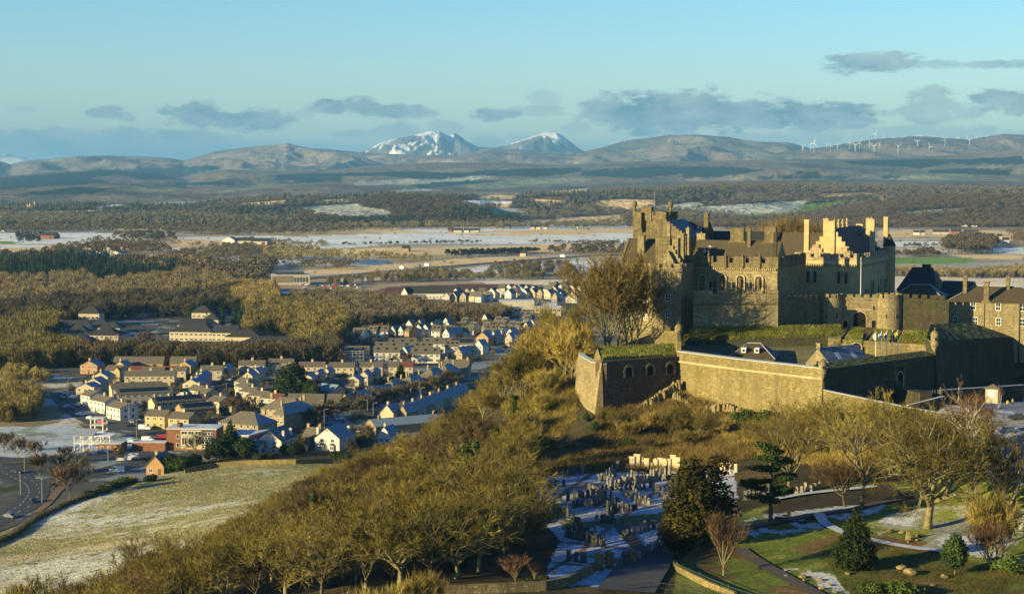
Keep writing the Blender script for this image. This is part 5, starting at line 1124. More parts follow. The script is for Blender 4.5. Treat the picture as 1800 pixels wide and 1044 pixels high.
def grow(seed, h, spread=.5, trunk=.25, r=.35, up=.35, limbs=7, lv=4, twl=1.3, tww=.07, ntw=5, stems=1, droop=0.0, fan=.9, kink=.25):
    """bare broadleaf tree: returns (wood segments, twig triangles)"""
    rd = random.Random(seed); rs = np.random.RandomState(seed); S = []; TP = []; TD = []; TL = []
    def rv(): return Vector((rd.gauss(0, 1), rd.gauss(0, 1), rd.gauss(0, 1))).normalized()
    def go(p, d, L, r_, lev):
        n = 3 if lev < 2 else 2; pts = [p]
        for i in range(n):
            d = (d+rv()*kink*(.6 if lev == 0 else 1)+Vector((0, 0, up*.25 if lev else .1))-Vector((0, 0, droop*lev*.12))).normalized()
            q = pts[-1]+d*(L/n); ra = r_*(1-.45*i/n); rb = r_*(1-.45*(i+1)/n)
            if lev < lv: S.append((tuple(pts[-1]), tuple(q), max(ra, .028), max(rb, .024)))
            else: TP.append(tuple(pts[-1])); TD.append(tuple(d)); TL.append(L/n*1.6)
            pts.append(q)
        if lev >= lv:
            for i in range(ntw):
                k = rd.uniform(.1, 1); b = pts[0].lerp(pts[-1], k); TP.append(tuple(b)); TD.append(tuple((d+rv()*.8+Vector((0, 0, up*.5))).normalized())); TL.append(twl*rd.uniform(.5, 1.1))
            return
        kids_ = limbs if lev == 0 else (4 if lev < 3 else 4)
        for i in range(kids_):
            k = rd.uniform(.45 if lev == 0 else .3, 1.0) if i < kids_-1 else 1.0
            b = pts[0].lerp(pts[-1], k) if lev else (pts[2].lerp(pts[3], (k-.45)/.55) if k > .45 else pts[2])
            a = rd.uniform(0, 6.283) if lev else 6.283*i/kids_+rd.uniform(-.4, .4)
            q = d.orthogonal(); q.rotate(Matrix.Rotation(a, 3, d)); fa = fan*rd.uniform(.5, 1.2)*(spread*2 if lev == 0 else 1)
            nd = (d+q*fa+Vector((0, 0, up*.6))).normalized()
            go(b, nd, L*(rd.uniform(1.0, 1.35) if lev == 0 else rd.uniform(.55, .75)), r_*.55*(.9 if lev else .95), lev+1)
    for s_ in range(stems):
        a = 6.283*s_/max(1, stems); d0 = Vector((math.cos(a)*.28, math.sin(a)*.28, 1)).normalized() if stems > 1 else Vector((rd.gauss(0, .05), rd.gauss(0, .05), 1)).normalized()
        go(Vector((math.cos(a)*.3, math.sin(a)*.3, -.5)) if stems > 1 else Vector((0, 0, -.5)), d0, h*trunk, r*(1 if stems == 1 else .65), 0)
    T_ = twig_tris(np.array(TP), np.array(TD), np.array(TL), tww, rs)
    zmax = T_[:, 2].max(); k = h/zmax
    S = [(tuple(np.array(a)*k), tuple(np.array(b)*k), c*1, e*1) for a, b, c, e in S]
    return S, T_*k
def tree_meshes(name, S, T_, bark, leaf, sides=5):
    V, Fq = tubes([s for s in S if s[2] > .034], sides); V2, F2 = tubes([s for s in S if s[2] <= .034], 3) if any(s[2] <= .034 for s in S) else (np.zeros((0, 3)), np.zeros((0, 4), int))
    tr = npmesh('trunk', V, Fq, bark, True)
    # crown = thin branches + twigs, all triangles
    tri2 = np.concatenate([F2[:, [0, 1, 2]], F2[:, [0, 2, 3]]]) if len(F2) else np.zeros((0, 3), int)
    VV = np.concatenate([V2, T_]); FF = np.concatenate([tri2, np.arange(len(T_)).reshape(-1, 3)+len(V2)])
    return tr, npmesh('crown', VV, FF, leaf)
def leafy(seed, blobs, n, size, leaf, core=None):
    """crown of many leaf-sized faces spread through overlapping clumps: blobs (x,y,z,rx,ry,rz)"""
    rs = np.random.RandomState(seed); out = []
    vol = np.array([b[3]*b[4]+b[4]*b[5]+b[3]*b[5] for b in blobs]); cnt = (n*vol/vol.sum()).astype(int)
    for b, c_ in zip(blobs, cnt):
        d = rs.randn(c_, 3); d /= np.linalg.norm(d, axis=1)[:, None]; rr_ = (1-.45*rs.rand(c_, 1)**2.2)*(1+.18*np.sin(d[:, :1]*7+b[0])*np.cos(d[:, 1:2]*6+b[1])+.12*np.sin(d[:, 2:3]*13))
        P = d*rr_*np.array(b[3:6])+np.array(b[:3]); q = d+rs.randn(c_, 3)*.75; q /= np.linalg.norm(q, axis=1)[:, None]
        u_ = np.cross(q, rs.randn(c_, 3)); u_ /= np.linalg.norm(u_, axis=1)[:, None]; v_ = np.cross(q, u_); s_ = size*(.6+.8*rs.rand(c_, 1))
        out.append(np.stack([P-u_*s_*.5, P+u_*s_*.5, P+v_*s_*.95], 1).reshape(-1, 3))
    V = np.concatenate(out); return npmesh('crown', V, np.arange(len(V)).reshape(-1, 3), leaf)
TREES = {}
def reg(kind, seed_list, fn): TREES[kind] = [fn(s) for s in seed_list]
# each entry: (trunk mesh, crown mesh, nominal height)
def mk_bare(leaf, bark, **kw):
    def f(s):
        S, T_ = grow(s, **kw); tr, cr = tree_meshes('t', S, T_, bark, leaf); return (tr, cr, kw['h'])
    return f
reg('oak', [1, 2], mk_bare(TW_OLIVE, BARK, h=15, spread=.62, trunk=.2, r=.42, up=.3, limbs=9, lv=4, ntw=9, twl=.95, tww=.05, kink=.18))
reg('ash', [11, 12, 13], mk_bare(TW_OLIVE, BARK, h=14, spread=.42, trunk=.24, r=.28, up=.55, limbs=8, lv=4, ntw=8, twl=1.0, tww=.05, kink=.16))
reg('sallow', [21, 22, 23], mk_bare(TW_OLIVE, BARKD, h=9, spread=.5, trunk=.22, r=.16, up=.6, limbs=5, lv=3, ntw=15, twl=1.1, tww=.048, stems=5, kink=.16))
reg('sallow_gold', [24, 25], mk_bare(TW_GOLD, BARK, h=9, spread=.45, trunk=.22, r=.15, up=.7, limbs=5, lv=3, ntw=15, twl=1.1, tww=.048, stems=5, kink=.16))
reg('slope', [31, 32], mk_bare(TW_BROWN, BARKD, h=12, spread=.5, trunk=.22, r=.26, up=.45, limbs=8, lv=4, ntw=8, twl=.95, tww=.05, kink=.18))
reg('birch', [41], mk_bare(TW_RED, BIRCH, h=18, spread=.30, trunk=.30, r=.36, up=.5, limbs=9, lv=4, ntw=12, twl=1.0, tww=.05, droop=.25, stems=1, fan=.7))
reg('small', [51, 52], mk_bare(TW_RED, BARK, h=8, spread=.33, trunk=.22, r=.13, up=.75, limbs=9, lv=3, ntw=12, twl=1.1, tww=.04, kink=.12))
reg('big', [61], mk_bare(TW_OLIVE, BARK, h=22, spread=.72, trunk=.2, r=.85, up=.28, limbs=9, lv=5, ntw=5, twl=.85, tww=.05, fan=.95, kink=.2))
reg('tall', [71, 72], mk_bare(TW_OLIVE, BARKD, h=20, spread=.5, trunk=.32, r=.42, up=.35, limbs=9, lv=4, ntw=13, twl=1.1, tww=.05, kink=.18))
reg('fan', [91, 92], mk_bare(twigm('twigs_bronze', (.14,.11,.035), (.26,.20,.06)), BARK, h=17, spread=.42, trunk=.17, r=.32, up=.55, limbs=6, lv=4, ntw=6, twl=.95, tww=.045, stems=3, kink=.2, fan=.8))
reg('town', [81, 82, 83], mk_bare(TW_DULL, BARKD, h=9, spread=.5, trunk=.26, r=.2, up=.5, limbs=6, lv=3, ntw=11, twl=1.4, tww=.11))
reg('town_red', [84, 85], mk_bare(TW_RED, BARKD, h=9, spread=.42, trunk=.24, r=.18, up=.6, limbs=6, lv=3, ntw=11, twl=1.4, tww=.10))
def tree(kind, x, y, h, label, group=None, name='bare_tree', var=None, z=None, rz=None, wide=1.0, cat='tree', lean=0.0):
    rr_ = random.Random(int(x*131+y*17)); v_ = TREES[kind][rr_.randrange(len(TREES[kind])) if var is None else var]; tr, cr, h0 = v_
    o = tag(empty(name, (x, y, (H(x, y) if z is None else z)), rr_.uniform(0, 6.28) if rz is None else rz), label, cat, group)
    k = h/h0; o.scale = (k*wide, k*wide, k); o.rotation_euler.x = lean
    if tr: link('trunk', tr, o)
    link('crown', cr, o); return o
def tpx(kind, px, pyb, pyt, label, d=None, **kw):
    """tree by its foot and top in the photograph; foot found on the terrain"""
    p = on(px, pyb) if d is None else Vector((xat(px, d), d, 0)); zz = H(p.x, p.y)
    h = zat(pyt, p.y)-zz
    if px > 1290 and kind in ('oak', 'ash', 'tall', 'big'): h *= 1.1
    if kind.startswith('bush') : h = min(h, 3.6)
    return tree(kind, p.x, p.y, h, label, z=zz, **kw)
def simple_leafy(kind, seed, blobs, n, size, leaf, h, trunk=None):
    cr = leafy(seed, blobs, n, size, leaf); tr = None
    if trunk:
        V, Fq = tubes(trunk, 6); tr = npmesh('trunk', V, Fq, BARKD, True)
    TREES.setdefault(kind, []).append((tr, cr, h))
rr = random.Random(8)
def cone_blobs(h, r, n, rr, low=.06, p=.8):
    B = []
    for i in range(n):
        k = (i+.5)/n; z_ = h*(low+(1-low)*k); R_ = r*(1-k)**p*(.9+.2*rr.random())+.25
        m_ = max(1, int(5*(1-k)+1))
        for j in range(m_):
            a = 6.28*j/m_+rr.random()*1.5; q = R_*.45 if m_ > 1 else 0; B.append((q*math.cos(a), q*math.sin(a), z_, R_*.62+.1, R_*.62+.1, h/n*.8+.35))
    return B
simple_leafy('holly', 1, cone_blobs(10, 3.4, 9, rr, .1, .55), 9000, .42, LF_DARK, 10, [((0,0,-.4),(0,0,7),.25,.08)])
simple_leafy('holly_round', 2, [(0,0,3.6,2.3,2.3,2.3),(.6,.3,5.0,1.7,1.7,2.0),(-.7,-.3,4.6,1.7,1.7,2.0),(0,0,6.2,1.1,1.1,1.5),(.2,-.8,3.2,1.8,1.6,1.8)], 6500, .36, LF_DARK, 7.6, [((0,0,-.3),(0,0,4.5),.16,.08)])
yb = []
for i in range(20):
    a = i*2.4; q = 3.4*math.sqrt((i % 7)/7); z_ = 3+i*.58; sh = max(.45, 1-abs(z_-6)/11); yb.append((q*math.cos(a)*1.15, q*math.sin(a), z_, 2.8*sh, 2.8*sh, 2.5))
simple_leafy('yew', 3, yb, 15000, .42, LF_YEW, 15.5, [((0,0,-.5),(0,0,10),.5,.15)])
sb = []
for i in range(7): a = i*.9; sb.append((1.1*math.cos(a*2.1), 1.1*math.sin(a*2.1), .8+.25*(i % 3), 1.2, 1.2, .9))
for s_ in (4, 5): simple_leafy('bush', s_, sb, 1500, .33, LF_IVY, 2.4)
simple_leafy('bush_dark', 6, sb, 1500, .33, LF_DARK, 2.4)
simple_leafy('bush_yellow', 6, sb, 1500, .28, twigm('leaves_gorse', (.20,.16,.02), (.50,.38,.03)), 2.4)
ib = [(rr.gauss(0,.7), rr.gauss(0,.7), 1+i*.95, 1.5-.06*i, 1.5-.06*i, 1.1) for i in range(12)]
simple_leafy('ivy', 7, ib, 6000, .36, LF_IVY, 13, [((0,0,-.4),(.3,0,11),.3,.1)])
# cedar: flat layered sprays on spreading limbs
def cedar(seed):
    rd = random.Random(seed); S = [((0,0,-.5),(0,0,9),.42,.28), ((0,0,9),(.3,.2,14.5),.28,.08)]; B = []
    for i in range(15):
        z_ = 4.8+i*.66; a = i*2.3+rd.random(); L = (5.2-abs(i-4)*.25)*rd.uniform(.75, 1.05)*(1 if i < 11 else .6); q = (L*math.cos(a), L*math.sin(a), z_+rd.uniform(-.4, .8))
        S.append(((0, 0, z_-.6), q, .14, .04))
        for j in range(4):
            k = .4+.2*j; B.append((q[0]*k+rd.gauss(0,.5), q[1]*k+rd.gauss(0,.5), (z_-.4)*(1-k)+q[2]*k+.25, 1.35, 1.35, .38))
    V, Fq = tubes(S, 6); return (npmesh('trunk', V, Fq, BARKD, True), leafy(seed, B, 9000, .36, LF_CEDAR), 15.0)
TREES['cedar'] = [cedar(3)]
# far trees: low-cost shapes merged by the hundred into woodland
def far_unit(kind, seed):
    rs = np.random.RandomState(seed)
    if kind == 'fine':
        n = 330; d = rs.randn(n, 3); d /= np.linalg.norm(d, axis=1)[:, None]; k = rs.rand(n, 1)**.5
        P0 = d*np.array([.30, .30, .36])*k+np.array([0, 0, .56]); D = d*.7+np.array([0, 0, .75])+rs.randn(n, 3)*.35; D /= np.linalg.norm(D, axis=1)[:, None]
        q = np.cross(D, rs.randn(n, 3)); q /= np.linalg.norm(q, axis=1)[:, None]+1e-6; w_ = .011+.009*rs.rand(n, 1); L = .12+.10*rs.rand(n, 1)
        V = np.stack([P0-q*w_, P0+q*w_, P0+D*L], 1); T0 = []
        for j in range(9):
            a = j*.7; e = np.array([math.cos(a)*.26*((j % 3)/2), math.sin(a)*.26*((j % 3)/2), .75]); T0 += [[[-.012, 0, .02], [.012, 0, .02], list(e)], [[0, -.012, .02], [0, .012, .02], list(e)]]
        return np.concatenate([V, np.array(T0, float)])
    if kind == 'fir':
        n = 60; k = rs.rand(n)**.8; a = rs.rand(n)*6.28; R_ = (1-k)*.26+.02; P = np.stack([np.cos(a)*R_*.4, np.sin(a)*R_*.4, k*.95], 1); D = np.stack([np.cos(a), np.sin(a), -.35+0*a], 1)
        V = np.stack([P+np.stack([-np.sin(a), np.cos(a), 0*a], 1)*.09*(1.3-k[:, None]), P-np.stack([-np.sin(a), np.cos(a), 0*a], 1)*.09*(1.3-k[:, None]), P+D*R_[:, None]*.9], 1); V2 = np.array([[[-.03, 0, .7], [.03, 0, .7], [0, 0, 1.08]]]); V = np.concatenate([V, V2])
    else:
        n = 110 if kind == 'bare' else 90; d = rs.randn(n, 3); d /= np.linalg.norm(d, axis=1)[:, None]; d[:, 2] = np.abs(d[:, 2])*1.1-.35; P0 = d*np.array([.16, .16, .2])+np.array([0, 0, .52]); P1 = d*np.array([.40, .40, .44])*(.8+.35*rs.rand(n, 1))+np.array([0, 0, .56])
        q = np.cross(d, rs.randn(n, 3)); q /= np.linalg.norm(q, axis=1)[:, None]+1e-6; w_ = .05+.035*rs.rand(n, 1)
        V = np.stack([(P0*.35+P1*.65)-q*w_, (P0*.35+P1*.65)+q*w_, P1*1.04], 1)
        V = np.concatenate([V, np.array([[[-.03, 0, 0], [.03, 0, 0], [0, 0, .6]], [[0, -.03, 0], [0, .03, 0], [0, 0, .6]]])])
    return V
def woodland(name, pts, kind, mat, label=None, seed=0, wide=1.0):
    """pts: array x,y,z,height -> one mesh of many small trees"""
    pts = np.asarray(pts, float); rs = np.random.RandomState(seed); U = [far_unit(kind, s) for s in range(4)]; out = []
    for i, (x, y, z, h) in enumerate(pts):
        a = rs.rand()*6.28; c_, s_ = math.cos(a)*h*wide, math.sin(a)*h*wide; V = U[i % 4]
        out.append(np.stack([V[:, :, 0]*c_-V[:, :, 1]*s_+x, V[:, :, 0]*s_+V[:, :, 1]*c_+y, V[:, :, 2]*h+z-.2], 2))
    V = np.concatenate(out).reshape(-1, 3); o = link(name, npmesh(name, V, np.arange(len(V)).reshape(-1, 3), mat)); return tag(o, label, kind='stuff')
# ------------------------------------------------------------------ planting the hill
RP = random.Random(77)
TV = np.concatenate(TUFT); tag(link('grass', npmesh('grass', TV, np.arange(len(TV)).reshape(-1, 3), GRASSB)), kind='stuff')
G1 = 'bare trees covering the slope'
# crest profile of the wood (photo px -> top row) : nothing behind may rise above it
CREST = [(150,1030),(200,1000),(260,965),(300,950),(360,930),(400,905),(440,880),(480,860),(520,835),(560,818),(600,800),(640,786),(680,768),(720,742),(760,725),(800,700),(840,672),(880,640),(900,615),(930,590),(960,560),(985,530),(1010,520)]
cpx = [c[0] for c in CREST]; cpy = [c[1] for c in CREST]
def crest(px): return float(np.interp(px, cpx, cpy))
placed = []
def free(x, y, r):
    for a, b, c in placed:
        if (a-x)**2+(b-y)**2 < (r+c)**2*.25: return False
    return True
import itertools
ZONE = [((150,450),'in the lower wood beside the frosted field'),((450,620),'in the middle of the wood in front of the white houses'),((620,760),'on the wooded shoulder above the terrace of blue roofs'),((760,880),'on the steep wooded bank below the castle'),((880,1040),'on the bank beneath the pale flank of the bastion')]
for px, d, h, kd in ((885,285,15,'tall'),(860,300,16,'oak'),(905,305,15,'ash'),(840,275,15,'ash'),(880,325,15,'oak'),(915,335,13,'ash'),(850,350,14,'tall'),(890,362,13,'ash'),(800,268,15,'oak'),(760,262,15,'tall'),(700,262,15,'oak'),(640,264,14,'ash'),(560,262,14,'tall'),(500,268,14,'oak'),(430,275,13,'ash'),(920,378,11,'ash'),(600,280,15,'oak'),(730,285,15,'ash'),(670,290,15,'tall')):
    x, y = xat(px, d), d; z = H(x, y); h = min(h, (zat(crest(px), d)-z)*.98); where = 'standing over the shaded side of the cemetery' if px > 830 else 'in the front of the wood at the bottom of the picture'
    lb = {'oak': 'large spreading bare tree ', 'ash': 'large upright bare tree ', 'tall': 'tall dark-stemmed bare tree '}[kd]+where; tree(kd, x, y, h, lb, lb, z=z-.3, wide=1.25); placed.append((x, y, 4.5))
cnt = 0
for k in range(3400):
    px = RP.uniform(160, 1035); d = RP.uniform(262, 560)
    if px > 800 and px < 935 and d < 300: continue
    x, y = xat(px, d), d; z = H(x, y)
    gx, gy = proj(x, y, z)
    if px > 925 and d < 408: continue
    if px > 1008 and d > 398: continue
    # keep the frosted field open
    edge = float(np.interp(gy, [812, 860, 900, 960, 1000, 1044], [520, 520, 480, 400, 300, 150]))
    if gx < edge+6 and gy < 1060: continue
    if gy < crest(px)+14: continue
    sp = 4.0 if px > 600 else 4.6
    if not free(x, y, sp): continue
    hmax = zat(crest(px), d)-z
    kind = RP.choice(['ash', 'ash', 'oak', 'sallow', 'slope']) if px < 640 else RP.choice(['sallow', 'sallow_gold', 'ash', 'slope', 'sallow'])
    if px > 880: kind = RP.choice(['sallow_gold', 'sallow', 'ash'])
    h = {'oak': 14, 'ash': 13.5, 'sallow': 9, 'sallow_gold': 9, 'slope': 12}[kind]*RP.uniform(.75, 1.15)
    h = min(h, hmax*RP.uniform(.82, 1.06))
    if h < 3.5: continue
    zn = [q for (a, q) in ZONE if a[0] <= px < a[1]]; zn = zn[0] if zn else ZONE[0][1]
    lb = {'oak': 'bare spreading tree ', 'ash': 'bare upright tree ', 'sallow': 'many-stemmed olive thicket tree ', 'sallow_gold': 'many-stemmed golden thicket tree ', 'slope': 'bare dark brown tree '}[kind]+zn
    tree(kind, x, y, h, lb, lb.replace('tree', 'trees', 1)+' mass', z=z-.3, wide=1.15); placed.append((x, y, sp)); cnt += 1
    if cnt > 205: break
print('wood', cnt)
def ev(kind, px, pyb, pyt, label, name='evergreen_tree', **kw): return tpx(kind, px, pyb, pyt, label, name=name, **kw)
ev('ivy', 822, 870, 768, 'ivy-clad dark green tree standing out of the wooded bank', d=352)
ev('ivy', 800, 1000, 905, 'dark ivy-covered trunk right of the middle wood', d=278)
ev('ivy', 305, 1044, 985, 'small green ivy column at the bottom of the wood', d=275)
for (px, pyt, d, w_, lb) in ((560,862,330,1.2,'dark ivy-clad tree in the left part of the wood'),(640,846,350,1.1,'dark ivy-clad tree in the middle of the wood'),(700,900,300,1.2,'dark ivy-clad tree low in the middle wood'),(480,925,300,1.1,'dark ivy-clad tree near the lower left wood edge'),(765,822,372,1.0,'dark ivy-clad tree below the steep bank'),(905,690,430,1.2,'dark ivy-clad tree high on the bank left of the bastion'),(872,745,400,1.2,'dark ivy-clad tree midway up the steep bank'),(352,985,285,1.0,'dark ivy-clad tree at the bottom of the wood')): ev('ivy', px, 1000, pyt, lb, d=d, wide=w_)
ev('holly_round', 1045, 820, 738, 'yellow-green holly at the foot of the bastion corner', d=404)
ev('holly_round', 1032, 800, 725, 'dark holly right under the bastion corner', d=409)
ev('ivy', 1062, 760, 722, 'small sunlit ivy shrub left of the brambles under the red wall', d=408, wide=1.6)
for i, (px, pyb, pyt, d, w_) in enumerate(((945,835,790,397,2.2),(975,832,785,399,2.2),(1005,832,790,400,2.0),(925,800,760,405,2.0),(1040,822,795,398,1.8))):
    ev('bush_dark', px, pyb, pyt, ['dark rhododendron mound at the left end of the cemetery back edge','largest dark rhododendron mound behind the cemetery','dark rhododendron mound nearest the sunlit headstones','dark shrub mound higher on the bank behind the cemetery','low dark shrub under the holly behind the cemetery'][i], name='shrub', d=d, wide=w_, cat='shrub')
# bramble slope below the rampart: stuff
def bramble(poly, n, hmin, hmax, mat, seed, name='undergrowth', w_=.07, d0=372, d1=424):
    rs = np.random.RandomState(seed); out = []
    xs = rs.rand(n*4)*(max(p[0] for p in poly)-min(p[0] for p in poly))+min(p[0] for p in poly); ds = rs.rand(n*4)*(d1-d0)+d0
    X = (xs-900)/F*ds; Zg = HT(X, ds); px, py = proj(X, ds, Zg); ok = inpoly(px, py, poly); X, Y, Zg = X[ok][:n], ds[ok][:n], Zg[ok][:n]; m_ = len(X)
    cl = np.clip(.55+.6*vnoise(X, Y, seed, 3, 4), .15, 1.3); P = np.stack([X, Y, Zg-.1], 1)
    for j in range(3):
        D = rs.randn(m_, 3)*.55; D[:, 2] = 1; st = P+rs.rand(m_, 1)*D*hmax*.5*cl[:, None]
        out.append(twig_tris(st, D+rs.randn(m_, 3)*.4, (hmin+(hmax-hmin)*rs.rand(m_))*cl, w_, rs))
    V = np.concatenate(out); return tag(link(name, npmesh(name, V, np.arange(len(V)).reshape(-1, 3), mat)), kind='stuff')
bramble([(1050,718),(1190,676),(1300,690),(1440,738),(1470,800),(1300,830),(1090,830),(1040,790)], 26000, .8, 2.6, BRAM, 1)
bramble([(1180,690),(1300,690),(1460,730),(1600,760),(1680,800),(1500,830),(1300,800)], 20000, .8, 2.4, TW_GOLD, 2, d0=350)
for i, (px, pyb, pyt, kd, d) in enumerate(((1110,790,730,'sallow',402),(1150,780,718,'sallow_gold',404),(1190,770,712,'sallow',402),(1235,790,722,'ash',396),(1275,785,730,'sallow_gold',396),(1085,770,716,'ash',405),(1210,812,752,'sallow',392),(1140,812,765,'slope',394))): tpx(kd, px, pyb, pyt, ['olive thicket on the bank under the red battery','golden thicket under the right gun port','olive thicket below the rock steps','fine upright tree on the bramble bank above the yew','golden thicket under the rampart middle','fine upright tree at the foot of the red battery','olive thicket behind the massive yew','dark thicket directly behind the bright headstones'][i], d=d, wide=1.35)
bramble([(930,840),(1040,780),(1100,760),(1290,800),(1320,835),(1100,838),(960,850)], 9000, .5, 1.6, BRAM, 3, d0=376)
bramble([(940,590),(1015,560),(1015,740),(950,800),(900,800),(880,700)], 16000, .8, 2.6, TW_OLIVE, 5, d0=380, d1=470)
bramble([(1440,965),(1480,940),(1560,962),(1720,990),(1800,1000),(1900,1100),(1560,1100),(1480,1030)], 15000, .25, .9, BRAM, 6, d0=235, d1=300, w_=.04)
for i, (px, pyb, pyt) in enumerate(((1110,812,768),(1138,814,772),(1162,816,770),(1088,812,775),(1190,812,778),(1250,806,775),(1268,790,750),(1300,770,722),(1322,752,712),(1345,740,703),(1230,815,790))):
    ev('bush', px, pyb, pyt, 'leafy green ivy bush on the slope behind the cemetery' if i < 6 else 'yellow-green gorse-like bush climbing the slope to the rampart', name='shrub', d=400-max(0, i-5)*2+(8 if 6 <= i < 10 else 0), wide=.8, cat='shrub', group='ivy bushes behind the cemetery' if i < 6 else 'bushes climbing to the rampart')
# park and terrace trees
tpx('big', 1637, 938, 716, 'huge spreading bare tree with a thick sunlit trunk in the frosty park', rz=.7, d=300)
tpx('fan', 1075, 612, 422, 'broad bare sycamore with many stems in front of the corner tower', d=447, wide=1.08, rz=.3)
tpx('fan', 1110, 608, 452, 'second leaning bare sycamore against the corner tower wall', d=452, rz=1.2)
tpx('cedar', 1359, 935, 780, 'green layered cedar with a dark bare lower trunk', d=302)
tpx('yew', 1228, 968, 806, 'massive dark golden yew between the cemetery and the lawn', d=293, wide=1.35, name='evergreen_tree')
tpx('yew', 1192, 962, 880, 'lower dark yew lobe reaching over the cemetery edge', d=292, name='evergreen_tree')
tpx('holly', 1510, 1000, 898, 'dense conical dark holly above the rock garden', d=271, name='evergreen_tree')
tpx('holly_round', 1688, 1008, 938, 'smaller round-headed holly on a thin stem by the park path', d=268, name='evergreen_tree')
tpx('small', 1276, 1011, 890, 'young rust-tinted fan-shaped tree alone on the lawn', d=271, rz=.4)
tpx('birch', 1722, 910, 655, 'tall silver birch with reddish drooping twigs by the car park wall', d=330)
tpx('tall', 1520, 905, 700, 'tall bare tree with a dark straight trunk beside the snowy path', d=318, var=0)
tpx('tall', 1392, 893, 705, 'bare tree with a brown trunk behind the green cedar', d=335, var=1)
tpx('oak', 1495, 872, 735, 'bare tree on the dark bank behind the tall park tree', d=362)
tpx('ash', 1440, 850, 700, 'bare tree rising in front of the rampart corner', d=372, wide=1.4)
tpx('oak', 1560, 870, 706, 'dense bare tree hiding the ditch wall', d=362, wide=1.2)
tpx('ash', 1610, 880, 730, 'bare tree in front of the esplanade wall end', d=355, wide=1.3)
tpx('oak', 1380, 850, 735, 'rounded bare tree between cedar and bramble slope', d=375, wide=1.2)
tpx('ash', 1340, 850, 770, 'low bare tree above the stone crosses', d=380, wide=1.2)
tpx('slope', 1718, 915, 770, 'slender bare tree right of the thick sunlit trunk', d=312)
tpx('sallow_gold', 1760, 990, 850, 'golden many-stemmed small tree at the park corner', d=276)
tpx('small', 1752, 1005, 905, 'low forked bare tree by the snowy path end', d=270, rz=2.1, wide=1.2)
tpx('sallow', 1700, 830, 720, 'bare thicket tree against the retaining wall', d=352, wide=1.2)
tpx('slope', 1640, 850, 745, 'dark bare tree behind the huge park tree', d=350, wide=1.3)
tpx('sallow', 1500, 800, 722, 'low bare scrub tree under the ditch wall', d=380, wide=1.4)
tpx('sallow', 1470, 790, 716, 'olive scrub tree below the rampart corner', d=384, wide=1.3)
for i, (px, py, s_) in enumerate(((1366,372,.9),(1385,368,1),(1404,370,1),(1420,374,.9))): tpx('fan', px, 560, py, 'bare tree rising behind the brown chapel roof', d=585, group='trees behind the chapel roof')
tree('sallow', xat(1205, 580), 580, zat(390, 580)-50, 'rounded green-gold tree top behind the north range roof', z=50, wide=.6)
for i, (px, pyb, pyt, kd, d, w_) in enumerate(((1330,868,735,'oak',384,1.2),(1415,872,712,'ash',368,1.3),(1465,868,706,'oak',370,1.2),(1535,868,700,'ash',368,1.2),(1590,872,712,'oak',366,1.2),(1655,880,724,'oak',346,1.1),(1692,890,735,'ash',338,1.2),(1745,900,752,'slope',330,1.1),(1420,800,712,'sallow',385,1.3),(1540,790,716,'sallow',380,1.4),(1785,900,760,'ash',300,1.0),(1300,812,756,'sallow',392,1.4),(1365,790,728,'sallow_gold',390,1.4),(1580,800,730,'sallow_gold',374,1.3),(1630,800,735,'sallow',366,1.3),(1490,905,792,'slope',322,1.2),(1672,905,800,'slope',325,1.2))):
    tpx(kd, px, pyb, pyt, ['bare crown behind the green cedar, up the bank','bare crown left of the rampart corner trees','bare crown in front of the low sunlit ditch wall, left part','bare crown in front of the low sunlit ditch wall, middle part','bare crown in front of the low sunlit ditch wall, right part','bare crown at the back of the huge park tree','bare tree between the huge park tree and the birch','bare tree right behind the birch','low thicket tree on the bramble slope under the rampart','low thicket tree against the ditch wall','bare tree below the parked white van','thicket tree above the stone crosses','golden thicket tree on the bramble slope','golden thicket tree near the ditch wall end','olive thicket tree near the retaining wall top','thin dark tree beside the tall park tree','thin dark tree between the park trunk and the birch'][i], d=d, wide=w_)
for i, (px, pyt, d, kd) in enumerate(((1000,528,452,'ash'),(985,545,446,'sallow_gold'),(968,556,456,'ash'),(950,570,450,'sallow_gold'),(932,588,448,'ash'),(1006,560,440,'sallow_gold'),(915,604,446,'sallow'),(990,520,475,'ash'))): tpx(kd, px, 700, pyt, ['tree crown touching the bastion wall, left of its coping','golden thicket just left of the bastion','upright tree third from the bastion wall','golden thicket fourth from the bastion wall','upright tree at the shoulder of the slope','golden thicket pressed against the pale bastion flank','olive thicket where the slope starts to fall to the town','tallest crown between the bastion and the far houses'][i], d=d, wide=1.15)
# foreground left fringe
for i, (px, pyt, d, kd) in enumerate(((20,1010,300,'sallow'),(70,1000,302,'slope'),(130,1008,298,'sallow'),(180,990,300,'slope'),(235,930,330,'ash'),(300,925,345,'ash'),(210,1005,285,'sallow'),(90,1025,280,'sallow'))):
    tpx(kd, px, 1000, pyt, ['low scrub tree at the bottom corner of the frosted field','brown bare tree breaking the lower edge of the frosted field','scrub tree second along the lower field edge','brown scrub tree where the field meets the wood','slim bare tree standing alone against the frosted field','forked bare tree second against the frosted field','olive scrub under the lone slim tree','short scrub in the lower corner by the field'][i], d=d)
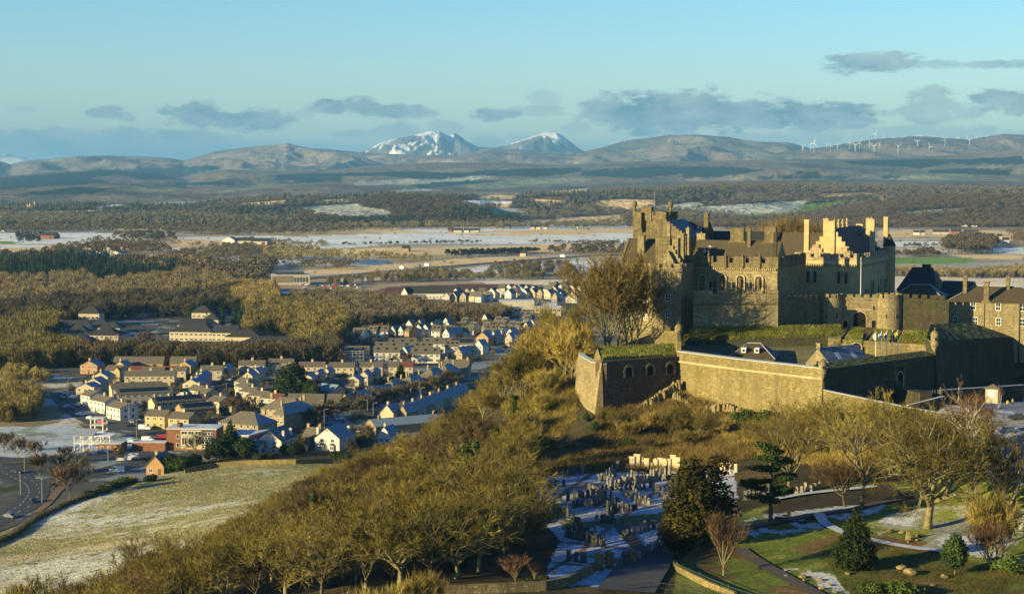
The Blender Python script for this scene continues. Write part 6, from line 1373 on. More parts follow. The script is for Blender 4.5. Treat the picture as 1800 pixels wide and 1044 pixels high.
# long pale stems in front at the bottom
for i, (px, pyt, d) in enumerate(((700,1000,236),(745,990,238),(640,1012,234))): tpx('sallow_gold', px, 1044, pyt, ['pale golden shrub crown at the bottom edge','brightest golden shrub crown at the bottom edge','small golden shrub crown at the bottom edge'][i], d=d, wide=.7)
for i, (px, pyb, pyt, d, w_) in enumerate(((905,1044,965,262,1.3),(940,1040,985,266,1.3),(975,1030,1000,270,1.0))): tpx('small', px, pyb, pyt, ['reddish shrub in the shade left of the cemetery wall','second reddish shrub beside the cemetery wall','low reddish shrub against the cemetery wall'][i], d=d, wide=w_, name='shrub', cat='shrub')
for i, (px, pyb, d) in enumerate(((930,1040,262),(955,1035,268),(1775,1000,270),(1795,1010,268),(1600,1044,256),(1540,1044,258),(905,1010,275))): tpx('bush', px, pyb, pyb-26, 'low green bush in the shade by the cemetery wall' if i in (0,1,6) else 'low green bush in the rock garden', d=d, name='shrub', cat='shrub', wide=1.2, group='cemetery wall bushes' if i in (0,1,6) else 'rock garden bushes')
# ------------------------------------------------------------------ town
RT = random.Random(5)
W_CREAM = plain('cream_render', (.44,.365,.25), .9, .2, .7); W_WHITE = plain('white_render', (.58,.55,.48), .9, .12, .7); W_ORANGE = plain('orange_brick', (.36,.21,.10), .9, .22, .9)
W_YEL = plain('yellow_render', (.42,.33,.15), .9, .15, .7); W_STONE = plain('house_stone', (.27,.21,.12), .92, .25, 1.2); W_BRICK = plain('red_brick', (.21,.095,.05), .9, .25, 1.2); W_GREY = plain('grey_render', (.36,.32,.26), .9, .15, .7)
RED_T = plain('red_tile', (.15,.05,.035), .85, .2, .9); METAL_R = plain('metal_roof', (.30,.33,.36), .5, .1); SOLAR = plain('solar_panel', (.012,.018,.03), .15, .1, .5, .6); FROSTFLAT = plain('frosted_flat_roof', (.50,.55,.60), .8, .2, .3)
SG, SF = SL_GREY, SL_FROST
_hw = {}
def hwin(w, h):
    k = (round(w, 1), round(h, 1))
    if k in _hw: return _hw[k]
    mb = MB(); w, h = k; mb.box(-w/2-.1, -.07, -.1, w/2+.1, .02, 0).box(-w/2-.1, -.07, h, w/2+.1, .02, h+.1).box(-w/2-.1, -.07, 0, -w/2, .02, h).box(w/2, -.07, 0, w/2+.1, .02, h)
    if w > 1.1: mb.box(-.05, -.06, 0, .05, .01, h)
    n = len(mb.f); mb.add([(-w/2, -.03, 0), (w/2, -.03, 0), (w/2, -.03, h), (-w/2, -.03, h)], [(0, 1, 2, 3)])
    me = mb.mesh('window', WHITE); me.materials.append(GLASS); me.polygons[n].material_index = 1; _hw[k] = me; return me
_dm = []
def hdoor():
    if not _dm:
        mb = MB().box(-.5, -.06, 0, .5, .02, 2.05); _dm.append(mb.mesh('door', plain('door_paint', (.10,.07,.05), .5, .1)))
    return _dm[0]
def house(px0, py, px1, rz, l, ev, rh, ax, wall, ra, rb, label, rows=2, chim=1, name='house', group=None, hip=False, solar=False, sky=0, cat='house', side=True, w=None, red=False, doors=True, ww=1.3):
    p = gz(px0, py, 0.0); a = R(rz); W_ = w or max(4, wid(p.x, p.y, a, px1))
    if W_ > 70: W_ = 70
    b = Bld(name, label, (p.x, p.y, max(0, H(p.x, p.y))), a, W_, l, ev, wall, cat, group)
    if hip: b.hip(rh, max(0.1, (W_-l if W_ > l else l-W_)), 'x' if W_ > l else 'y', ra, rb)
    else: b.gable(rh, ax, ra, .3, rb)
    if red:     # neighbour's half of the roof re-tiled
        k = rh/(l/2); x0 = W_*.5
        MB().add([(x0, -.3, ev-.3*k+.2), (W_+.3, -.3, ev-.3*k+.2), (W_+.3, l/2, ev+rh+.2), (x0, l/2, ev+rh+.2), (x0, -.3, ev-.3*k), (W_+.3, -.3, ev-.3*k), (W_+.3, l/2, ev+rh), (x0, l/2, ev+rh)], [(0,1,2,3),(4,7,6,5),(0,4,5,1),(1,5,6,2),(2,6,7,3),(3,7,4,0)]).build('roof', RED_T, b.root)['label'] = 'red-tiled half of the roof'
    if rows:
        n = max(2, int(W_/3.0)); fh = ev/rows
        for r_ in range(rows):
            for i in range(n):
                u = W_*(i+.5)/n
                if r_ == 0 and doors and i % 3 == 1: add_kid('door', hdoor(), b.root, (u, 0, .05)); continue
                add_kid('window', hwin(ww, 1.2), b.root, (u, 0, fh*r_+.9))
            if side:
                for u in ((l*.3, l*.7) if l > 7 else (l*.5,)): 
                    pp, q = b.pos('r', u, fh*r_+.9); add_kid('window', hwin(1.0, 1.2), b.root, pp, q)
    for i in range(chim):
        if ax == 'y': cx, cy, cz = W_/2, (l*.15 if chim == 1 else l*(.12+.76*i/(chim-1))), ev+rh
        else: cx, cy, cz = (W_*.5 if chim == 1 else W_*(.08+.84*i/(chim-1))), l/2, ev+rh
        b.chim(cx, cy, cz-.8, cz+1.3, 1.1 if ax == 'x' else .8, .8, wall if wall in (W_STONE,) else W_CREAM, 2)
    if solar or sky:
        k = rh/(l/2); m_ = MB(); rng_ = [(.06, .94)] if solar else [((i+.35)/sky, (i+.35)/sky+1.6/W_) for i in range(sky)]
        for (u0, u1) in rng_:
            n = int((u1-u0)*W_/1.1) if solar else 1
            for i in range(max(1, n)):
                xa = W_*u0+(u1-u0)*W_*i/max(1, n); xb = W_*u0+(u1-u0)*W_*(i+.93)/max(1, n)
                for (ya, yb_) in (((.25, .55), (.58, .88)) if solar else ((.4, .7),)):
                    y0, y1 = l/2*ya, l/2*yb_; m_.add([(xa, y0, ev+y0*k+.26), (xb, y0, ev+y0*k+.26), (xb, y1, ev+y1*k+.26), (xa, y1, ev+y1*k+.26)], [(0, 1, 2, 3)])
        m_.build('solar_panels' if solar else 'skylight', SOLAR, b.root)
    return b
# stepped gables with blue frosted slopes
def steps(rows, base, grp, wall=W_CREAM, l=9, rz=-12, ev=5.0, rh=2.2):
    nth = ['front', 'second', 'third', 'fourth', 'farthest']
    for i, (a, y, b_) in enumerate(rows):
        house(a, y, b_, rz, l, ev, rh, 'y', wall, SG, SF, f'{nth[i]} house of the frost-roofed stepped gables {base}', group=grp, chim=1)
steps([(134,700,161),(150,690,172),(162,679,185)], 'curving beside the marsh', 'stepped gables by the marsh')
steps([(321,692,346),(335,685,351),(344,678,358)], 'left of the turning circle', 'stepped gables by the turning circle')
steps([(524,681,546.5),(549,676,562),(566,671,578)], 'right of the two dark pines', 'stepped gables by the pines')
steps([(608,685,629.5),(631,677,645),(648,672.5,660)], 'right of the long dark terrace', 'stepped gables by the terrace')
house(141,657,167,-10,10,4.6,2.4,'y',W_ORANGE,SG,SF,'orange brick house with a stepped roof standing alone at the wood edge')
house(311.6,657,332.4,-12,10,4.4,2.4,'y',W_ORANGE,SG,SF,'orange gabled house with a blue frosted slope among the back terraces')
house(201,656,216,-12,9,4.2,2.2,'y',W_YEL,SG,SF,'small frost-roofed gabled house behind the yellow house')
house(185,669,208,-8,9,5.4,2.2,'x',W_YEL,SG,SG,'yellow rendered house with a front gable and four big windows',chim=0)
yb_ = gz(196,669.5,0); gb = Bld('gable_wing','projecting yellow front gable of the house at the street corner',(yb_.x+1.2, yb_.y-.8, 0),R(-8),3.4,2,5.4,W_YEL); gb.gable(1.8,'y',SG,.25,SG)
for i,(a,y,b_,t_) in enumerate(((199,652,240.6,'left'),(245.5,652,283,'middle'),(298.6,652,340,'right'))): house(a,y,b_,0,9,4.2,3.2,'x',W_ORANGE,SG,SG,['orange terrace with a plain brown roof at the wood edge, nearest the lone brick house','orange terrace with a plain brown roof behind the two red-roofed sheds','orange terrace half hidden by the orange gabled house'][i],rows=1,chim=0,group='orange terraces at the wood edge')
for i,(a,y,b_,mt) in enumerate(((227,658,247,RED_T),(249,659,270,SG),(272,659,285,SG),(286,658,303,RED_T))): house(a,y,b_,0,6,2.6,1.5,'x',W_ORANGE,mt,mt,['red-roofed shed beside the frost-roofed small house','brown-roofed shed next to the left red one','narrow brown-roofed shed between two others','red-roofed shed nearest the cream corner house'][i],rows=1,chim=0,name='shed',cat='shed')
house(218.6,679,303,3,9,5.2,2.2,'x',W_CREAM,SG,SG,'long cream terrace crossed by a diagonal shadow behind the solar terrace',chim=3)
house(303.7,670,323,-3,9,5.2,2.2,'x',W_CREAM,SG,SG,'cream two-storey house with a white door at the end of the long terrace')
house(197,703,283,22,9,5.2,2.2,'x',W_CREAM,SG,SG,'dark-roofed terrace directly behind the solar-panelled terrace',chim=4)
house(206,713,300,22,9,5.2,2.2,'x',W_GREY,SG,SG,'grey terrace with one long bank of solar panels on its roof',solar=True,chim=0)
house(272,727,359,33,8,4.6,2.2,'x',W_CREAM,SG,SF,'long low terrace with several groups of solar panels and chimneys',solar=True,chim=4)
house(321,737,376,33,8,4.0,2.4,'x',W_ORANGE,SG,SF,'dark terrace with a solar roof and an orange gable behind the round bush',solar=True,chim=0)
for i,(a,y,b_,ll) in enumerate(((142,713,153,9),(157.5,722,179,8),(187,734,206,9))): house(a,y,b_,-48,ll,5.2,2.0,'x',W_WHITE,SG,SF,['white-fronted pair of houses nearest the marsh street bend','middle pair of white-fronted houses on the marsh street','white-fronted pair of houses with a blank shaded gable at the street corner'][i],group='white pairs on the marsh street')
for i,(a,y,b_,ll) in enumerate(((330,704,344,8),(344,709,358,8),(364,724,382,9))): house(a,y,b_,-42,ll,5.2,2.0,'x',W_CREAM,SG,SF,['cream pair of houses behind the low solar terrace','middle cream pair of houses beside the round green','cream pair of houses with wood-trimmed windows left of the two bare trees'][i],group='cream pairs beside the green')
house(254.7,752,284.6,-18,9,5.2,2.2,'x',W_YEL,SG,SG,'sunlit yellowish pair of houses above the parked white van')
house(295.6,756,327,-18,10,5.0,2.2,'x',W_YEL,SG,SG,'sunlit yellowish pair of houses directly behind the brick offices')
house(351,668,387.4,0,9,5.0,2.2,'x',W_GREY,SG,SG,'shaded grey terrace right of the stepped gables',chim=1)
house(384,664,399,-12,9,4.6,2.2,'y',W_CREAM,SG,SF,'cream gabled house with a pale frosted roof facing the green')
house(419,659,462,0,9,5.2,2.2,'x',W_GREY,SG,SG,'shaded pair of houses at the wood edge, above the crescent',chim=1)
house(440.6,671,453,-14,9,5,2.2,'y',W_CREAM,SG,SF,'frost-roofed house at the top right of the crescent',group='crescent houses')
house(426,678,441,-14,9,5,2.2,'y',W_CREAM,SG,SF,'frost-roofed house second from the top of the crescent',group='crescent houses')
house(412,688,424,-50,9,5,1.9,'x',W_CREAM,SG,SF,'brown-roofed crescent house where the row bends',group='crescent houses')
house(413,696,425,-60,9,5,1.9,'x',W_CREAM,SG,SF,'narrow lit crescent house just below the bend',group='crescent houses')
house(421,706,440,-40,9,5,1.9,'x',W_CREAM,SG,SF,'crescent house with a brown roof above the left bare tree',group='crescent houses')
house(436,713,460,-36,9,5,1.9,'x',W_CREAM,SG,SG,'crescent house with a small dark roof hatch',group='crescent houses')
house(457.7,718,487,-32,9,5,1.9,'x',W_CREAM,SG,SG,'lowest crescent house with half its roof in red tiles',red=True,group='crescent houses')
for i,(a,y,b_,rd,wl,tx) in enumerate(((471,656,513,0,W_CREAM,'back house pair above the red-roofed shaded pair'),(485,668,528,1,W_GREY,'shaded pair of houses with a half red roof left of the row'),(525,662,568.5,0,W_CREAM,'sunlit pair of houses behind the pine-side gables'),(577.6,663,621,0,W_CREAM,'sunlit pair of houses with a rust-coloured tree at its corner'),(629.6,662,671,0,W_CREAM,'sunlit pair of houses behind the right stepped gables'),(683,662,725,1,W_CREAM,'last sunlit pair of the back row with a half red roof'))): house(a,y,b_,0,9,5.2,2.2,'x',wl,SG,SG,tx,red=bool(rd),chim=1,group='pairs of houses in the back row')
house(576,698,621,8,9,5.2,2.6,'x',W_GREY,SG,SG,'long dark grey terrace with a wedge of shadow on its roof',chim=0)
house(551,702,581,-40,9,4.8,2.6,'x',W_GREY,SF,SF,'frost-roofed house wing left of the long dark terrace',chim=0,rows=1)
house(524,688,545,0,8,3.8,2,'x',W_CREAM,SG,SG,'low cream bungalow in front of the pine-side gables',rows=1,chim=0)
for i,(a,y,b_,r1,tx) in enumerate(((506,721,541,SG,'long orange-walled bungalow beside the stone tenement roof'),(542,722,566,SG,'orange-walled bungalow with the tallest brown roof'),(575,722,597,SG,'orange-walled bungalow half hidden by street trees'))): house(a,y,b_,2,10,3.4,3.6,'x',W_ORANGE,r1,r1,tx,rows=1,chim=0,group='orange bungalows by the avenue')
for i,(a,y,b_) in enumerate(((596,716,614),(612,710,630),(634,703,652))): house(a,y,b_,-38,16,3.2,3.2,'y',W_ORANGE,SG,SF,['bungalow with a wide frosted roof, first in the avenue row','bungalow with an orange gable and wide frosted roof, middle of the avenue row','bungalow with a wide frosted roof, last in the avenue row'][i],rows=1,chim=0,group='frost-roofed bungalows by the avenue')
for i,(a,y,b_) in enumerate(((668,697,690),(700,688,722),(738,675,760),(762,668,785))): house(a,y,b_,-35,13,4.2,4.2,'y',W_STONE,SG,SF,['old stone villa with a tall chimney and frosted hipped roof by the avenue','old stone villa with a massive chimney right of the first','old stone villa with a frosted roof near the new estate','old stone villa with a frosted roof closest to the castle hill'][i],rows=2,chim=2,hip=True,group='old stone villas by the avenue')
house(778,663,822,-8,11,5.0,3.8,'x',W_STONE,SG,SG,'brown stone house with two gable chimneys at the foot of the castle slope',chim=2)
# terrace dropping along the foot of the slope
house(668,742,690,-22,9,4.2,3.4,'y',W_CREAM,SG,SF,'white-gabled cottage with a steep frosted roof at the slope foot',rows=1)
for i in range(7): house(700+i*15.5,741-i*6.2,713+i*15.5,-24,11,4.2,3.0,'y',W_CREAM if i % 2 else W_STONE,SG,SF,['nearest','second','third','fourth','fifth','sixth','farthest'][i]+' cottage in the frost-roofed terrace along the slope foot',rows=1,group='slope foot terrace')
house(641,760,659,-58,34,3.6,2.4,'y',W_STONE,SF,SF,'long single-storey building under one unbroken frosted roof',rows=0,chim=2)
house(664,784,684,-22,8,3.6,3,'y',W_WHITE,SG,SF,'white cottage gable peeping over the bare trees',rows=1)
# stone tenements and school
house(384,773,450,-28,13,7.2,4.2,'x',W_STONE,SG,SF,'stone school building with solar panels on a hipped brown roof',rows=3,chim=2,hip=True,ww=1.0,cat='school',name='stone_building')
house(459,746,524,-26,12,7.0,4.6,'x',W_STONE,SG,SF,'largest stone tenement with a broad brown hipped roof',rows=3,chim=2,hip=True,cat='tenement',name='tenement')
house(482,757,496,-30,17,7.0,4.2,'y',W_STONE,SG,SF,'stone tenement whose blue frosted roof faces the avenue',rows=3,chim=2,hip=True,cat='tenement',name='tenement')
# white villas
def villa(px0, py, px1, rz, label, dark):
    b = house(px0, py, px1, rz, 13, 5.2, 3.9, 'y', W_WHITE, SL_THIN, SL_THIN if dark else SF, label, rows=0, chim=0, name='villa', cat='villa')
    W_ = b.w; ev = 5.2
    for u in (.3, .72): add_kid('window', hwin(1.3, 1.3), b.root, (W_*u, 0, 3.4))
    for u in (.3, .72):
        m_ = MB().prism([(W_*u-1.2, 0), (W_*u-.8, -.9), (W_*u+.8, -.9), (W_*u+1.2, 0)], 0, 2.4).build('bay', W_WHITE, b.root)
        MB().add([(W_*u-1.35, 0, 2.41), (W_*u-.9, -1.05, 2.41), (W_*u+.9, -1.05, 2.41), (W_*u+1.35, 0, 2.41), (W_*u-.5, 0, 3.1), (W_*u+.5, 0, 3.1)], [(0,1,4),(1,2,5,4),(2,3,5),(3,2,1,0)]).build('bay_roof', SL_DARK, m_)
        add_kid('window', hwin(1.2, 1.3), m_, (W_*u, -.91, .7))
    bb = MB()
    for sx in (-1, 1):
        a = Vector((W_/2+sx*(W_/2+.35), -.42, ev-.3)); c_ = Vector((W_/2, -.42, ev+3.95)); bb.bar(a, c_, .1)
    bb.bar((W_/2, -.45, ev+2.4), (W_/2, -.45, ev+3.9), .07).bar((W_/2-1, -.45, ev+2.7), (W_/2+1, -.45, ev+2.7), .07); bb.build('bargeboard', IRON, b.root)
    for (x, y, h) in ((-.1 if not dark else W_*.95, 3.0, 3.2), (W_*.9, 10.5, 3.2)): b.chim(x, y, 4.6, 5.2+h, .8, .9, W_WHITE, 2)
    for u in (4, 9): pp, q = b.pos('r', u, 3.2); add_kid('window', hwin(1.0, 1.2), b.root, pp, q)
    for u in (3, 7, 11): pp, q = b.pos('r', u, .8); add_kid('window', hwin(1.0, 1.2), b.root, pp, q)
    return b
villa(452,801,491,-18,'white villa with twin bay windows and a dark mottled roof above the field wall',True)
villa(553.5,797,594,-20,'white villa with a smooth frosted blue roof above the field wall',False)
house(438,804,452,-18,8,3.2,1.6,'x',W_WHITE,SL_THIN,SL_THIN,'low white annexe with arched windows attached to the left villa',rows=1,chim=0,name='annexe',cat='annexe')
house(430,800,440,-18,6,2.6,2.4,'y',W_YEL,SL_THIN,SL_THIN,'small timber-gabled summer house beside the white annexe',rows=0,chim=0,name='summer_house',cat='summer house')
house(531,786,552,-22,9,3.4,3.4,'x',W_STONE,SG,SG,'brown-roofed stone cottage between the two white villas',rows=1,chim=2)
house(516,801,534,-5,4,1.8,.9,'x',W_CREAM,SF,SF,'frosted garden shed between the villas',rows=0,chim=0,name='shed',cat='shed')
house(257,834,282,-8,12,3.2,3.6,'y',W_ORANGE,SL_THIN,SL_THIN,'orange gabled cottage with a dark patchy roof beside the frosted field',rows=1,chim=1)
# brick offices
p = gz(293, 791, 0); b = Bld('brick_offices','four-bay flat-roofed brick office block with a cream panel front',(p.x,p.y,0),R(-4),19.5,12,8.2,W_BRICK,'office')
MB().box(-.3,-.3,8.2,19.8,12.3,8.55).build('roof',FROSTFLAT,b.root)
MB().box(5.6,-.14,.6,13.8,0,7.9).build('cream_panel',W_CREAM,b.root); MB().box(13.81,-.12,.4,18.6,0,7.9).build('glazed_bay',plain('dark_bay',(.08,.065,.045),.6,.3),b.root)
for i in range(3): add_kid('window', hwin(2.2,1.1), b.root, (7.0+i*2.7,-.15,6.3))
for i in range(3): add_kid('window', hwin(1.7,2.6), b.root, (7.0+i*2.7,-.15,2.3))
for j in range(4):
    for i in range(4): add_kid('window', hwin(.9,.9), b.root, (14.4+i*1.15,-.13,.9+j*1.75))
for j in (1.4,4.6): add_kid('window', hwin(1.0,1.4), b.root, (4.4,0,j))
MB().cyl(4.3,4,8.56,10.1,1.1,1.25,12).build('tank',plain('tank_brown',(.10,.06,.045),.8,.2),b.root)
p = gz(393, 786, 0); b = Bld('sports_hall','low hall with a frosted flat roof and a red side wall behind the brick offices',(p.x,p.y,0),R(-20),11,22,5,W_GREY,'hall')
MB().box(-.3,-.3,5,11.3,22.3,5.3).build('roof',FROSTFLAT,b.root); MB().box(11,2,.5,11.15,20,4.4).build('red_panel',plain('red_panel',(.25,.04,.04),.6,.15),b.root)
for i in range(3): add_kid('window', hwin(1.8,1.3), b.root, (2+i*3.2,0,1.6))
# steel-framed fire training tower and yard buildings by the roundabout
p = gz(131, 793, 0); b = Bld('training_tower','white open steel training tower with a pitched canopy in the yard by the road',(p.x,p.y,0),R(-5),14,7,6,WHITE,'tower',solid=False)
for i in range(5):
    for yy in (0,7): b.part('column', MB().bar((i*3.5,yy,-.3),(i*3.5,yy,6),.16), WHITE)
for z_ in (3,5.9): b.part('deck', MB().box(-.2,-.2,z_,14.2,7.2,z_+.18), WHITE)
MB().add([(-.5,-.5,6.1),(7.5,-.5,6.1),(7.5,7.5,7.8),(-.5,7.5,7.8),(-.5,-.5,5.95),(7.5,-.5,5.95),(7.5,7.5,7.65),(-.5,7.5,7.65)],[(0,1,2,3),(4,7,6,5),(0,4,5,1),(1,5,6,2),(2,6,7,3),(3,7,4,0)]).build('canopy',METAL_R,b.root)
for i in range(4): b.part('brace', MB().bar((i*3.5,0,0),(i*3.5+3.5,0,3),.06).bar((i*3.5,0,3),(i*3.5+3.5,0,6),.06), WHITE)
p = gz(172, 795, 0); b = Bld('yard_building','low brick building with a frosted flat roof beside the steel tower',(p.x,p.y,0),R(-5),9,8,3.4,W_BRICK); MB().box(-.2,-.2,3.4,9.2,8.2,3.65).build('roof',FROSTFLAT,b.root)
for i in range(3): add_kid('window', hwin(1.2,1.2), b.root, (1.6+i*2.8,0,1.1))
p = gz(160, 772, 0); b = Bld('yard_block','small three-storey white concrete frame behind the steel tower',(p.x,p.y,0),R(-5),5,5,8.5,W_WHITE,'tower',solid=False)
for x_,y_ in ((0,0),(5,0),(5,5),(0,5)): b.part('column', MB().box(x_-.2,y_-.2,-.3,x_+.2,y_+.2,8.5), W_WHITE)
for z_ in (2.8,5.6,8.4): b.part('deck', MB().box(-.3,-.3,z_,5.3,5.3,z_+.25), W_WHITE)
p = gz(232, 792, 0); b = Bld('brick_boundary_building','long low windowless brick block beside the road',(p.x,p.y,0),R(-3),13,5,3.2,W_BRICK); MB().box(-.2,-.2,3.2,13.2,5.2,3.4).build('coping',FROSTFLAT,b.root)
# office parks with pyramid roofs
def park(px0, py, px1, rz, l, ev, rh, label, wall=W_CREAM, hipd=True, ra=None):
    return house(px0, py, px1, rz, l, ev, rh, 'x', wall, ra or SL_DARK, SL_DARK, label, rows=1 if ev < 5 else 2, chim=0, hip=hipd, name='office_pavilion', cat='office', doors=False, ww=2.0)
park(52,614,110,0,16,3.4,4.2,'spreading hip-roofed office pavilion at the far left corner of the campus')
park(110,611,160,0,16,3.6,4.2,'hip-roofed office pavilion with a snowy ridge next to the corner one')
park(138,573,172,-5,11,9.0,4.8,'tall pyramid-roofed office tower on the left campus')
park(100,590,146,-5,14,5.5,4.4,'gabled office wing left of the pyramid tower',hipd=False)
park(155,586,190,-5,16,5.5,4.4,'broad office wing right of the pyramid tower')
park(150,604,205,-8,18,5.5,4.4,'two-storey office block with green glazing on the left campus')
park(112,596,150,-5,12,4.5,4.6,'mid office pavilion with a small glazed gable')
park(172,592,208,-8,12,6,3.6,'rear dark-roofed office block of the left campus')
park(218,556,242,-5,11,3.5,4.2,'small pyramid-roofed lodge between the two campuses'); park(238,558,254,-5,9,3.5,3.8,'second small pyramid-roofed lodge beside the first')
park(337,570,369,-6,11,8.5,4.8,'tall pyramid-roofed office tower on the right campus')
park(357,582,382,-6,9,8.0,4.0,'smaller pyramid-roofed stair tower of the right campus')
park(312,584,356,-6,16,5,3.8,'left office wing below the tall pyramid roof',hipd=False)
park(298,600,372,-8,14,6.4,4.6,'long two-storey office block with a hipped dark roof and cream walls')
park(372,601,412,-8,14,6.0,4.2,'office block with a lit gable right of the stair tower',hipd=False)
park(395,604,455,-10,16,4.5,4.0,'large low office block stretching to the right campus edge')
park(268,617,325,-4,13,3.0,3.0,'low office pavilion at the front left of the right campus')
park(300,621,428,-8,15,3.4,3.6,'very long low black-roofed shed of the right campus',wall=W_WHITE)
park(414,617,532,-6,20,4.6,3.8,'long white-walled black-roofed hall with a blue tank before it',wall=W_WHITE)
tk = tag(empty('storage_tank', gz(462,619,0)), 'bright blue cylindrical tank in front of the long white hall', 'tank'); MB().cyl(0,0,0,3.2,2.0,2.0,20).build('shell',plain('tank_blue',(.10,.30,.50),.5,.1),tk,smooth=False); MB().cyl(0,0,3.2,3.8,2.05,.6,20).build('lid',METAL_R,tk)
# new estate: front terraces
for i,(a,y,b_,rz,lb) in enumerate(((588,636,648,4,'scaffolded cream terrace on the estate building site'),(657,636,702,4,'cream terrace with roof windows beside the scaffolded one'),(723,638.5,773,3,'white terrace with four roof windows nearest the old villas'),
      (660,628,727,5,'brown-roofed terrace behind the cream terrace'),(684,621,731,5,'brown-roofed terrace with two strips of roof windows'),(727,628,760,3,'short white terrace left of the big frosted roof'),(744,620,792,3,'long brown-roofed terrace in the middle of the estate'),
      (791,621,836,2,'white terrace with two full rows of solar panels'),(782,625,806,0,'grey two-storey house with tall windows below the solar terrace'),(590,630,600,4,'end roof of the scaffolded block'))):
    if i == 9: continue
    house(a,y,b_,rz,9,5.4,3.2,'x',W_WHITE if i != 0 else W_CREAM,SG,SF,lb,chim=0,solar=(i == 7),sky=0 if i == 7 else 3,group='new estate terraces',doors=False)
# scaffolding
p = gz(588, 638.5, 0); sf = tag(empty('scaffolding', (p.x,p.y,0), R(4)), 'green-netted scaffolding on the front of the cream terrace', 'scaffolding'); mb = MB(); W_ = 16.5
for i in range(9):
    for y_ in (-.2,-1.4): mb.bar((i*W_/8,y_,0),(i*W_/8,y_,7),.07)
for z_ in (2,4,6,7):
    for y_ in (-.2,-1.4): mb.bar((0,y_,z_),(W_,y_,z_),.06)
mb.build('poles',LEAD,sf); MB().box(0,-1.4,3.9,W_,-.2,3.97).box(0,-1.4,5.9,W_,-.2,5.97).build('boards',plain('scaffold_board',(.35,.26,.14),.9,.15),sf); MB().box(-.3,-1.6,5.2,2.4,-1.55,7.2).build('netting',plain('green_net',(.12,.30,.18),.8,.2),sf)
# new estate: gabled houses
NG = [(617,600,636,-25,'x',0),(646,596,660,-15,'x',2),(661,596,681,0,'x',0),(684.5,595,694,-20,'y',0),(699,595,707,-20,'y',0),(707,595,718,-35,'x',1),(728,592,742,-25,'y',0),(712,584,724,-20,'y',0),(740,592,753,-20,'y',0),(754,587,763,-20,'y',0),(758,595,772,-10,'x',0),
      (762,583,771,-20,'y',0),(732,583,741,-20,'y',0),(778,579,788,-20,'y',0),(780,587,792,-20,'y',0),(778,600,789,-30,'y',0),(792,598,803,-30,'y',1),(783,595,796,0,'x',0),(797,597,828,0,'x',0),(809,580,818,-30,'x',0),(823,588,832,-35,'x',0),(846,589,856,-35,'x',0),(867,578,875,-35,'x',0),(880,579,888,-35,'x',0),(852,594,872,0,'x',0),
      (837,607,858,-25,'y',1),(833,622,848,-25,'y',0),(798,636,812,-40,'y',3),(754,618,764,-35,'y',0),(703,634,716,-35,'y',0),(891,587,899,-35,'x',0),(873,594,882,-35,'x',0),(903,588,911,-35,'x',1),(913,568,931,-12,'x',0),(919,576,928,-20,'x',0),(847,572,853,-20,'y',0),(868,569,874,-20,'y',0),(890,600,902,-30,'y',0),(888,608,900,-25,'y',2),(862,604,870,-25,'y',2),(930,582,940,-25,'y',0),(918,588,930,-25,'y',0)]
ORDN = ['first','second','third','fourth','fifth','sixth','seventh','eighth','ninth','tenth','eleventh','twelfth','thirteenth','fourteenth','fifteenth','sixteenth','seventeenth','eighteenth','nineteenth','twentieth']
def rank_label(items, i, text):
    order = sorted(range(len(items)), key=lambda q: items[q][0]); return text % ORDN[order.index(i)]
front = [g for g in NG if g[1] >= 590]; back = [g for g in NG if g[1] < 590]
for g in NG:
    L_ = front if g[1] >= 590 else back; i = sorted(L_, key=lambda q: q[0]).index(g)
    row = 'nearer row of new estate houses' if g[1] >= 590 else 'farther row of new estate houses'
    o = ORDN[i] if i < 20 else 'last-but-'+str(len(L_)-1-i) if len(L_)-1-i else 'last'
    wl = (W_WHITE, W_ORANGE, W_GREY, W_STONE)[g[5]]; kind = {'x': 'wide-roofed', 'y': 'gable-fronted'}[g[4]]; cw = {0: 'white', 1: 'tan', 2: 'grey', 3: 'brown'}[g[5]]
    house(g[0],g[1],g[2],g[3],8.5,5.0,3.4,g[4],wl,SG if g[4] == 'x' else SL_THIN,SF if (g[4] == 'y' and g[1] > 597) else SL_THIN,f'{cw} {kind} house, {o} from the west in the {row}',chim=0,rows=2 if g[1] > 575 else 1,sky=2 if g[4] == 'x' else 0,group='new estate houses',side=False)
# far estate beyond the school
k = 0
for (y, x0, x1, n) in ((511,960,1012,6),(517,870,1008,12),(524,792,1012,15),(531,775,858,6),(531,968,1012,4)):
    for i in range(n):
        a = x0+(x1-x0)*(i+RT.uniform(.1,.5))/n; w_ = RT.uniform(9,14); ax = RT.choice('xy'); y_ = y+RT.uniform(-1.5,1.5)
        house(a,y_,a+w_,RT.choice((-20,-30,0)),9,4.8,3.4,ax,RT.choice((W_WHITE,W_WHITE,W_CREAM)),SG if ax == 'x' else SL_DARK,SL_THIN,'small white or cream house in the far estate behind the flat-roofed school',rows=1,chim=0,group='far estate houses',side=False,doors=False); k += 1
house(716,526,784,4,14,5,6,'x',W_WHITE,SL_DARK,SL_DARK,'long barn-like house with a huge black roof left of the far estate',rows=1,chim=0)
house(705,526,716,-25,10,5,5,'y',W_WHITE,SL_DARK,SL_DARK,'white gabled house at the end of the black-roofed range',rows=1,chim=0)
for i,(a,y,b_) in enumerate(((700,535,722),(724,534,745),(590,524,605),(608,525,622))): house(a,y,b_,-10,10,4,3.4,'x',W_CREAM,SG,SG,['low brown-roofed house at the wood below the black barn','second low brown-roofed house at the wood below the black barn','brown-roofed house with a white gable near the filling station','dark-roofed house hidden in trees near the filling station'][i],rows=1,chim=0)
p = gz(848, 556, 0); b = Bld('school','long cream flat-roofed school with a band of green-tinted windows',(p.x,p.y,0),R(3),60,30,6.6,W_CREAM,'school'); MB().box(-.5,-.5,6.6,60.5,30.5,7.1).build('roof',FROSTFLAT,b.root)
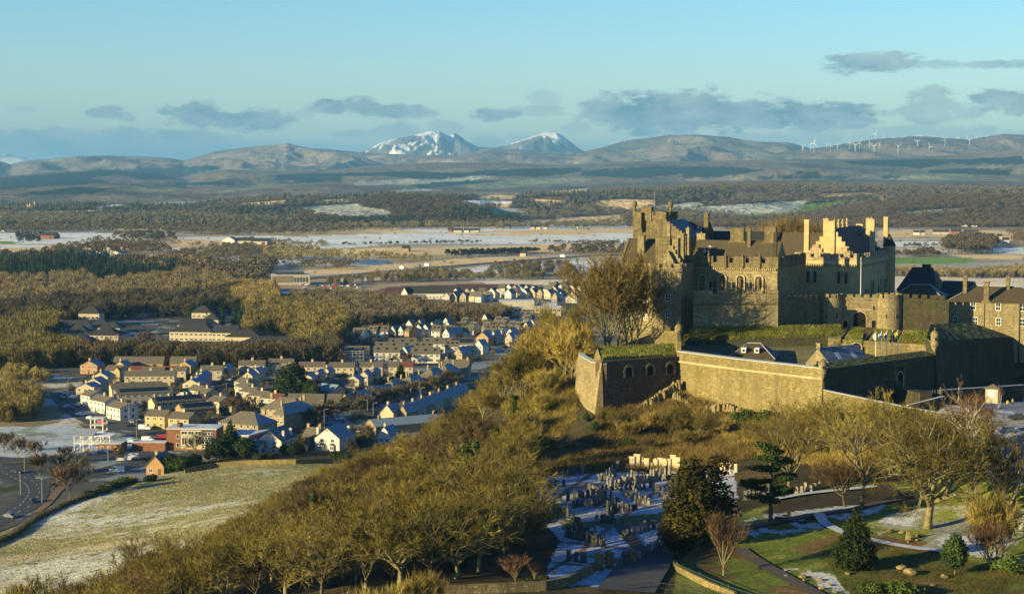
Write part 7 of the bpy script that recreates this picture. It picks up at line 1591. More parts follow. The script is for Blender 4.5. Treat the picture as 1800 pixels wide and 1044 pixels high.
for i in range(18): add_kid('window', hwin(2.4,1.5), b.root, (2.2+i*3.3,0,3.6))
MB().box(14,8,7.1,40,26,10.4).build('upper_storey',W_CREAM,b.root); MB().box(13.6,7.6,10.4,40.4,26.4,10.8).build('upper_roof',FROSTFLAT,b.root); MB().box(44,12,7.1,58,26,9.2).build('plant_room',METAL_R,b.root)
for i,(a,y,b_) in enumerate(((588,557,606),(639,550,658))): 
    house(a,y,b_,-10,14,2.6,2.6,'y',W_WHITE,METAL_R,METAL_R,['white-gabled canopy building at the wood edge, nearer one','white-gabled canopy building at the wood edge, farther one'][i],rows=0,chim=0,name='canopy_building',cat='hall')
# hotel, filling station, sheds
p = gz(476.7, 501, 0); b = Bld('office_block','dark three-storey office block with vertical timber fins by the main road',(p.x,p.y,0),R(6),38,22,9.5,W_GREY,'office')
fm = MB()
for i in range(20): fm.box(1+i*1.0,-.5,2.5,1.25+i*1.0,-.02,8.8)
fm.build('fins',W_CREAM,b.root); MB().box(-.4,-.6,9.5,38.4,22.4,9.9).build('roof',FROSTFLAT,b.root); MB().box(4,4,9.9,32,18,12).build('upper_storey',SL_DARK,b.root)
for i in range(5): add_kid('window', hwin(2.6,5), b.root, (23+i*3,0,2.5))
p = gz(460, 526, 0); b = Bld('filling_station','filling station canopy with an orange edge on slim posts',(p.x,p.y,0),R(0),26,12,4.6,WHITE,'filling station',solid=False)
MB().box(0,0,4.6,26,12,5.5).build('canopy',WHITE,b.root); MB().box(-.1,-.1,4.8,5.5,12.1,5.3).build('orange_fascia',plain('orange_fascia',(.75,.30,.05),.5,.1),b.root)
for i in range(4):
    for y_ in (2,10): b.part('post', MB().box(3+i*6.5,y_,0,3.4+i*6.5,y_+.4,4.6), WHITE)
MB().box(9,13,0,24,19,3.6).build('shop',W_GREY,b.root)
SH = [(94,450,114,3.5,2,W_WHITE,SF),(144,451,160,4,2.5,W_YEL,SF),(162,450,178,4,2,W_WHITE,SF),(192,452,212,5,3,W_WHITE,METAL_R),(178,443,200,4,3,W_GREY,SL_DARK),(205,440,245,5,3,W_ORANGE,SG),(142,440,160,4,2.5,W_GREY,SL_DARK),(250,459,282,5,3,W_CREAM,SF),(284,459,303,4,3,W_CREAM,SF),(304,460,322,4,3,W_CREAM,SF),(212,459,232,4,3,W_GREY,SF),(60,418,72,6,4,W_BRICK,SL_DARK),(70,420,95,6,5,W_BRICK,SL_DARK),(391,430,412,7,5,W_WHITE,METAL_R),(413,430,440,6,5,W_GREY,SL_DARK),(442,431,470,6,5,W_GREY,SL_DARK)]
SL_ = ['white-walled shed with a frosted roof at the left of the business park','yellow-fronted shed in the business park','low white shed right of the yellow-fronted one','white cube-like shed with a lit gable in the business park','dark-roofed shed behind the white cube-like one','long orange-walled shed at the back of the business park','dark shed left at the back of the business park','largest frost-roofed factory shed','frost-roofed factory shed with a lit gable, middle of three','frost-roofed factory shed, right of three','frosted low shed in front of the factory','small brick farm building by the far-left pines','dark-roofed farm barn by the far-left pines','white farm shed in the stubble fields','dark farm barn right of the white shed','long dark farm barn farthest right in the stubble fields']
for (a,y,b_,ev,rh,wl,rf),lb in zip(SH,SL_): house(a,y,b_,-12,22,ev,rh,'y' if b_-a < 24 else 'x',wl,rf,rf,lb,rows=0,chim=0,name='shed',cat='shed',side=False)
FM = [(787,408,795,W_BRICK,'red farm barn in the far frosty fields'),(797,409,812,W_GREY,'grey farm barn right of the red one'),(815,409,824,W_WHITE,'pale farmhouse among the far barns'),(826,409,842,W_GREY,'long grey barn at the right of the far farm'),(882,402,890,W_WHITE,'white far farmhouse, left of a pair'),(893,402,899,W_WHITE,'white far farmhouse, right of a pair'),(932,403,940,W_GREY,'dark far cottage by the wood'),(942,403,950,W_CREAM,'cream far cottage by the wood'),(955,403,962,W_CREAM,'second cream far cottage by the wood'),(1006,402,1016,W_CREAM,'lone cream far house left of the castle'),(1024,402,1032,W_CREAM,'cream far house just left of the castle'),
      (914,451,924,W_CREAM,'small cream cottage beside the main road hedge'),(706,442,718,W_STONE,'ruined stone farm in the stubble'),(1618,413,1626,W_GREY,'grey far farm shed, left of the line'),(1640,412,1668,W_GREY,'long dark far farm barn'),(1672,411,1690,W_BRICK,'brown far farm barn beside the long one'),(1606,413,1616,W_WHITE,'pale far farm shed'),(1694,412,1720,W_GREY,'long grey barn at the right end of the far farm'),(1690,399,1700,W_WHITE,'white far house at the wood foot'),(1708,399,1718,W_WHITE,'second white far house at the wood foot'),(1762,427,1774,W_WHITE,'white far factory block at the right edge'),(1752,420,1762,W_CREAM,'small far cottage near the right edge'),(1626,367,1632,W_WHITE,'tiny far cottage on the right'),(1240,396,1262,W_WHITE,'white far houses beyond the north range'),(520,346,528,W_WHITE,'lone white far house on the hill'),(70,382,90,W_CREAM,'cream far farm among trees at the left'),(0,408,8,W_WHITE,'white far barn at the left frame edge')]
for (a,y,b_,wl,lb) in FM: house(a,y,b_,-10,12,4.5,4,'x',wl,SL_DARK,SL_DARK,lb,rows=0,chim=0,name='farm_building',cat='farm building',side=False)
# mansions on the wooded slopes (stand on the hills)
def hz_at(px, py, tbl):
    x, y, z, f_ = tbl; qx, qy = proj(x, y, z); k_ = np.argmin((qx-px)**2+(qy-py)**2*4); return Vector((x[k_], y[k_], z[k_]))
for (a,y,w_,h_,wl,lb) in ((1503,350,42,13,W_CREAM,'large pale mansion on the wooded slope'),(1535,350,24,10,W_WHITE,'white house beside the large pale mansion'),(1549,352,16,8,W_ORANGE,'small tan lodge beside the white hill house')):
    p = hz_at(a, y, HR1); b = Bld('mansion', lb, (p.x, p.y, p.z), R(-12), w_, 14, h_, wl, 'mansion'); b.hip(5, w_*.5, 'x', SL_DARK, SL_DARK)
    for i in range(int(w_/6)): add_kid('window', hwin(1.6,2.4), b.root, (3+i*6,0,h_*.55))
    b.chim(w_*.3, 7, h_+3, h_+8, 2, 1.4, wl, 2)
p = hz_at(47, 368, HR1); b = Bld('tower_house','pale turreted tower house rising from the far-left woods',(p.x,p.y,p.z),R(-20),34,16,12,W_STONE,'castle')
for i,(x_,h_) in enumerate(((3,16),(12,19),(30,25))): MB().box(x_-2.5,-1,0,x_+2.5,5,h_).build('tower',W_STONE,b.root); MB().cyl(x_,2,h_,h_+5,3,.1,8).build('spire',SL_DARK,kids[b.root.name][-1])
# ---- wind farm
TB = [(1411,269.5,257),(1425.5,269.5,259),(1431,269.5,252),(1453,263,254),(1459.5,267.5,257),(1472,264,255),(1493.5,263,251.5),(1503.5,269,255),(1511,261,251),(1528.5,262,251.5),(1536,270,257),(1538.5,247,235.5),(1545.5,262.5,252),(1553.5,250.5,240.5),(1571.5,253.5,242),(1578.5,270.5,257),(1588.5,253.5,242),(1610.5,251,240),(1612.5,260.5,249),(1618.5,249.5,240),(1630.5,251.5,241.5),(1634,271.5,258),(1639.5,252.5,242),(1660.5,258.5,247),(1658.5,250,242),(1684,251.5,242.5),(1699.5,250,241.5),(1704,257.5,246.5),(1716.5,250.5,241),(1723,247.5,239),(1734.5,250,240),(1755.5,248.5,238.5)]
TW_ = plain('turbine_paint', (.5,.5,.48), .5, .03); hub = MB().lathe(0,0,[(2.2,0),(1.3,58)],8).mesh('tower', TW_, True); nac = MB().box(-1.8,-4,58,1.8,6,61.5).mesh('nacelle', WHITE)
bl = MB().add([(-.9,-4.6,0),(.9,-4.6,0),(2.0,-4.6,7),(.4,-4.6,38),(-.2,-4.6,38),(-1.2,-4.6,7),(-.9,-4.2,0),(.9,-4.2,0),(2.0,-4.2,7),(.4,-4.4,38),(-.2,-4.4,38),(-1.2,-4.2,7)],[(0,1,2,5),(5,2,3,4),(11,8,7,6),(10,9,8,11),(0,6,7,1),(1,7,8,2),(2,8,9,3),(3,9,10,4),(4,10,11,5),(5,11,6,0)]).mesh('blade', WHITE)
TB.sort()
for i,(px,yb_,yt) in enumerate(TB):
    d_ = 15600 if yb_ > 256 else 16900; p = at(px, yb_, d_); s_ = (at(px, yt, d_).z-p.z)/60.0
    pos = 'on the moor ridge' if yb_ < 256 else 'on the moor below the ridge'
    nb_ = sum(1 for q in TB[:i+1] if (q[1] < 256) == (yb_ < 256)); 
    o = tag(empty('wind_turbine', p, R(RT.uniform(-25,5))), f'white wind turbine {pos}, {ORDN[nb_-1] if nb_ <= 20 else "last"} of those from the west', 'wind turbine', 'wind turbines on the moor'); o.scale = (s_*.95, s_*.95, s_)
    link('tower', hub, o); link('nacelle', nac, o); a0 = RT.uniform(0, 2.09)
    for k in range(3):
        q = link('blade', bl, o, (0,0,59.6)); q.rotation_euler = (0, a0+k*2.0944, 0)
# ------------------------------------------------------------------ roads, cars, people, graves, street things
ASPH = plain('asphalt', (.055,.06,.065), .85, .25, .4); FPATH = plain('tarmac_path', (.075,.065,.055), .9, .25, .8); SNOWP = plain('frosted_path', (.42,.46,.50), .9, .2, .8)
_dz = [0.0]
def strip(name, pts, w, mat, dz=.06, onz=None, kind='structure', label=None):
    """ribbon on the ground through photo pixels"""
    _dz[0] += .013; dz += _dz[0]
    P = [on(a, b) if onz is None else gz(a, b, onz) for a, b in pts]; Q = []
    for i in range(len(P)-1):
        n = max(2, int((P[i+1]-P[i]).length/2.5)); Q += [P[i].lerp(P[i+1], k/n) for k in range(n)]
    Q.append(P[-1])
    for _ in range(4): Q = [Q[0]]+[(Q[i-1]+Q[i]*2+Q[i+1])/4 for i in range(1, len(Q)-1)]+[Q[-1]]
    X = np.array([q.x for q in Q]); Y = np.array([q.y for q in Q]); V = []; m_ = len(Q)
    T_ = np.gradient(np.stack([X, Y], 1), axis=0); T_ /= np.linalg.norm(T_, axis=1)[:, None]+1e-9; N = np.stack([-T_[:, 1], T_[:, 0]], 1); ww = w if np.ndim(w) else w
    nx = 5; G = np.stack([np.stack([X+N[:, 0]*ww*(k/(nx-1)-.5), Y+N[:, 1]*ww*(k/(nx-1)-.5)], 1) for k in range(nx)], 1)
    Zg = HT(G[..., 0], G[..., 1])+dz; V = np.concatenate([G, Zg[..., None]], 2).reshape(-1, 3)
    idx = np.arange(m_*nx).reshape(m_, nx); Fq = np.stack([idx[:-1, :-1].ravel(), idx[1:, :-1].ravel(), idx[1:, 1:].ravel(), idx[:-1, 1:].ravel()], 1)[:, ::-1]
    return tag(link(name, npmesh(name, V, Fq, mat)), label, kind=kind), Q
# near-left road bend and town streets
_, Q1 = strip('road', [(-40,930),(10,908),(45,890),(62,868),(55,850),(30,838),(8,826),(-20,812),(-60,800)], 9.5, ASPH)
strip('road', [(30,838),(60,826),(110,812),(180,806),(260,800),(290,795)], 7.5, ASPH); strip('road', [(62,868),(78,850),(110,838),(170,828),(240,812)], 6, ASPH)
strip('road', [(-60,800),(20,808),(100,806),(250,796),(300,800)], 6.5, ASPH)
strip('pavement', [(60,905),(85,885),(100,866),(118,850)], 2.5, plain('red_path',(.20,.12,.06),.9,.2,.8), .09); strip('pavement', [(-40,946),(20,925),(70,900)], 2.2, FPATH, .09)
MK = plain('road_marking', (.65,.65,.62), .8, .1)
def dashes(Q, off=0.0, n0=0, step=3):
    mb = MB()
    for i in range(n0, len(Q)-2, step):
        a, b = Q[i], Q[i+1]; d_ = (b-a).normalized(); nn = Vector((-d_.y, d_.x, 0)); a = a+nn*off; b = b+nn*off; z_ = max(H(a.x, a.y), 0)+.16
        mb.add([(a.x+nn.x*.09, a.y+nn.y*.09, z_), (a.x-nn.x*.09, a.y-nn.y*.09, z_), (b.x-nn.x*.09, b.y-nn.y*.09, z_), (b.x+nn.x*.09, b.y+nn.y*.09, z_)], [(0, 1, 2, 3)])
    tag(mb.build('road_markings', MK), kind='structure')
dashes(Q1, -1.6); dashes(Q1, 1.7, 1, 2)
_, QM = strip('road', [(240,520),(300,508),(420,500),(560,488),(640,482),(720,474),(800,468),(900,460),(1000,452),(1090,448)], 22, plain('motorway',(.09,.09,.09),.9,.2,.05), .4, 0.0)
for pts, w_ in (([(100,690),(108,705),(125,722),(160,742),(200,752),(260,757),(300,770)], 7), ([(205,672),(185,690),(195,712)], 5), ([(305,760),(370,742),(420,735),(500,742),(560,748),(640,752),(720,722),(800,692)], 9), ([(320,708),(370,692),(395,688),(408,676),(395,665)], 6), ([(395,688),(402,710),(410,730)], 6),
      ([(215,632),(245,612),(262,590),(240,575)], 8), ([(235,657),(300,665),(420,668),(560,668),(700,668)], 5), ([(600,640),(700,640),(780,640)], 6), ([(640,604),(700,602)], 7), ([(430,610),(520,600)], 6)):
    strip('road', pts, w_, ASPH, .05, 0.0)
strip('frosted_verge', [(560,755),(640,748),(700,730),(760,708)], 9, plain('verge',(.16,.20,.13),.95,.3,.5), .04, 0.0)
# park paths
strip('path', [(1300,931),(1345,925),(1400,912),(1450,904),(1500,900),(1535,886),(1580,880)], 2.4, FPATH, .05); strip('path', [(1300,968),(1345,1000),(1400,1028),(1440,1050)], 2.4, FPATH, .05)
strip('path', [(1440,905),(1445,925),(1480,940),(1540,955),(1620,968),(1700,975),(1800,990)], 2.0, SNOWP, .05)
strip('path', [(1140,975),(1130,1000),(1100,1044)], 9, ASPH, .05); strip('path', [(1090,925),(1110,955),(1130,975)], 2.5, FPATH, .05)
strip('path', [(1360,880),(1430,868),(1500,862),(1540,858)], 1.6, SNOWP, .05)
# ---- cars
GLS = GLASS
def car_meshes(col, kind='car'):
    L_, W_, Hh = (4.3, 1.8, 1.45) if kind == 'car' else (5.2, 2.0, 2.1)
    if kind == 'car': prof = [(-2.15,.3),(-2.15,.75),(-2.0,.9),(-1.2,.98),(-.65,1.42),(.9,1.45),(1.65,1.0),(2.1,.92),(2.15,.4),(2.1,.3)]
    else: prof = [(-2.6,.35),(-2.6,.95),(-2.35,1.1),(-1.7,1.2),(-1.15,1.95),(-.8,2.1),(2.5,2.1),(2.6,1.9),(2.6,.35)]
    b = MB(); n = len(prof); hw = W_/2
    def ring(y_, s_): return [(p[0], y_, p[1]) for p in prof]
    b.add([(p[0], -hw+(.18 if p[1] > 1.05 else 0), p[1]) for p in prof]+[(p[0], hw-(.18 if p[1] > 1.05 else 0), p[1]) for p in prof], [tuple(range(n)), tuple(range(2*n-1, n-1, -1))]+[(i, n+i, n+(i+1) % n, (i+1) % n) for i in range(n)])
    g = MB()
    if kind == 'car':
        for s_ in (-1, 1): y_ = s_*(hw-.12); g.add([(-1.0, s_*(hw-.02), 1.02), (1.45, s_*(hw-.02), 1.04), (.85, y_-s_*.03, 1.38), (-.6, y_-s_*.03, 1.36)], [(0,1,2,3) if s_ < 0 else (3,2,1,0)])
        g.add([(-1.2,-.75,1.0),(-1.2,.75,1.0),(-.68,.66,1.405),(-.68,-.66,1.405)], [(3,2,1,0)]); g.add([(1.62,-.75,1.05),(1.62,.75,1.05),(.93,.66,1.44),(.93,-.66,1.44)], [(0,1,2,3)])
    else:
        g.add([(-1.72,-.85,1.22),(-1.72,.85,1.22),(-1.18,.78,1.93),(-1.18,-.78,1.93)], [(3,2,1,0)])
        for s_ in (-1, 1): g.add([(-1.4, s_*(hw-.09), 1.3), (-.4, s_*(hw-.09), 1.3), (-.4, s_*(hw-.16), 1.85), (-1.0, s_*(hw-.16), 1.85)], [(0,1,2,3) if s_ < 0 else (3,2,1,0)])
    wx = (-1.35, 1.3) if kind == 'car' else (-1.7, 1.6); wm = MB(); 
    n_ = 12; wm.add([(.32*math.cos(6.283*i/n_), -.1, .32*math.sin(6.283*i/n_)) for i in range(n_)]+[(.32*math.cos(6.283*i/n_), .1, .32*math.sin(6.283*i/n_)) for i in range(n_)], [tuple(range(n_)), tuple(range(2*n_-1, n_-1, -1))]+[(i, n_+i, n_+(i+1) % n_, (i+1) % n_) for i in range(n_)])
    return b.mesh('body', col), g.mesh('windows', GLS), wm.mesh('wheel', IRON), [(x_, s_*(hw-.12), .32) for x_ in wx for s_ in (-1, 1)], MB().box(-2.16 if kind == 'car' else -2.62, -.75, .6, -2.1 if kind == 'car' else -2.55, -.45, .75).mesh('headlight', WHITE)
CM = {}
PAINT = {'white': (.70,.70,.70), 'silver': (.35,.37,.40), 'black': (.02,.02,.025), 'red': (.35,.03,.03), 'blue': (.04,.10,.25), 'grey': (.12,.13,.14)}
def car(px, py, rz, col, label, z=None, kind='car', group=None, near=True, p=None, frost=False):
    key = (col, kind)
    if key not in CM: CM[key] = car_meshes(plain('paint_'+col, PAINT[col], .3, .04, .5, .6), kind)
    b_, g_, w_, wp, hl = CM[key]; p = p or (on(px, py) if z is None else gz(px, py, z))
    o = tag(empty('parked_car' if kind == 'car' else 'van', (p.x, p.y, p.z+.07), R(rz)), label, 'car' if kind == 'car' else 'van', group)
    link('body', b_, o); link('windows', g_, o)
    if near:
        for q in wp: link('wheel', w_, o, q)
        for s_ in (0, 1.2): link('headlight', hl, o, (0, s_, 0))
    return o
car(1750,792,-28,'white','white car parked closest to the birch on the esplanade',z=51); car(1785,822,-30,'white','white van parked behind the retaining wall',z=51,kind='van'); car(1800,836,-30,'white','white car nosing out in front of the van at the wall',z=51)
car(1752,752,10,'grey','dark car with a red tail lamp behind the birch stems',z=51); car(1790,738,-20,'black','black car parked farther back on the esplanade',z=51); car(1772,762,10,'silver','silver car half hidden behind the birch',z=51); car(1735,722,10,'blue','dark blue car near the kiosk',z=51)
car(58,884,125,'black','black car driving down the near road bend'); car(18,910,150,'grey','dark hatchback at the lower left on the road bend'); car(32,832,100,'black','dark car at the road junction')
for i,(px,py,rz,c_) in enumerate(((113,692,110,'white'),(109,701,110,'grey'),(113,703,120,'black'),(128,700,5,'white'),(118,717,150,'white'),(124,719,150,'blue'),(139,713,80,'silver'),(141,730,160,'white'),(160,737,150,'white'),(170,740,150,'blue'),(180,744,160,'red'),(186,698,20,'black'),(232,743,100,'silver'),(231,750,10,'black'),
     (205,781,0,'blue'),(216,778,10,'silver'),(227,778,5,'white'),(228,776,0,'white'),(181,796,0,'blue'),(233,715,0,'white'),(226,712,0,'grey'),(381,735,0,'silver'),(300,760,0,'grey'),(404,669,10,'white'),(412,665,0,'white'),(417,664,0,'silver'),(358,681,0,'grey'),(398,679,20,'blue'),(407,686,0,'silver'),(388,697,120,'white'),(341,697,0,'blue'),
     (588,671,0,'red'),(584,675,0,'white'),(600,670,10,'grey'),(545,737,20,'silver'),(560,741,0,'grey'),(598,738,30,'white'),(622,756,20,'silver'),(625,760,0,'silver'),(537,765,20,'white'),(520,757,30,'red'),(540,741,0,'blue'),(715,700,30,'grey'),(533,624,0,'red'),(545,622,0,'blue'),(556,626,0,'grey'),(640,641,0,'white'),(652,640,0,'silver'),(676,640,0,'blue'))):
    where = 'on the marsh street' if px < 200 and py < 760 else 'in the yard by the steel tower' if py > 770 else 'around the round green' if 330 < px < 430 else 'on the avenue' if py > 730 else 'by the stepped gables' if px > 500 and py > 660 else 'between the terraces' if px < 400 else 'on the estate access road'
    car(px,py,rz,c_,f'{c_} car parked {where}',z=0,near=py > 700,group=f'{c_} cars {where}')
car(255,755,170,'white','white van parked under the yellowish pair of houses',z=0,kind='van'); car(261,776,175,'white','white van in the brick office yard',z=0,kind='van'); car(281,773,5,'red','red van beside the white van in the office yard',z=0,kind='van'); car(218,810,12,'white','first white van parked by the orange cottage',z=0,kind='van'); car(232,807,12,'white','second white van parked by the orange cottage',z=0,kind='van')
car(205,830,12,'white','third white van, farthest from the orange cottage',z=0,kind='van'); car(372,687,90,'white','white van on the turning circle',z=0,kind='van'); car(388,701,30,'white','white van behind the left bare tree',z=0,kind='van'); car(320,697,0,'white','white van beside the cream pairs',z=0,kind='van')
for i,(px,py,w_,c_,lb) in enumerate(((708,475,2.5,'white','white lorry on the motorway, leftmost'),(735,472,2.5,'grey','grey lorry on the motorway, second along'),(752,470,2.5,'white','tall white lorry on the motorway'),(901,461,2.5,'grey','grey lorry near the roadside trees'),(990,454,2.5,'white','white lorry nearest the castle'))):
    p = gz(px,py,0); o = tag(empty('lorry',(p.x,p.y,.45),R(-60)),lb,'lorry','lorries on the motorway'); MB().box(-6,-1.25,1.0,5,1.25,4.2).build('trailer',plain('paint_'+c_,PAINT[c_],.3,.04,.5,.6),o); MB().box(-8.3,-1.2,.6,-6.2,1.2,3.2).build('cab',plain('paint_blue',PAINT['blue'],.3,.04,.5,.6),o)
    for x_ in (-7,-1,3.5): MB().box(x_-.5,-1.2,0,x_+.5,1.2,1.0).build('wheel',IRON,o)
# filling station and office car park vehicles: small coloured glints, each a car
for i in range(70):
    px = RT.uniform(530,640); py = 499+RT.random()*9+(px-530)*.01; c_ = RT.choice(['white','silver','black','blue','red','grey']); car(px,py,RT.choice((0,90)),c_,f'{c_} car in the crowded car park beside the fin-fronted offices',z=0,near=False,group='cars in the office car park')
# ---- people on the esplanade
def person(px, py, z, coat, legs, rz, label, arm):
    p = gz(px, py, z); bm_ = bpy.data.meshes.new('person')
    J = {'pel': (0,0,.95), 'wst': (0,0,1.12), 'che': (0,0,1.38), 'nek': (0,0,1.52), 'hed': (0,-.02,1.64), 'top': (0,-.02,1.74), 'hl': (-.1,0,.9), 'kl': (-.13,-.10,.5), 'al': (-.13,.10,.09), 'fl': (-.13,-.08,.04), 'hr': (.1,0,.9), 'kr': (.12,.08,.5), 'ar': (.12,.16,.1), 'fr': (.12,.0,.05),
         'sl': (-.19,0,1.42), 'el': (-.26,.06,1.15), 'wl': (-.24,-.1,.93), 'sr': (.19,0,1.42), 'er': (.27,-.02,1.15), 'wr': (.25,arm,.95), 'hal': (-.24,-.15,.86), 'har': (.25,arm-.04,.87)}
    E_ = [('pel','wst'),('wst','che'),('che','nek'),('nek','hed'),('hed','top'),('pel','hl'),('hl','kl'),('kl','al'),('al','fl'),('pel','hr'),('hr','kr'),('kr','ar'),('ar','fr'),('che','sl'),('sl','el'),('el','wl'),('wl','hal'),('che','sr'),('sr','er'),('er','wr'),('wr','har')]
    Rr = dict(pel=.15,wst=.14,che=.16,nek=.06,hed=.10,top=.07,hl=.1,kl=.065,al=.05,fl=.045,hr=.1,kr=.065,ar=.05,fr=.045,sl=.08,el=.055,wl=.04,hal=.04,sr=.08,er=.055,wr=.04,har=.04)
    ks = list(J); bm_.from_pydata([J[k] for k in ks], [(ks.index(a), ks.index(b)) for a, b in E_], []); o = link('person', bm_, None, (p.x, p.y, z+.03), R(rz))
    md = o.modifiers.new('skin', 'SKIN'); 
    for i, k in enumerate(ks): bm_.skin_vertices[0].data[i].radius = (Rr[k], Rr[k])
    bm_.skin_vertices[0].data[0].use_root = True
    o.modifiers.new('sub', 'SUBSURF').levels = 1; bm_.materials.append(plain('skin_tone', (.45,.28,.2), .7, .05)); tag(o, label, 'person')
    MB().lathe(0,0,[(.20,.82),(.19,1.1),(.21,1.35),(.16,1.48),(.09,1.53)],12).bar((-.2,0,1.42),(-.27,.06,1.15),.085,.07).bar((-.27,.06,1.15),(-.24,-.1,.96),.07,.055).bar((.2,0,1.42),(.28,-.02,1.15),.085,.07).bar((.28,-.02,1.15),(.25,arm,.98),.07,.055).build('coat', coat, o)
    MB().bar((-.1,0,.95),(-.13,-.10,.5),.12,.085).bar((-.13,-.10,.5),(-.13,.10,.12),.085,.065).bar((.1,0,.95),(.12,.08,.5),.12,.085).bar((.12,.08,.5),(.12,.16,.12),.085,.065).build('trousers', legs, o)
    MB().lathe(0,0,[(.105,1.68),(.115,1.73),(.09,1.79),(.02,1.82)],10).build('hair', IRON, o)
DK = plain('dark_cloth', (.03,.03,.04), .9, .1)
person(1771,716,51,plain('yellow_coat',(.50,.33,.05),.8,.1),DK,160,'person in a dark coat with a yellow bag walking on the esplanade',-.12); person(1780,713,51,plain('mustard_coat',(.42,.25,.05),.8,.1),DK,200,'person in a mustard jacket standing beside the walker on the esplanade',.1)
person(1001+40,608,58.5,DK,DK,180,'person in dark clothes leaning at the bastion parapet',-.15) if False else None
# kiosk, statue, container
p = gz(1742,706,51); b = Bld('kiosk','small grey kiosk with one pale round-headed window on the esplanade',(p.x-1.4,p.y,51),R(-30),3,3,3.4,W_GREY,'kiosk'); b.hip(.9,.1,'x',SL_GREY,SL_GREY,.3); a_, g_ = window_mesh(.9,1.6,'arch',WHITE,plain('frosty_pane',(.35,.42,.5),.3,.1)); o = add_kid('window',a_,b.root,(1.5,0,1.2)); add_kid('pane',g_,o,(0,0,0))
p = gz(1653,712,51); st = tag(empty('statue',(p.x,p.y,51)),'weathered robed figure standing on a tall stone pedestal by the ditch','statue'); MB().box(-.8,-.8,-1,.8,.8,1.6).box(-1,-1,1.6,1,1,1.85).build('pedestal',S_OLD,st); MB().lathe(0,0,[(.5,1.86),(.42,2.6),(.32,3.0),(.42,3.4),(.36,3.7),(.12,3.82),(.2,3.98),(.2,4.2),(.08,4.33)],12).bar((-.38,0,3.55),(-.5,-.2,2.9),.12,.09).bar((.38,0,3.55),(.42,-.35,3.05),.12,.09).build('figure',S_OLD,st)
p = gz(1712,778,51); o = tag(empty('green_container',(p.x-3,p.y,51),R(-28)),'green site container behind the birch trunk','container'); MB().box(0,0,.1,5.5,2.4,2.6).build('body',plain('container_green',(.05,.18,.08),.6,.2),o); MB().box(-.03,-.03,2.6,5.53,2.43,2.68).build('lid',SNOWCAP,o); MB().box(.3,-.05,.3,1.3,-.005,2.2).build('door',plain('container_green_dark',(.04,.14,.06),.6,.2),o)
# ---- cemetery
ST_D = plain('grave_dark', (.085,.085,.08), .8, .3, 1.5); ST_G = plain('grave_grey', (.22,.20,.16), .85, .3, 1.5); ST_P = plain('grave_pale', (.48,.40,.26), .9, .2, 1.2); ST_R = plain('grave_red', (.20,.075,.06), .5, .2, 1.5)
def grave_meshes(kind, mat):
    base = MB().box(-.55,-.28,-.3,.55,.28,.22).box(-.45,-.2,.22,.45,.2,.38)
    s = MB()
    if kind == 'round': pts = [(-.36,.38),(.36,.38),(.36,1.5)]+[(.36*math.cos(a),1.5+.3*math.sin(a)) for a in (.5,1.0,1.57,2.1,2.6)]+[(-.36,1.5)]; s.yprism(pts,-.1,.1)
    elif kind == 'square': s.box(-.4,-.13,.38,.4,.13,1.9).box(-.47,-.18,1.9,.47,.18,2.05)
    elif kind == 'obelisk': s.add([(-.3,-.3,.38),(.3,-.3,.38),(.3,.3,.38),(-.3,.3,.38),(-.17,-.17,2.7),(.17,-.17,2.7),(.17,.17,2.7),(-.17,.17,2.7),(0,0,3.0)],[(3,2,1,0),(0,1,5,4),(1,2,6,5),(2,3,7,6),(3,0,4,7),(4,5,8),(5,6,8),(6,7,8),(7,4,8)])
    elif kind == 'cross': s.box(-.13,-.11,.38,.13,.11,2.6).box(-.5,-.10,1.75,.5,.10,2.0).lathe(0,0,[(.05,2.6),(.12,2.66),(.02,2.75)],6); n=16; s.add([(.36*math.cos(6.283*i/n),-.07,1.87+.36*math.sin(6.283*i/n)) for i in range(n)]+[(.27*math.cos(6.283*i/n),-.07,1.87+.27*math.sin(6.283*i/n)) for i in range(n)]+[(.36*math.cos(6.283*i/n),.07,1.87+.36*math.sin(6.283*i/n)) for i in range(n)]+[(.27*math.cos(6.283*i/n),.07,1.87+.27*math.sin(6.283*i/n)) for i in range(n)],[(i,(i+1)%n,n+(i+1)%n,n+i) for i in range(n)]+[(2*n+i,3*n+i,3*n+(i+1)%n,2*n+(i+1)%n) for i in range(n)]+[(i,2*n+i,2*n+(i+1)%n,(i+1)%n) for i in range(n)])
    else: s.yprism([(-.38,.38),(.38,.38),(.38,1.7),(0,2.05),(-.38,1.7)],-.12,.12)
    return base.mesh('plinth', mat), s.mesh('stone', mat)
GM_ = {(k, n): grave_meshes(k, m_) for k in ('round','square','obelisk','cross','peaked') for n, m_ in (('dark', ST_D), ('grey', ST_G), ('pale', ST_P), ('red', ST_R))}
ADJ = {'round': 'round-topped', 'square': 'flat-topped', 'obelisk': 'obelisk', 'cross': 'ring-cross', 'peaked': 'peaked'}
def grave(px, py, kind, tone, label, grp=None, s_=1.0, p=None, rz=None):
    p = p or on(px, py); a, b_ = GM_[(kind, tone)]; o = tag(empty('headstone', (p.x, p.y, p.z), R(rz if rz is not None else RT.uniform(-32,-16))), label, 'headstone', grp); o.scale = (s_, s_, s_*RT.uniform(.9,1.1)); link('plinth', a, o); link('stone', b_, o)
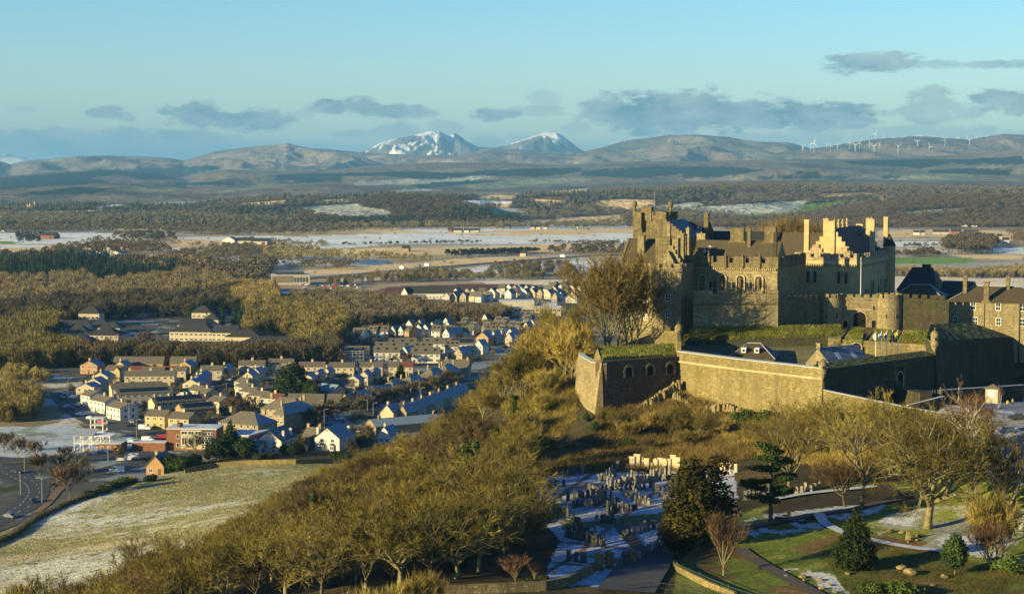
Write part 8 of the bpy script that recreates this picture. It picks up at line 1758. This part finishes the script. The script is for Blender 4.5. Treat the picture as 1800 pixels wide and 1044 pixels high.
# bright back row
BR = [(1103,'round',.9,'dark','shaded round-topped headstone at the dark end of the back row'),(1111,'square',1.5,'pale','tall sunlit headstone at the left end of the bright back row'),(1120,'square',1.65,'pale','tallest flat-topped sunlit headstone of the back row'),(1128.5,'cross',1.15,'pale','sunlit ring cross in the bright back row'),(1136.5,'square',1.4,'pale','broad sunlit headstone right of the ring cross'),(1144,'round',1.1,'pale','short sunlit round-topped headstone of the back row'),(1152,'peaked',1.35,'pale','peaked sunlit headstone in the middle of the back row'),(1160,'square',1.35,'pale','flat-topped sunlit headstone right of the peaked one'),(1168,'round',1.5,'pale','brightest round-topped headstone of the back row'),(1175,'square',1.2,'pale','narrow sunlit headstone near the end of the back row'),(1183,'square',1.5,'pale','wide sunlit memorial at the right end of the back row'),(1191,'square',1.4,'pale','last sunlit headstone touching the yew'),(1085.5,'square',1.1,'grey','grey headstone in half shade left of the bright row')]
for px,kd,s_,tn,lb in BR: grave(px,827,kd,tn,lb,s_=s_,rz=-20)
for px,py,kd,s_,lb in ((1274,832,'cross',1.2,'tallest pale stone cross right of the yew'),(1282,832,'cross',.85,'lower pale stone cross beside the tallest one'),(1293,830,'square',.8,'pale headstone right of the two stone crosses'),(1268,826,'round',.9,'small pale headstone left of the tallest cross')): grave(px,py,kd,'pale',lb,s_=s_)
LN = [((1052,846),(1082,838),7,'grey'),((1068,858),(1175,843),22,'grey'),((1100,848),(1172,838),14,'dark'),((1035,866),(1150,858),15,'dark'),((1098,873),(1140,888),11,'grey'),((1150,862),(1172,885),7,'dark'),((1010,876),(1042,875),5,'dark'),((1010,893),(1075,886),12,'dark'),((1070,890),(1086,889),4,'dark'),((1068,906),(1116,897),12,'dark'),((1050,920),(1085,917),6,'dark'),((985,905),(1020,925),6,'dark'),((998,945),(1062,962),14,'dark'),((1010,935),(1045,950),7,'dark'),((1095,948),(1150,930),8,'dark'),((1000,985),(1030,992),4,'dark'),((952,858),(990,856),4,'dark'),((968,884),(1000,880),3,'dark'),((990,838),(1030,832),8,'dark'),((1125,985),(1165,965),7,'dark'),((1310,880),(1350,868),7,'dark'),((1400,868),(1440,860),6,'grey')]
NM = ['among the stones nearest the back hedge','in the long crowded row below the bright row','in the second crowded row under the bright row','in the middle rows of the cemetery','in the close diagonal row right of centre','in the short row against the yew','in the small group left of centre','in the dark row left of the square plot','in the tall pair group at the centre','in the square plot of dark stones','at the foot of the square plot','in the slanting row under the left tree','in the lowest long row above the gates','in the row above the lowest long row','in the right triangular plot by the path','on the snowy corner inside the curved wall','in the open left lawn at the back','alone on the left lawn','under the railings at the back left','in the thin plot right of the gates','beside the cedar trunk','in the shade behind the tall park tree']
for (A_, B_, n, tn), nm in zip(LN, NM):
    for i in range(n):
        u_ = (i+RT.uniform(-.25,.25))/max(1, n-1); px = A_[0]+(B_[0]-A_[0])*u_; py = A_[1]+(B_[1]-A_[1])*u_+RT.uniform(-1.2,1.2); kd = RT.choice(['round','square','square','peaked','obelisk']); t_ = tn if RT.random() < .85 else 'grey' if RT.random() < .8 else 'red'
        lb = f'{t_} {ADJ[kd]} headstone {nm}'; grave(px,py,kd,t_,lb,f'{t_} {ADJ[kd]} headstones {nm}',s_=RT.uniform(.65,1.0))
for px,py in ((1056,890),(1061,889)): grave(px,py,'square','dark','tall dark slab of the close pair at the cemetery centre','pair of tall slabs',s_=1.7,rz=-20)
# gate piers, walls, railings
for i,(px,py,s_) in enumerate(((1053,1002,1.15),(1071,998,1.1),(1112,992,1.0))):
    p = on(px,py); o = tag(empty('gate_pier',(p.x,p.y,p.z-.2),R(15)),['left stone gate pier at the end of the curved wall','middle stone gate pier of the cemetery gate','right stone gate pier beyond the open iron gate'][i],'gate pier'); o.scale = (s_,s_,s_)
    MB().box(-.5,-.5,0,.5,.5,2.3).build('shaft',S_OLD,o); MB().box(-.65,-.65,2.302,.65,.65,2.5).add([(-.55,-.55,2.502),(.55,-.55,2.502),(.55,.55,2.502),(-.55,.55,2.502),(0,0,2.95)],[(0,1,4),(1,2,4),(2,3,4),(3,0,4),(3,2,1,0)]).build('cap',S_OLD,o)
def lowwall(name, label, pts, h, th, mat, cap=None, cat='wall'):
    P = [on(a, b) for a, b in pts]; return curtain(name, label, [(q.x, q.y, q.z+h, q.z-1.2) for q in P], mat, th, False, cap=cap, cat=cat)
lowwall('cemetery_wall','curving shaded stone wall with frosted coping left of the cemetery gates',[(780,1048),(830,1046),(890,1044),(960,1040),(1000,1030),(1030,1015),(1048,1005)],1.5,.6,S_OLD)
lowwall('lawn_wall','curving rubble wall retaining the lawn right of the gates',[(1183,995),(1190,1005),(1215,1020),(1250,1036),(1290,1052)],1.0,.5,S_RAMP)
lowwall('field_wall','long pale rubble wall along the top of the frosted field',[(325,832),(380,822),(430,818),(520,816),(600,814)],1.8,.6,S_RAMP)
def railing(label, pts, h, mat, step=.45):
    P = [on(a, b) for a, b in pts]; o0 = P[0]; rt = tag(empty('railing',(o0.x,o0.y,o0.z)),label,'railing'); mb = MB()
    for a, b in zip(P[:-1], P[1:]):
        n = max(1, int((b-a).length/step))
        for k in range(n): q = a.lerp(b, k/n)-o0; mb.box(q.x-.02,q.y-.02,q.z-.1,q.x+.02,q.y+.02,q.z+h)
        for z_ in (.2, h-.15): mb.bar(a-o0+Vector((0,0,z_)), b-o0+Vector((0,0,z_)), .03, n=4)
    mb.build('bars', mat, rt); pm = MB()
    for q in P: q = q-o0; pm.box(q.x-.06,q.y-.06,q.z-.2,q.x+.06,q.y+.06,q.z+h+.2)
    pm.build('post', mat, rt)
railing('black iron railing beside the open cemetery gate',[(1112,992),(1160,980),(1180,972)],1.6,IRON); railing('green wire fence above the lawn wall',[(1190,1003),(1230,1022),(1280,1044),(1330,1060)],1.3,plain('green_wire',(.06,.10,.08),.6,.1)); railing('iron fence across the drive at the bottom edge',[(1100,1040),(1150,1036),(1200,1042),(1240,1052)],1.2,IRON); railing('pale railing at the back left of the cemetery',[(938,848),(990,846),(1015,842)],1.2,LEAD)
gt = tag(empty('iron_gate', on(1097,996), R(60)),'open black iron gate leaf between the piers','gate'); mb = MB()
for k in range(8): mb.bar((k*.25,0,.1),(k*.25,0,1.9),.025,n=4)
mb.bar((0,0,.2),(1.75,0,.2),.035,n=4).bar((0,0,1.8),(1.75,0,1.8),.035,n=4).build('bars',IRON,gt); MB().box(-.08,-.08,0,0,.08,2.0).build('stile',IRON,gt)
# stones in the park
def boulders(px, py, s_, label, group=None):
    p = on(px, py); rr_ = random.Random(int(px)); bm = bmesh.new(); bmesh.ops.create_icosphere(bm, subdivisions=2, radius=.33*s_)
    for v in bm.verts: v.co *= rr_.uniform(.85, 1.12); v.co.x *= 1.5; v.co.z *= .65
    me = bpy.data.meshes.new('boulder'); bm.to_mesh(me); bm.free(); me.materials.append(ROCK); tag(link('boulder', me, None, (p.x, p.y, p.z+.18*s_), rr_.uniform(0, 3)), label, 'rock', group)
for i,(px,py,s_) in enumerate(((1382,1004,.9),(1382,1014,1.2),(1410,1018,1.3),(1413,1022,.9),(1443,1021,1.1),(1459,1031,1.0),(1445,1036,1.3),(1478,1029,.7),(1468,1043,.9))): boulders(px,py,s_,'squat pale boulder in the ring of stones on the frosty lawn','stone ring on the lawn')
for i,(px,py,s_,lb) in enumerate(((1565,938,1.6,'flat boulder left of the standing stone'),(1585,938,1.4,'snow-topped boulder behind the standing stone'),(1614,943,1.2,'round boulder between the standing stone and the huge tree'),(1597,955,1.0,'small boulder in front of the standing stone'),(1612,952,1.0,'small boulder right of the standing stone'),(1585,1003,2.2,'long pale slab in the rock garden'),(1600,1012,2.6,'largest flat slab in the rock garden'),(1490,1012,1.2,'pale stone at the left of the rock garden'),(1540,1036,1.6,'upright stone near the bottom of the rock garden'),(1660,1018,1.6,'slab under the round holly'),(1640,1032,1.3,'stone below the slab under the round holly'),(1575,1040,1.6,'stone at the bottom edge of the rock garden'))): boulders(px,py,s_,lb)
p = on(1596,948); o = tag(empty('standing_stone',(p.x,p.y,p.z)),'upright standing stone beside the huge tree','standing stone'); MB().add([(-.5,-.3,-.3),(.5,-.35,-.3),(.45,.3,-.3),(-.45,.3,-.3),(-.3,-.2,1.5),(.35,-.25,1.1),(.3,.2,1.0),(-.25,.2,1.6),(-.1,0,1.9)],[(3,2,1,0),(0,1,5,4),(1,2,6,5),(2,3,7,6),(3,0,4,7),(4,5,8),(5,6,8),(6,7,8),(7,4,8)]).build('shaft',ROCK,o)
p = on(1371,918); o = tag(empty('park_bench',(p.x,p.y,p.z),R(150)),'dark park bench beside the snowy path near the cedar','bench'); MB().box(-.9,-.25,.42,.9,.25,.48).build('seat',IRON,o); MB().box(-.9,.22,.5,.9,.28,.95).build('backrest',IRON,o)
for x_ in (-.8,.8): MB().box(x_-.05,-.22,0,x_+.05,.22,.42).build('leg',IRON,o)
# ---- street lamps
lp = MB().bar((0,0,0),(0,0,8),.09,.06).mesh('pole', LEAD); la = MB().bar((0,0,8),(1.3,0,8.25),.05).mesh('arm', LEAD); lh = MB().box(1.1,-.14,8.17,1.8,.14,8.32).mesh('lamp_head', LEAD)
for i,(px,py,rz) in enumerate(((570,753,0),(656,741,0),(737,700,180),(740,712,0),(36,870,200),(43,832,180),(74,884,180),(190,812,0),(227,741,0),(398,706,90),(205,611,0),(251,606,180),(276,600,0),(560,736,0),(646,735,180),(30,800,0),(102,814,0),(240,772,0),(120,694,0),(440,735,0))):
    p = gz(px,py,0); o = tag(empty('street_lamp',(p.x,p.y,H(p.x,p.y)),R(rz)),'slim grey street lamp '+('on the near road' if py > 790 else 'on the avenue' if px > 500 else 'in the office campus' if py < 620 else 'in the housing streets'),'street lamp','street lamps '+('on the near road' if py > 790 else 'on the avenue' if px > 500 else 'in the office campus' if py < 620 else 'in the housing streets')); link('pole',lp,o); link('arm',la,o); link('lamp_head',lh,o)
# ---- town trees (individuals)
tn_ = 0
def ttree(px, py, h, kind, label, group): 
    global tn_
    p = gz(px, py, 0); tree(kind, p.x, p.y, h, label, group, z=0, wide=1.15); tn_ += 1
for i in range(34): u_ = i/33; ttree(545+u_*260+RT.uniform(-2,2), 752-u_*72+RT.uniform(-6,2)-8*math.sin(u_*3.1), RT.uniform(7,9.5), 'town', 'bare street tree in the long avenue below the tenements', 'avenue trees')
for px, py, h, kd, lb in ((408,738,12,'town_red','tall bare tree between the cream pairs and the crescent'),(446,736,12,'town','tall bare tree in front of the lower crescent'),(70,838,10,'town_red','rust-brown tree at the road junction'),(122,876,12,'town_red','rust-brown leaning tree between the road and the field'),(30,806,9,'town_red','bare tree by the playing field, left'),(65,808,8,'town_red','bare tree by the playing field, right'),(353,758,7,'town','rounded dense bush-like tree right of the sunlit gable'),(8,795,9,'town_red','bare tree at the frame edge by the playing field'),(105,832,9,'town','bare tree on the verge island'),(140,836,10,'town','thin bare tree nearest the side road'),(115,815,7,'town_red','small bare tree in front of the steel tower'),(203,812,7,'town','small bare tree on the road verge by the yard'),(345,795,9,'town','pale bare tree in front of the cream panel'),(252,612,12,'town_red','orange-brown tree in the campus car park'),(570,640,9,'town_red','bare tree before the scaffolded terrace'),(590,640,8,'town_red','bare tree right before the scaffolded terrace'),(690,645,8,'town','bare tree at the end of the cream terrace'),(716,640,8,'town_red','bare tree between estate terraces'),(527,800,8,'town','round bare shrub tree between the villas'),(612,803,7,'town','bare fruit tree in front of the right villa'),(640,776,9,'town','bare tree behind the right villa')):
    ttree(px,py,h,kd,lb,None)
for px, py, h, w_, lb in ((497,702,15,1,'left dark pine among the crescent houses'),(515,701,17,1.3,'larger dark pine among the crescent houses'),(545,705,10,1.2,'dark conifer beside the low cream bungalow'),(553,707,9,1.1,'smaller dark conifer next to the bungalow'),(405,808,13,1.0,'dark conifer behind the evergreen hedge'),(365,812,7,.5,'slim columnar conifer in the villa hedge'),(385,815,8,2.0,'rounded evergreen mound left of the villas'),(430,815,8,1.6,'dark evergreen mass touching the white annexe'),(300,832,7,1.6,'dark evergreen right of the orange cottage'),(320,835,6,1.8,'broad evergreen at the end of the field wall'),(340,826,5,2.0,'low evergreen along the field wall'),(520,812,5,2.2,'green mound behind the field wall between villas'),(500,808,4,1.6,'small evergreen beside the left villa'),(704,666,8,1.0,'dark cypress before the half red roof')):
    p = gz(px, py, 0); k = 'holly' if w_ <= 1.0 else 'holly_round'; tree(k, p.x, p.y, h, lb, name='evergreen_tree', z=max(0,H(p.x,p.y)), wide=w_)
for i,(px,py,w_) in enumerate(((200,858,1.2),(215,851,1.3),(228,848,1.0),(182,866,1.2),(160,875,1.1),(350,822,1.4),(265,846,1.0),(475,806,1.0),(455,808,1.0),(590,806,1.2),(605,808,1.2))): p = on(px,py); tree('bush_yellow' if i == 2 else ('bush' if i % 2 else 'bush_dark'), p.x, p.y, 2.6, 'yellow flowering bush beside the orange cottage' if i == 2 else 'green garden bush along the top of the field','garden bushes along the field' if i != 2 else None,name='shrub',z=p.z,wide=w_,cat='shrub')
hd = [(-40,972),(20,945),(60,918),(110,892),(160,872),(200,858),(240,848)]
P = [on(a,b) for a,b in hd]; rs = np.random.RandomState(2); out = []
for a,b in zip(P[:-1],P[1:]):
    n = int((b-a).length*420); u_ = rs.rand(n,1); Q = np.array(a)[None]*(1-u_)+np.array(b)[None]*u_; Q[:,:2] += rs.randn(n,2)*.55; Q[:,2] += rs.rand(n)*1.5; out.append(twig_tris(Q, rs.randn(n,3)+np.array([0,0,.6]), .55, .09, rs))
V = np.concatenate(out); tag(link('hedge', npmesh('hedge', V, np.arange(len(V)).reshape(-1,3), TW_DULL)), 'low brown hedge between the near road and the frosted field', 'hedge')
# rough frosted tussocks of the near field
rs = np.random.RandomState(12); n = 100000; dd_ = 300+330*rs.rand(n)**.8; pxx = rs.rand(n)*720-120; X = (pxx-900)/F*dd_; Zg = HT(X, dd_); qx, qy = proj(X, dd_, Zg)
ok = inpoly(qx, qy, [(-120,990),(0,937),(60,907),(130,884),(200,859),(262,840),(330,824),(420,817),(520,815),(640,817),(600,860),(560,900),(500,960),(420,1000),(420,1060),(-120,1060)]) & (Zg > .3)
X, Y, Zg = X[ok], dd_[ok], Zg[ok]; m_ = len(X); a = rs.rand(m_)*6.28; w_ = .10+.10*rs.rand(m_); hh = .10+.22*rs.rand(m_)**1.5
V = np.stack([np.stack([X+np.cos(a)*w_, Y+np.sin(a)*w_, Zg-.05], 1), np.stack([X-np.cos(a)*w_, Y-np.sin(a)*w_, Zg-.05], 1), np.stack([X+rs.randn(m_)*.12, Y+rs.randn(m_)*.12, Zg+hh], 1)], 1).reshape(-1, 3)
mtu, t = mat_new('tussock'); p = posv(t); c = t.mix(t.ramp(t.noise(p, .9, 3, .7), [(.48, 0), (.66, 1)]), (.27,.245,.10), (.46,.45,.34)); c = t.mix(t.ramp(t.noise(p, .03, 3, .6), [(.4, 0), (.6, .6)]), c, (.20,.20,.06)); finish(t, c, .95, .1)
tag(link('grass', npmesh('grass', V, np.arange(len(V)).reshape(-1, 3), mtu)), kind='stuff')
# ---- woods beyond (masses nobody would count)
def scatter(poly, n, h0, h1, seed, zf=None, jit=1.0):
    rs = np.random.RandomState(seed); a = np.array(poly); out = []
    d0 = EYE*F/(a[:,1].max()-313); d1 = EYE*F/(a[:,1].min()-313); tries = 0
    while len(out) < n and tries < 60:
        tries += 1; d = d0+(d1-d0)*rs.rand(n*2); px = a[:,0].min()+(a[:,0].max()-a[:,0].min())*rs.rand(n*2); py = 313+EYE*F/d; ok = inpoly(px, py, poly)
        for q in np.nonzero(ok)[0]:
            out.append(((px[q]-900)/F*d[q], d[q], 0.0, h0+(h1-h0)*rs.rand())); 
            if len(out) >= n: break
    return out
WM = {'b': TW_BROWN, 'g': TW_GOLD, 'o': TW_DULL, 'r': TW_RED, 'f': LF_FIR}
FB = twigm('far_brown', (.105,.087,.048), (.23,.185,.095)); FD = twigm('far_dull', (.09,.082,.052), (.20,.17,.095)); FO = twigm('far_gold', (.16,.135,.045), (.29,.24,.08))
WOODS = [
 ('near_left_wood', [(-60,655),(0,590),(60,560),(120,575),(60,612),(130,625),(150,640),(110,648),(40,652)], 900, 9, 13, 'bare', FO), ('campus_wood', [(-60,560),(100,540),(200,535),(330,530),(420,530),(440,548),(330,560),(200,560),(120,572),(60,562),(0,592),(-60,600)], 560, 10, 14, 'bare', FD),
 ('belt_wood', [(130,632),(210,628),(300,634),(430,632),(560,622),(590,615),(595,640),(480,646),(380,650),(300,646),(230,644),(150,648),(100,640)], 800, 9, 13, 'bare', FB),
 ('estate_wood', [(440,552),(520,540),(600,556),(620,580),(590,610),(545,622),(520,600),(470,585),(430,600),(430,570)], 700, 9, 13, 'bare', FO), ('estate_wood', [(510,530),(600,526),(700,540),(780,552),(860,556),(900,560),(880,572),(780,568),(640,578),(600,562),(520,545)], 950, 9, 13, 'bare', FD),
 ('golden_wood', [(400,546),(420,510),(480,512),(490,548),(440,556)], 320, 10, 14, 'bare', FO), ('mid_wood', [(-60,500),(60,500),(150,492),(170,508),(250,500),(330,488),(400,500),(420,520),(330,534),(200,532),(60,540),(-60,560)], 1300, 10, 15, 'bare', FB),
 ('pine_wood', [(-40,470),(60,458),(120,452),(200,458),(260,470),(330,478),(280,492),(200,494),(100,490),(40,500),(-40,500)], 900, 12, 19, 'fir', LF_FIR), ('mixed_wood', [(-60,455),(60,450),(110,458),(60,470),(-60,500)], 260, 10, 14, 'bare', FD), ('mixed_wood', [(200,462),(330,462),(380,470),(370,486),(300,484),(220,476)], 330, 10, 15, 'bare', FB),
 ('riverside_wood', [(420,470),(480,462),(480,478),(460,500),(400,500),(330,488),(380,480)], 230, 10, 14, 'bare', FD), ('hedgerow_wood', [(570,500),(660,490),(750,482),(860,486),(1000,484),(1010,490),(880,494),(740,496),(640,500),(590,506)], 190, 7, 12, 'bare', FD), ('hedgerow_wood', [(860,474),(920,466),(1000,470),(1010,484),(900,488),(860,484)], 80, 8, 13, 'bare', FD), ('hedgerow_wood', [(780,447),(900,444),(960,443),(900,450),(790,453)], 170, 7, 10, 'bare', LF_FIR), ('roadside_wood', [(960,438),(1100,430),(1100,452),(1040,450),(970,450)], 110, 7, 12, 'bare', FD),
 ('river_wood', [(450,440),(540,436),(570,444),(700,452),(760,456),(740,462),(640,462),(560,458),(470,456)], 240, 6, 11, 'bare', FO), ('river_wood', [(330,462),(440,444),(470,452),(640,466),(600,476),(470,470),(350,474)], 200, 6, 10, 'bare', FD), ('field_wood', [(300,430),(430,445),(500,440),(520,432),(400,432)], 130, 5, 9, 'bare', FD),
 ('village_wood', [(60,448),(130,432),(170,424),(290,432),(300,448),(200,446),(140,448),(120,456)], 240, 8, 13, 'bare', FB), ('village_wood', [(290,448),(440,434),(470,446),(400,456),(350,462),(300,460)], 240, 7, 11, 'bare', FD), ('grove', [(200,412),(310,412),(310,424),(200,424)], 120, 7, 12, 'bare', FD), ('grove', [(28,414),(70,412),(70,424),(30,424)], 90, 8, 14, 'fir', LF_FIR),
 ('field_edge_wood', [(-60,403),(130,402),(240,404),(430,398),(480,404),(620,402),(620,410),(420,416),(250,409),(100,410),(-60,409)], 800, 10, 16, 'bare', FD), ('hedge_line', [(430,420),(460,424),(575,428),(575,436),(540,434),(450,430)], 90, 5, 9, 'bare', FD), ('hedge_line', [(600,431),(850,426),(850,428),(600,433)], 90, 4, 7, 'bare', LF_FIR), ('hedge_line', [(930,426),(1090,426),(1090,430),(930,428)], 110, 4, 7, 'bare', FD),
 ('round_wood', [(1658,432),(1670,424),(1700,420),(1745,424),(1752,432),(1745,444),(1700,448),(1665,444)], 330, 12, 17, 'bare', FB), ('right_hedge_wood', [(1560,478),(1640,480),(1700,484),(1800,474),(1880,470),(1880,488),(1700,490),(1650,488),(1560,486)], 420, 7, 11, 'bare', FB), ('hedge_line', [(1565,450),(1640,444),(1655,452),(1640,453),(1570,453)], 70, 6, 11, 'bare', FD), ('hedge_line', [(1590,433),(1700,434),(1700,436),(1590,436)], 40, 5, 9, 'bare', FD), ('right_wood', [(1770,410),(1900,405),(1900,430),(1785,430)], 160, 10, 15, 'bare', FB),
 ('scrub', [(590,590),(640,586),(700,584),(900,574),(940,590),(900,600),(860,592),(700,586),(640,600),(600,606)], 160, 5, 8, 'bare', FD), ('scrub', [(0,690),(70,700),(60,740),(0,748),(-40,740)], 260, 5, 9, 'bare', FO), ('scrub', [(0,656),(50,656),(90,672),(30,680),(0,676)], 70, 4, 7, 'bare', FO), ('scrub', [(500,768),(540,772),(640,766),(650,790),(600,800),(540,800),(500,790)], 60, 3, 6, 'bare', FD),
]
for i, (nm, poly, n, h0, h1, kd, mt) in enumerate(WOODS): woodland(nm, scatter(poly, n, h0, h1, 100+i), 'fine' if (kd == 'bare' and min(q[1] for q in poly) > 462) else kd, mt, seed=i, wide=.95 if kd == 'bare' else 1.1)
woodland('garden_shrubs', scatter([(110,690),(190,655),(300,655),(460,655),(730,655),(800,690),(640,745),(560,760),(420,735),(300,752),(200,745)], 420, 1.6, 4.5, 300), 'fine', FD, seed=61, wide=1.3)
woodland('garden_shrubs', scatter([(600,590),(700,578),(930,572),(960,600),(860,640),(760,650),(600,640)], 200, 2, 5, 301), 'fine', FD, seed=62, wide=1.2)
woodland('mid_fir_wood', scatter([(60,545),(200,535),(330,505),(430,510),(440,545),(560,545),(600,560),(450,600),(300,560),(120,570),(0,590)], 260, 10, 16, 305), 'fir', LF_FIR, seed=66, wide=1.1)
woodland('garden_evergreens', scatter([(150,700),(300,660),(460,660),(730,660),(640,745),(420,735),(200,740)], 90, 2, 5, 302), 'fir', LF_DARK, seed=63, wide=2.2)
woodland('valley_hedges', scatter([(-100,447),(-100,410),(1100,404),(1100,470),(600,500),(450,460)], 150, 3, 7, 303), 'bare', FD, seed=64, wide=1.0)
woodland('valley_hedges', scatter([(1560,500),(1560,405),(1900,404),(1900,500)], 80, 3, 7, 304), 'bare', FD, seed=65, wide=1.0)
# woods on the low hills: everywhere that is not a field
def hillwood(tbl, n, name, fir, seed, hmin=9, hmax=15, lim=(0, 1)):
    x, y, z, isf = tbl; rs = np.random.RandomState(seed); px, py = proj(x, y, z); ok = np.nonzero(~isf & (px > -150) & (px < 1950) & (z > -1))[0]
    cl = vnoise(x[ok], y[ok], seed, 4, 700); ok = ok[(cl > lim[0]) & (cl < lim[1])]; q = ok[rs.randint(0, len(ok), n)]
    X = x[q]+rs.randn(n)*6; Y = y[q]+rs.randn(n)*14; woodland(name, np.stack([X, Y, z[q]-1, hmin+(hmax-hmin)*rs.rand(n)], 1), 'fir' if fir else 'bare', LF_FIR if fir else (FB if seed % 2 else FD), seed=seed, wide=1.25 if not fir else 1.2)
hillwood(HR2, 7000, 'hill_wood', False, 3, lim=(-1, 1)); hillwood(HR1, 7500, 'hill_wood', False, 4, 10, 16, (-1, 1)); hillwood(HR1, 3500, 'hill_fir_wood', True, 5, 14, 22, (.12, 1)); hillwood(HR2, 1500, 'hill_fir_wood', True, 6, 12, 20, (.2, 1))
woodland('valley_wood', scatter([(-60,402),(-60,378),(300,376),(480,388),(640,396),(940,398),(1100,392),(1100,402),(640,404),(450,400)], 3000, 10, 16, 400), 'bare', FD, seed=50, wide=1.2)
woodland('valley_fir_wood', scatter([(100,398),(300,386),(600,396),(600,402),(100,402)], 350, 14, 22, 401), 'fir', LF_FIR, seed=51, wide=1.2)
woodland('valley_wood', scatter([(1100,402),(1100,392),(1500,388),(1900,380),(1900,400),(1560,404)], 1800, 10, 16, 402), 'bare', FB, seed=52, wide=1.2)
# ------------------------------------------------------------------ the air
m = bpy.data.materials.new('air'); m.use_nodes = True; t = NT(m.node_tree)
pv = t.n('ShaderNodeVolumePrincipled', {'Color': (.19, .47, .84, 1), 'Density': 3.8e-5, 'Anisotropy': 0.0})
t.t.links.new(pv.outputs[0], t.n('ShaderNodeOutputMaterial').inputs['Volume'])
hz = MB().box(-52000, -75000, -180, 52000, 75000, 1150).build('haze', m); tag(hz, kind='stuff')
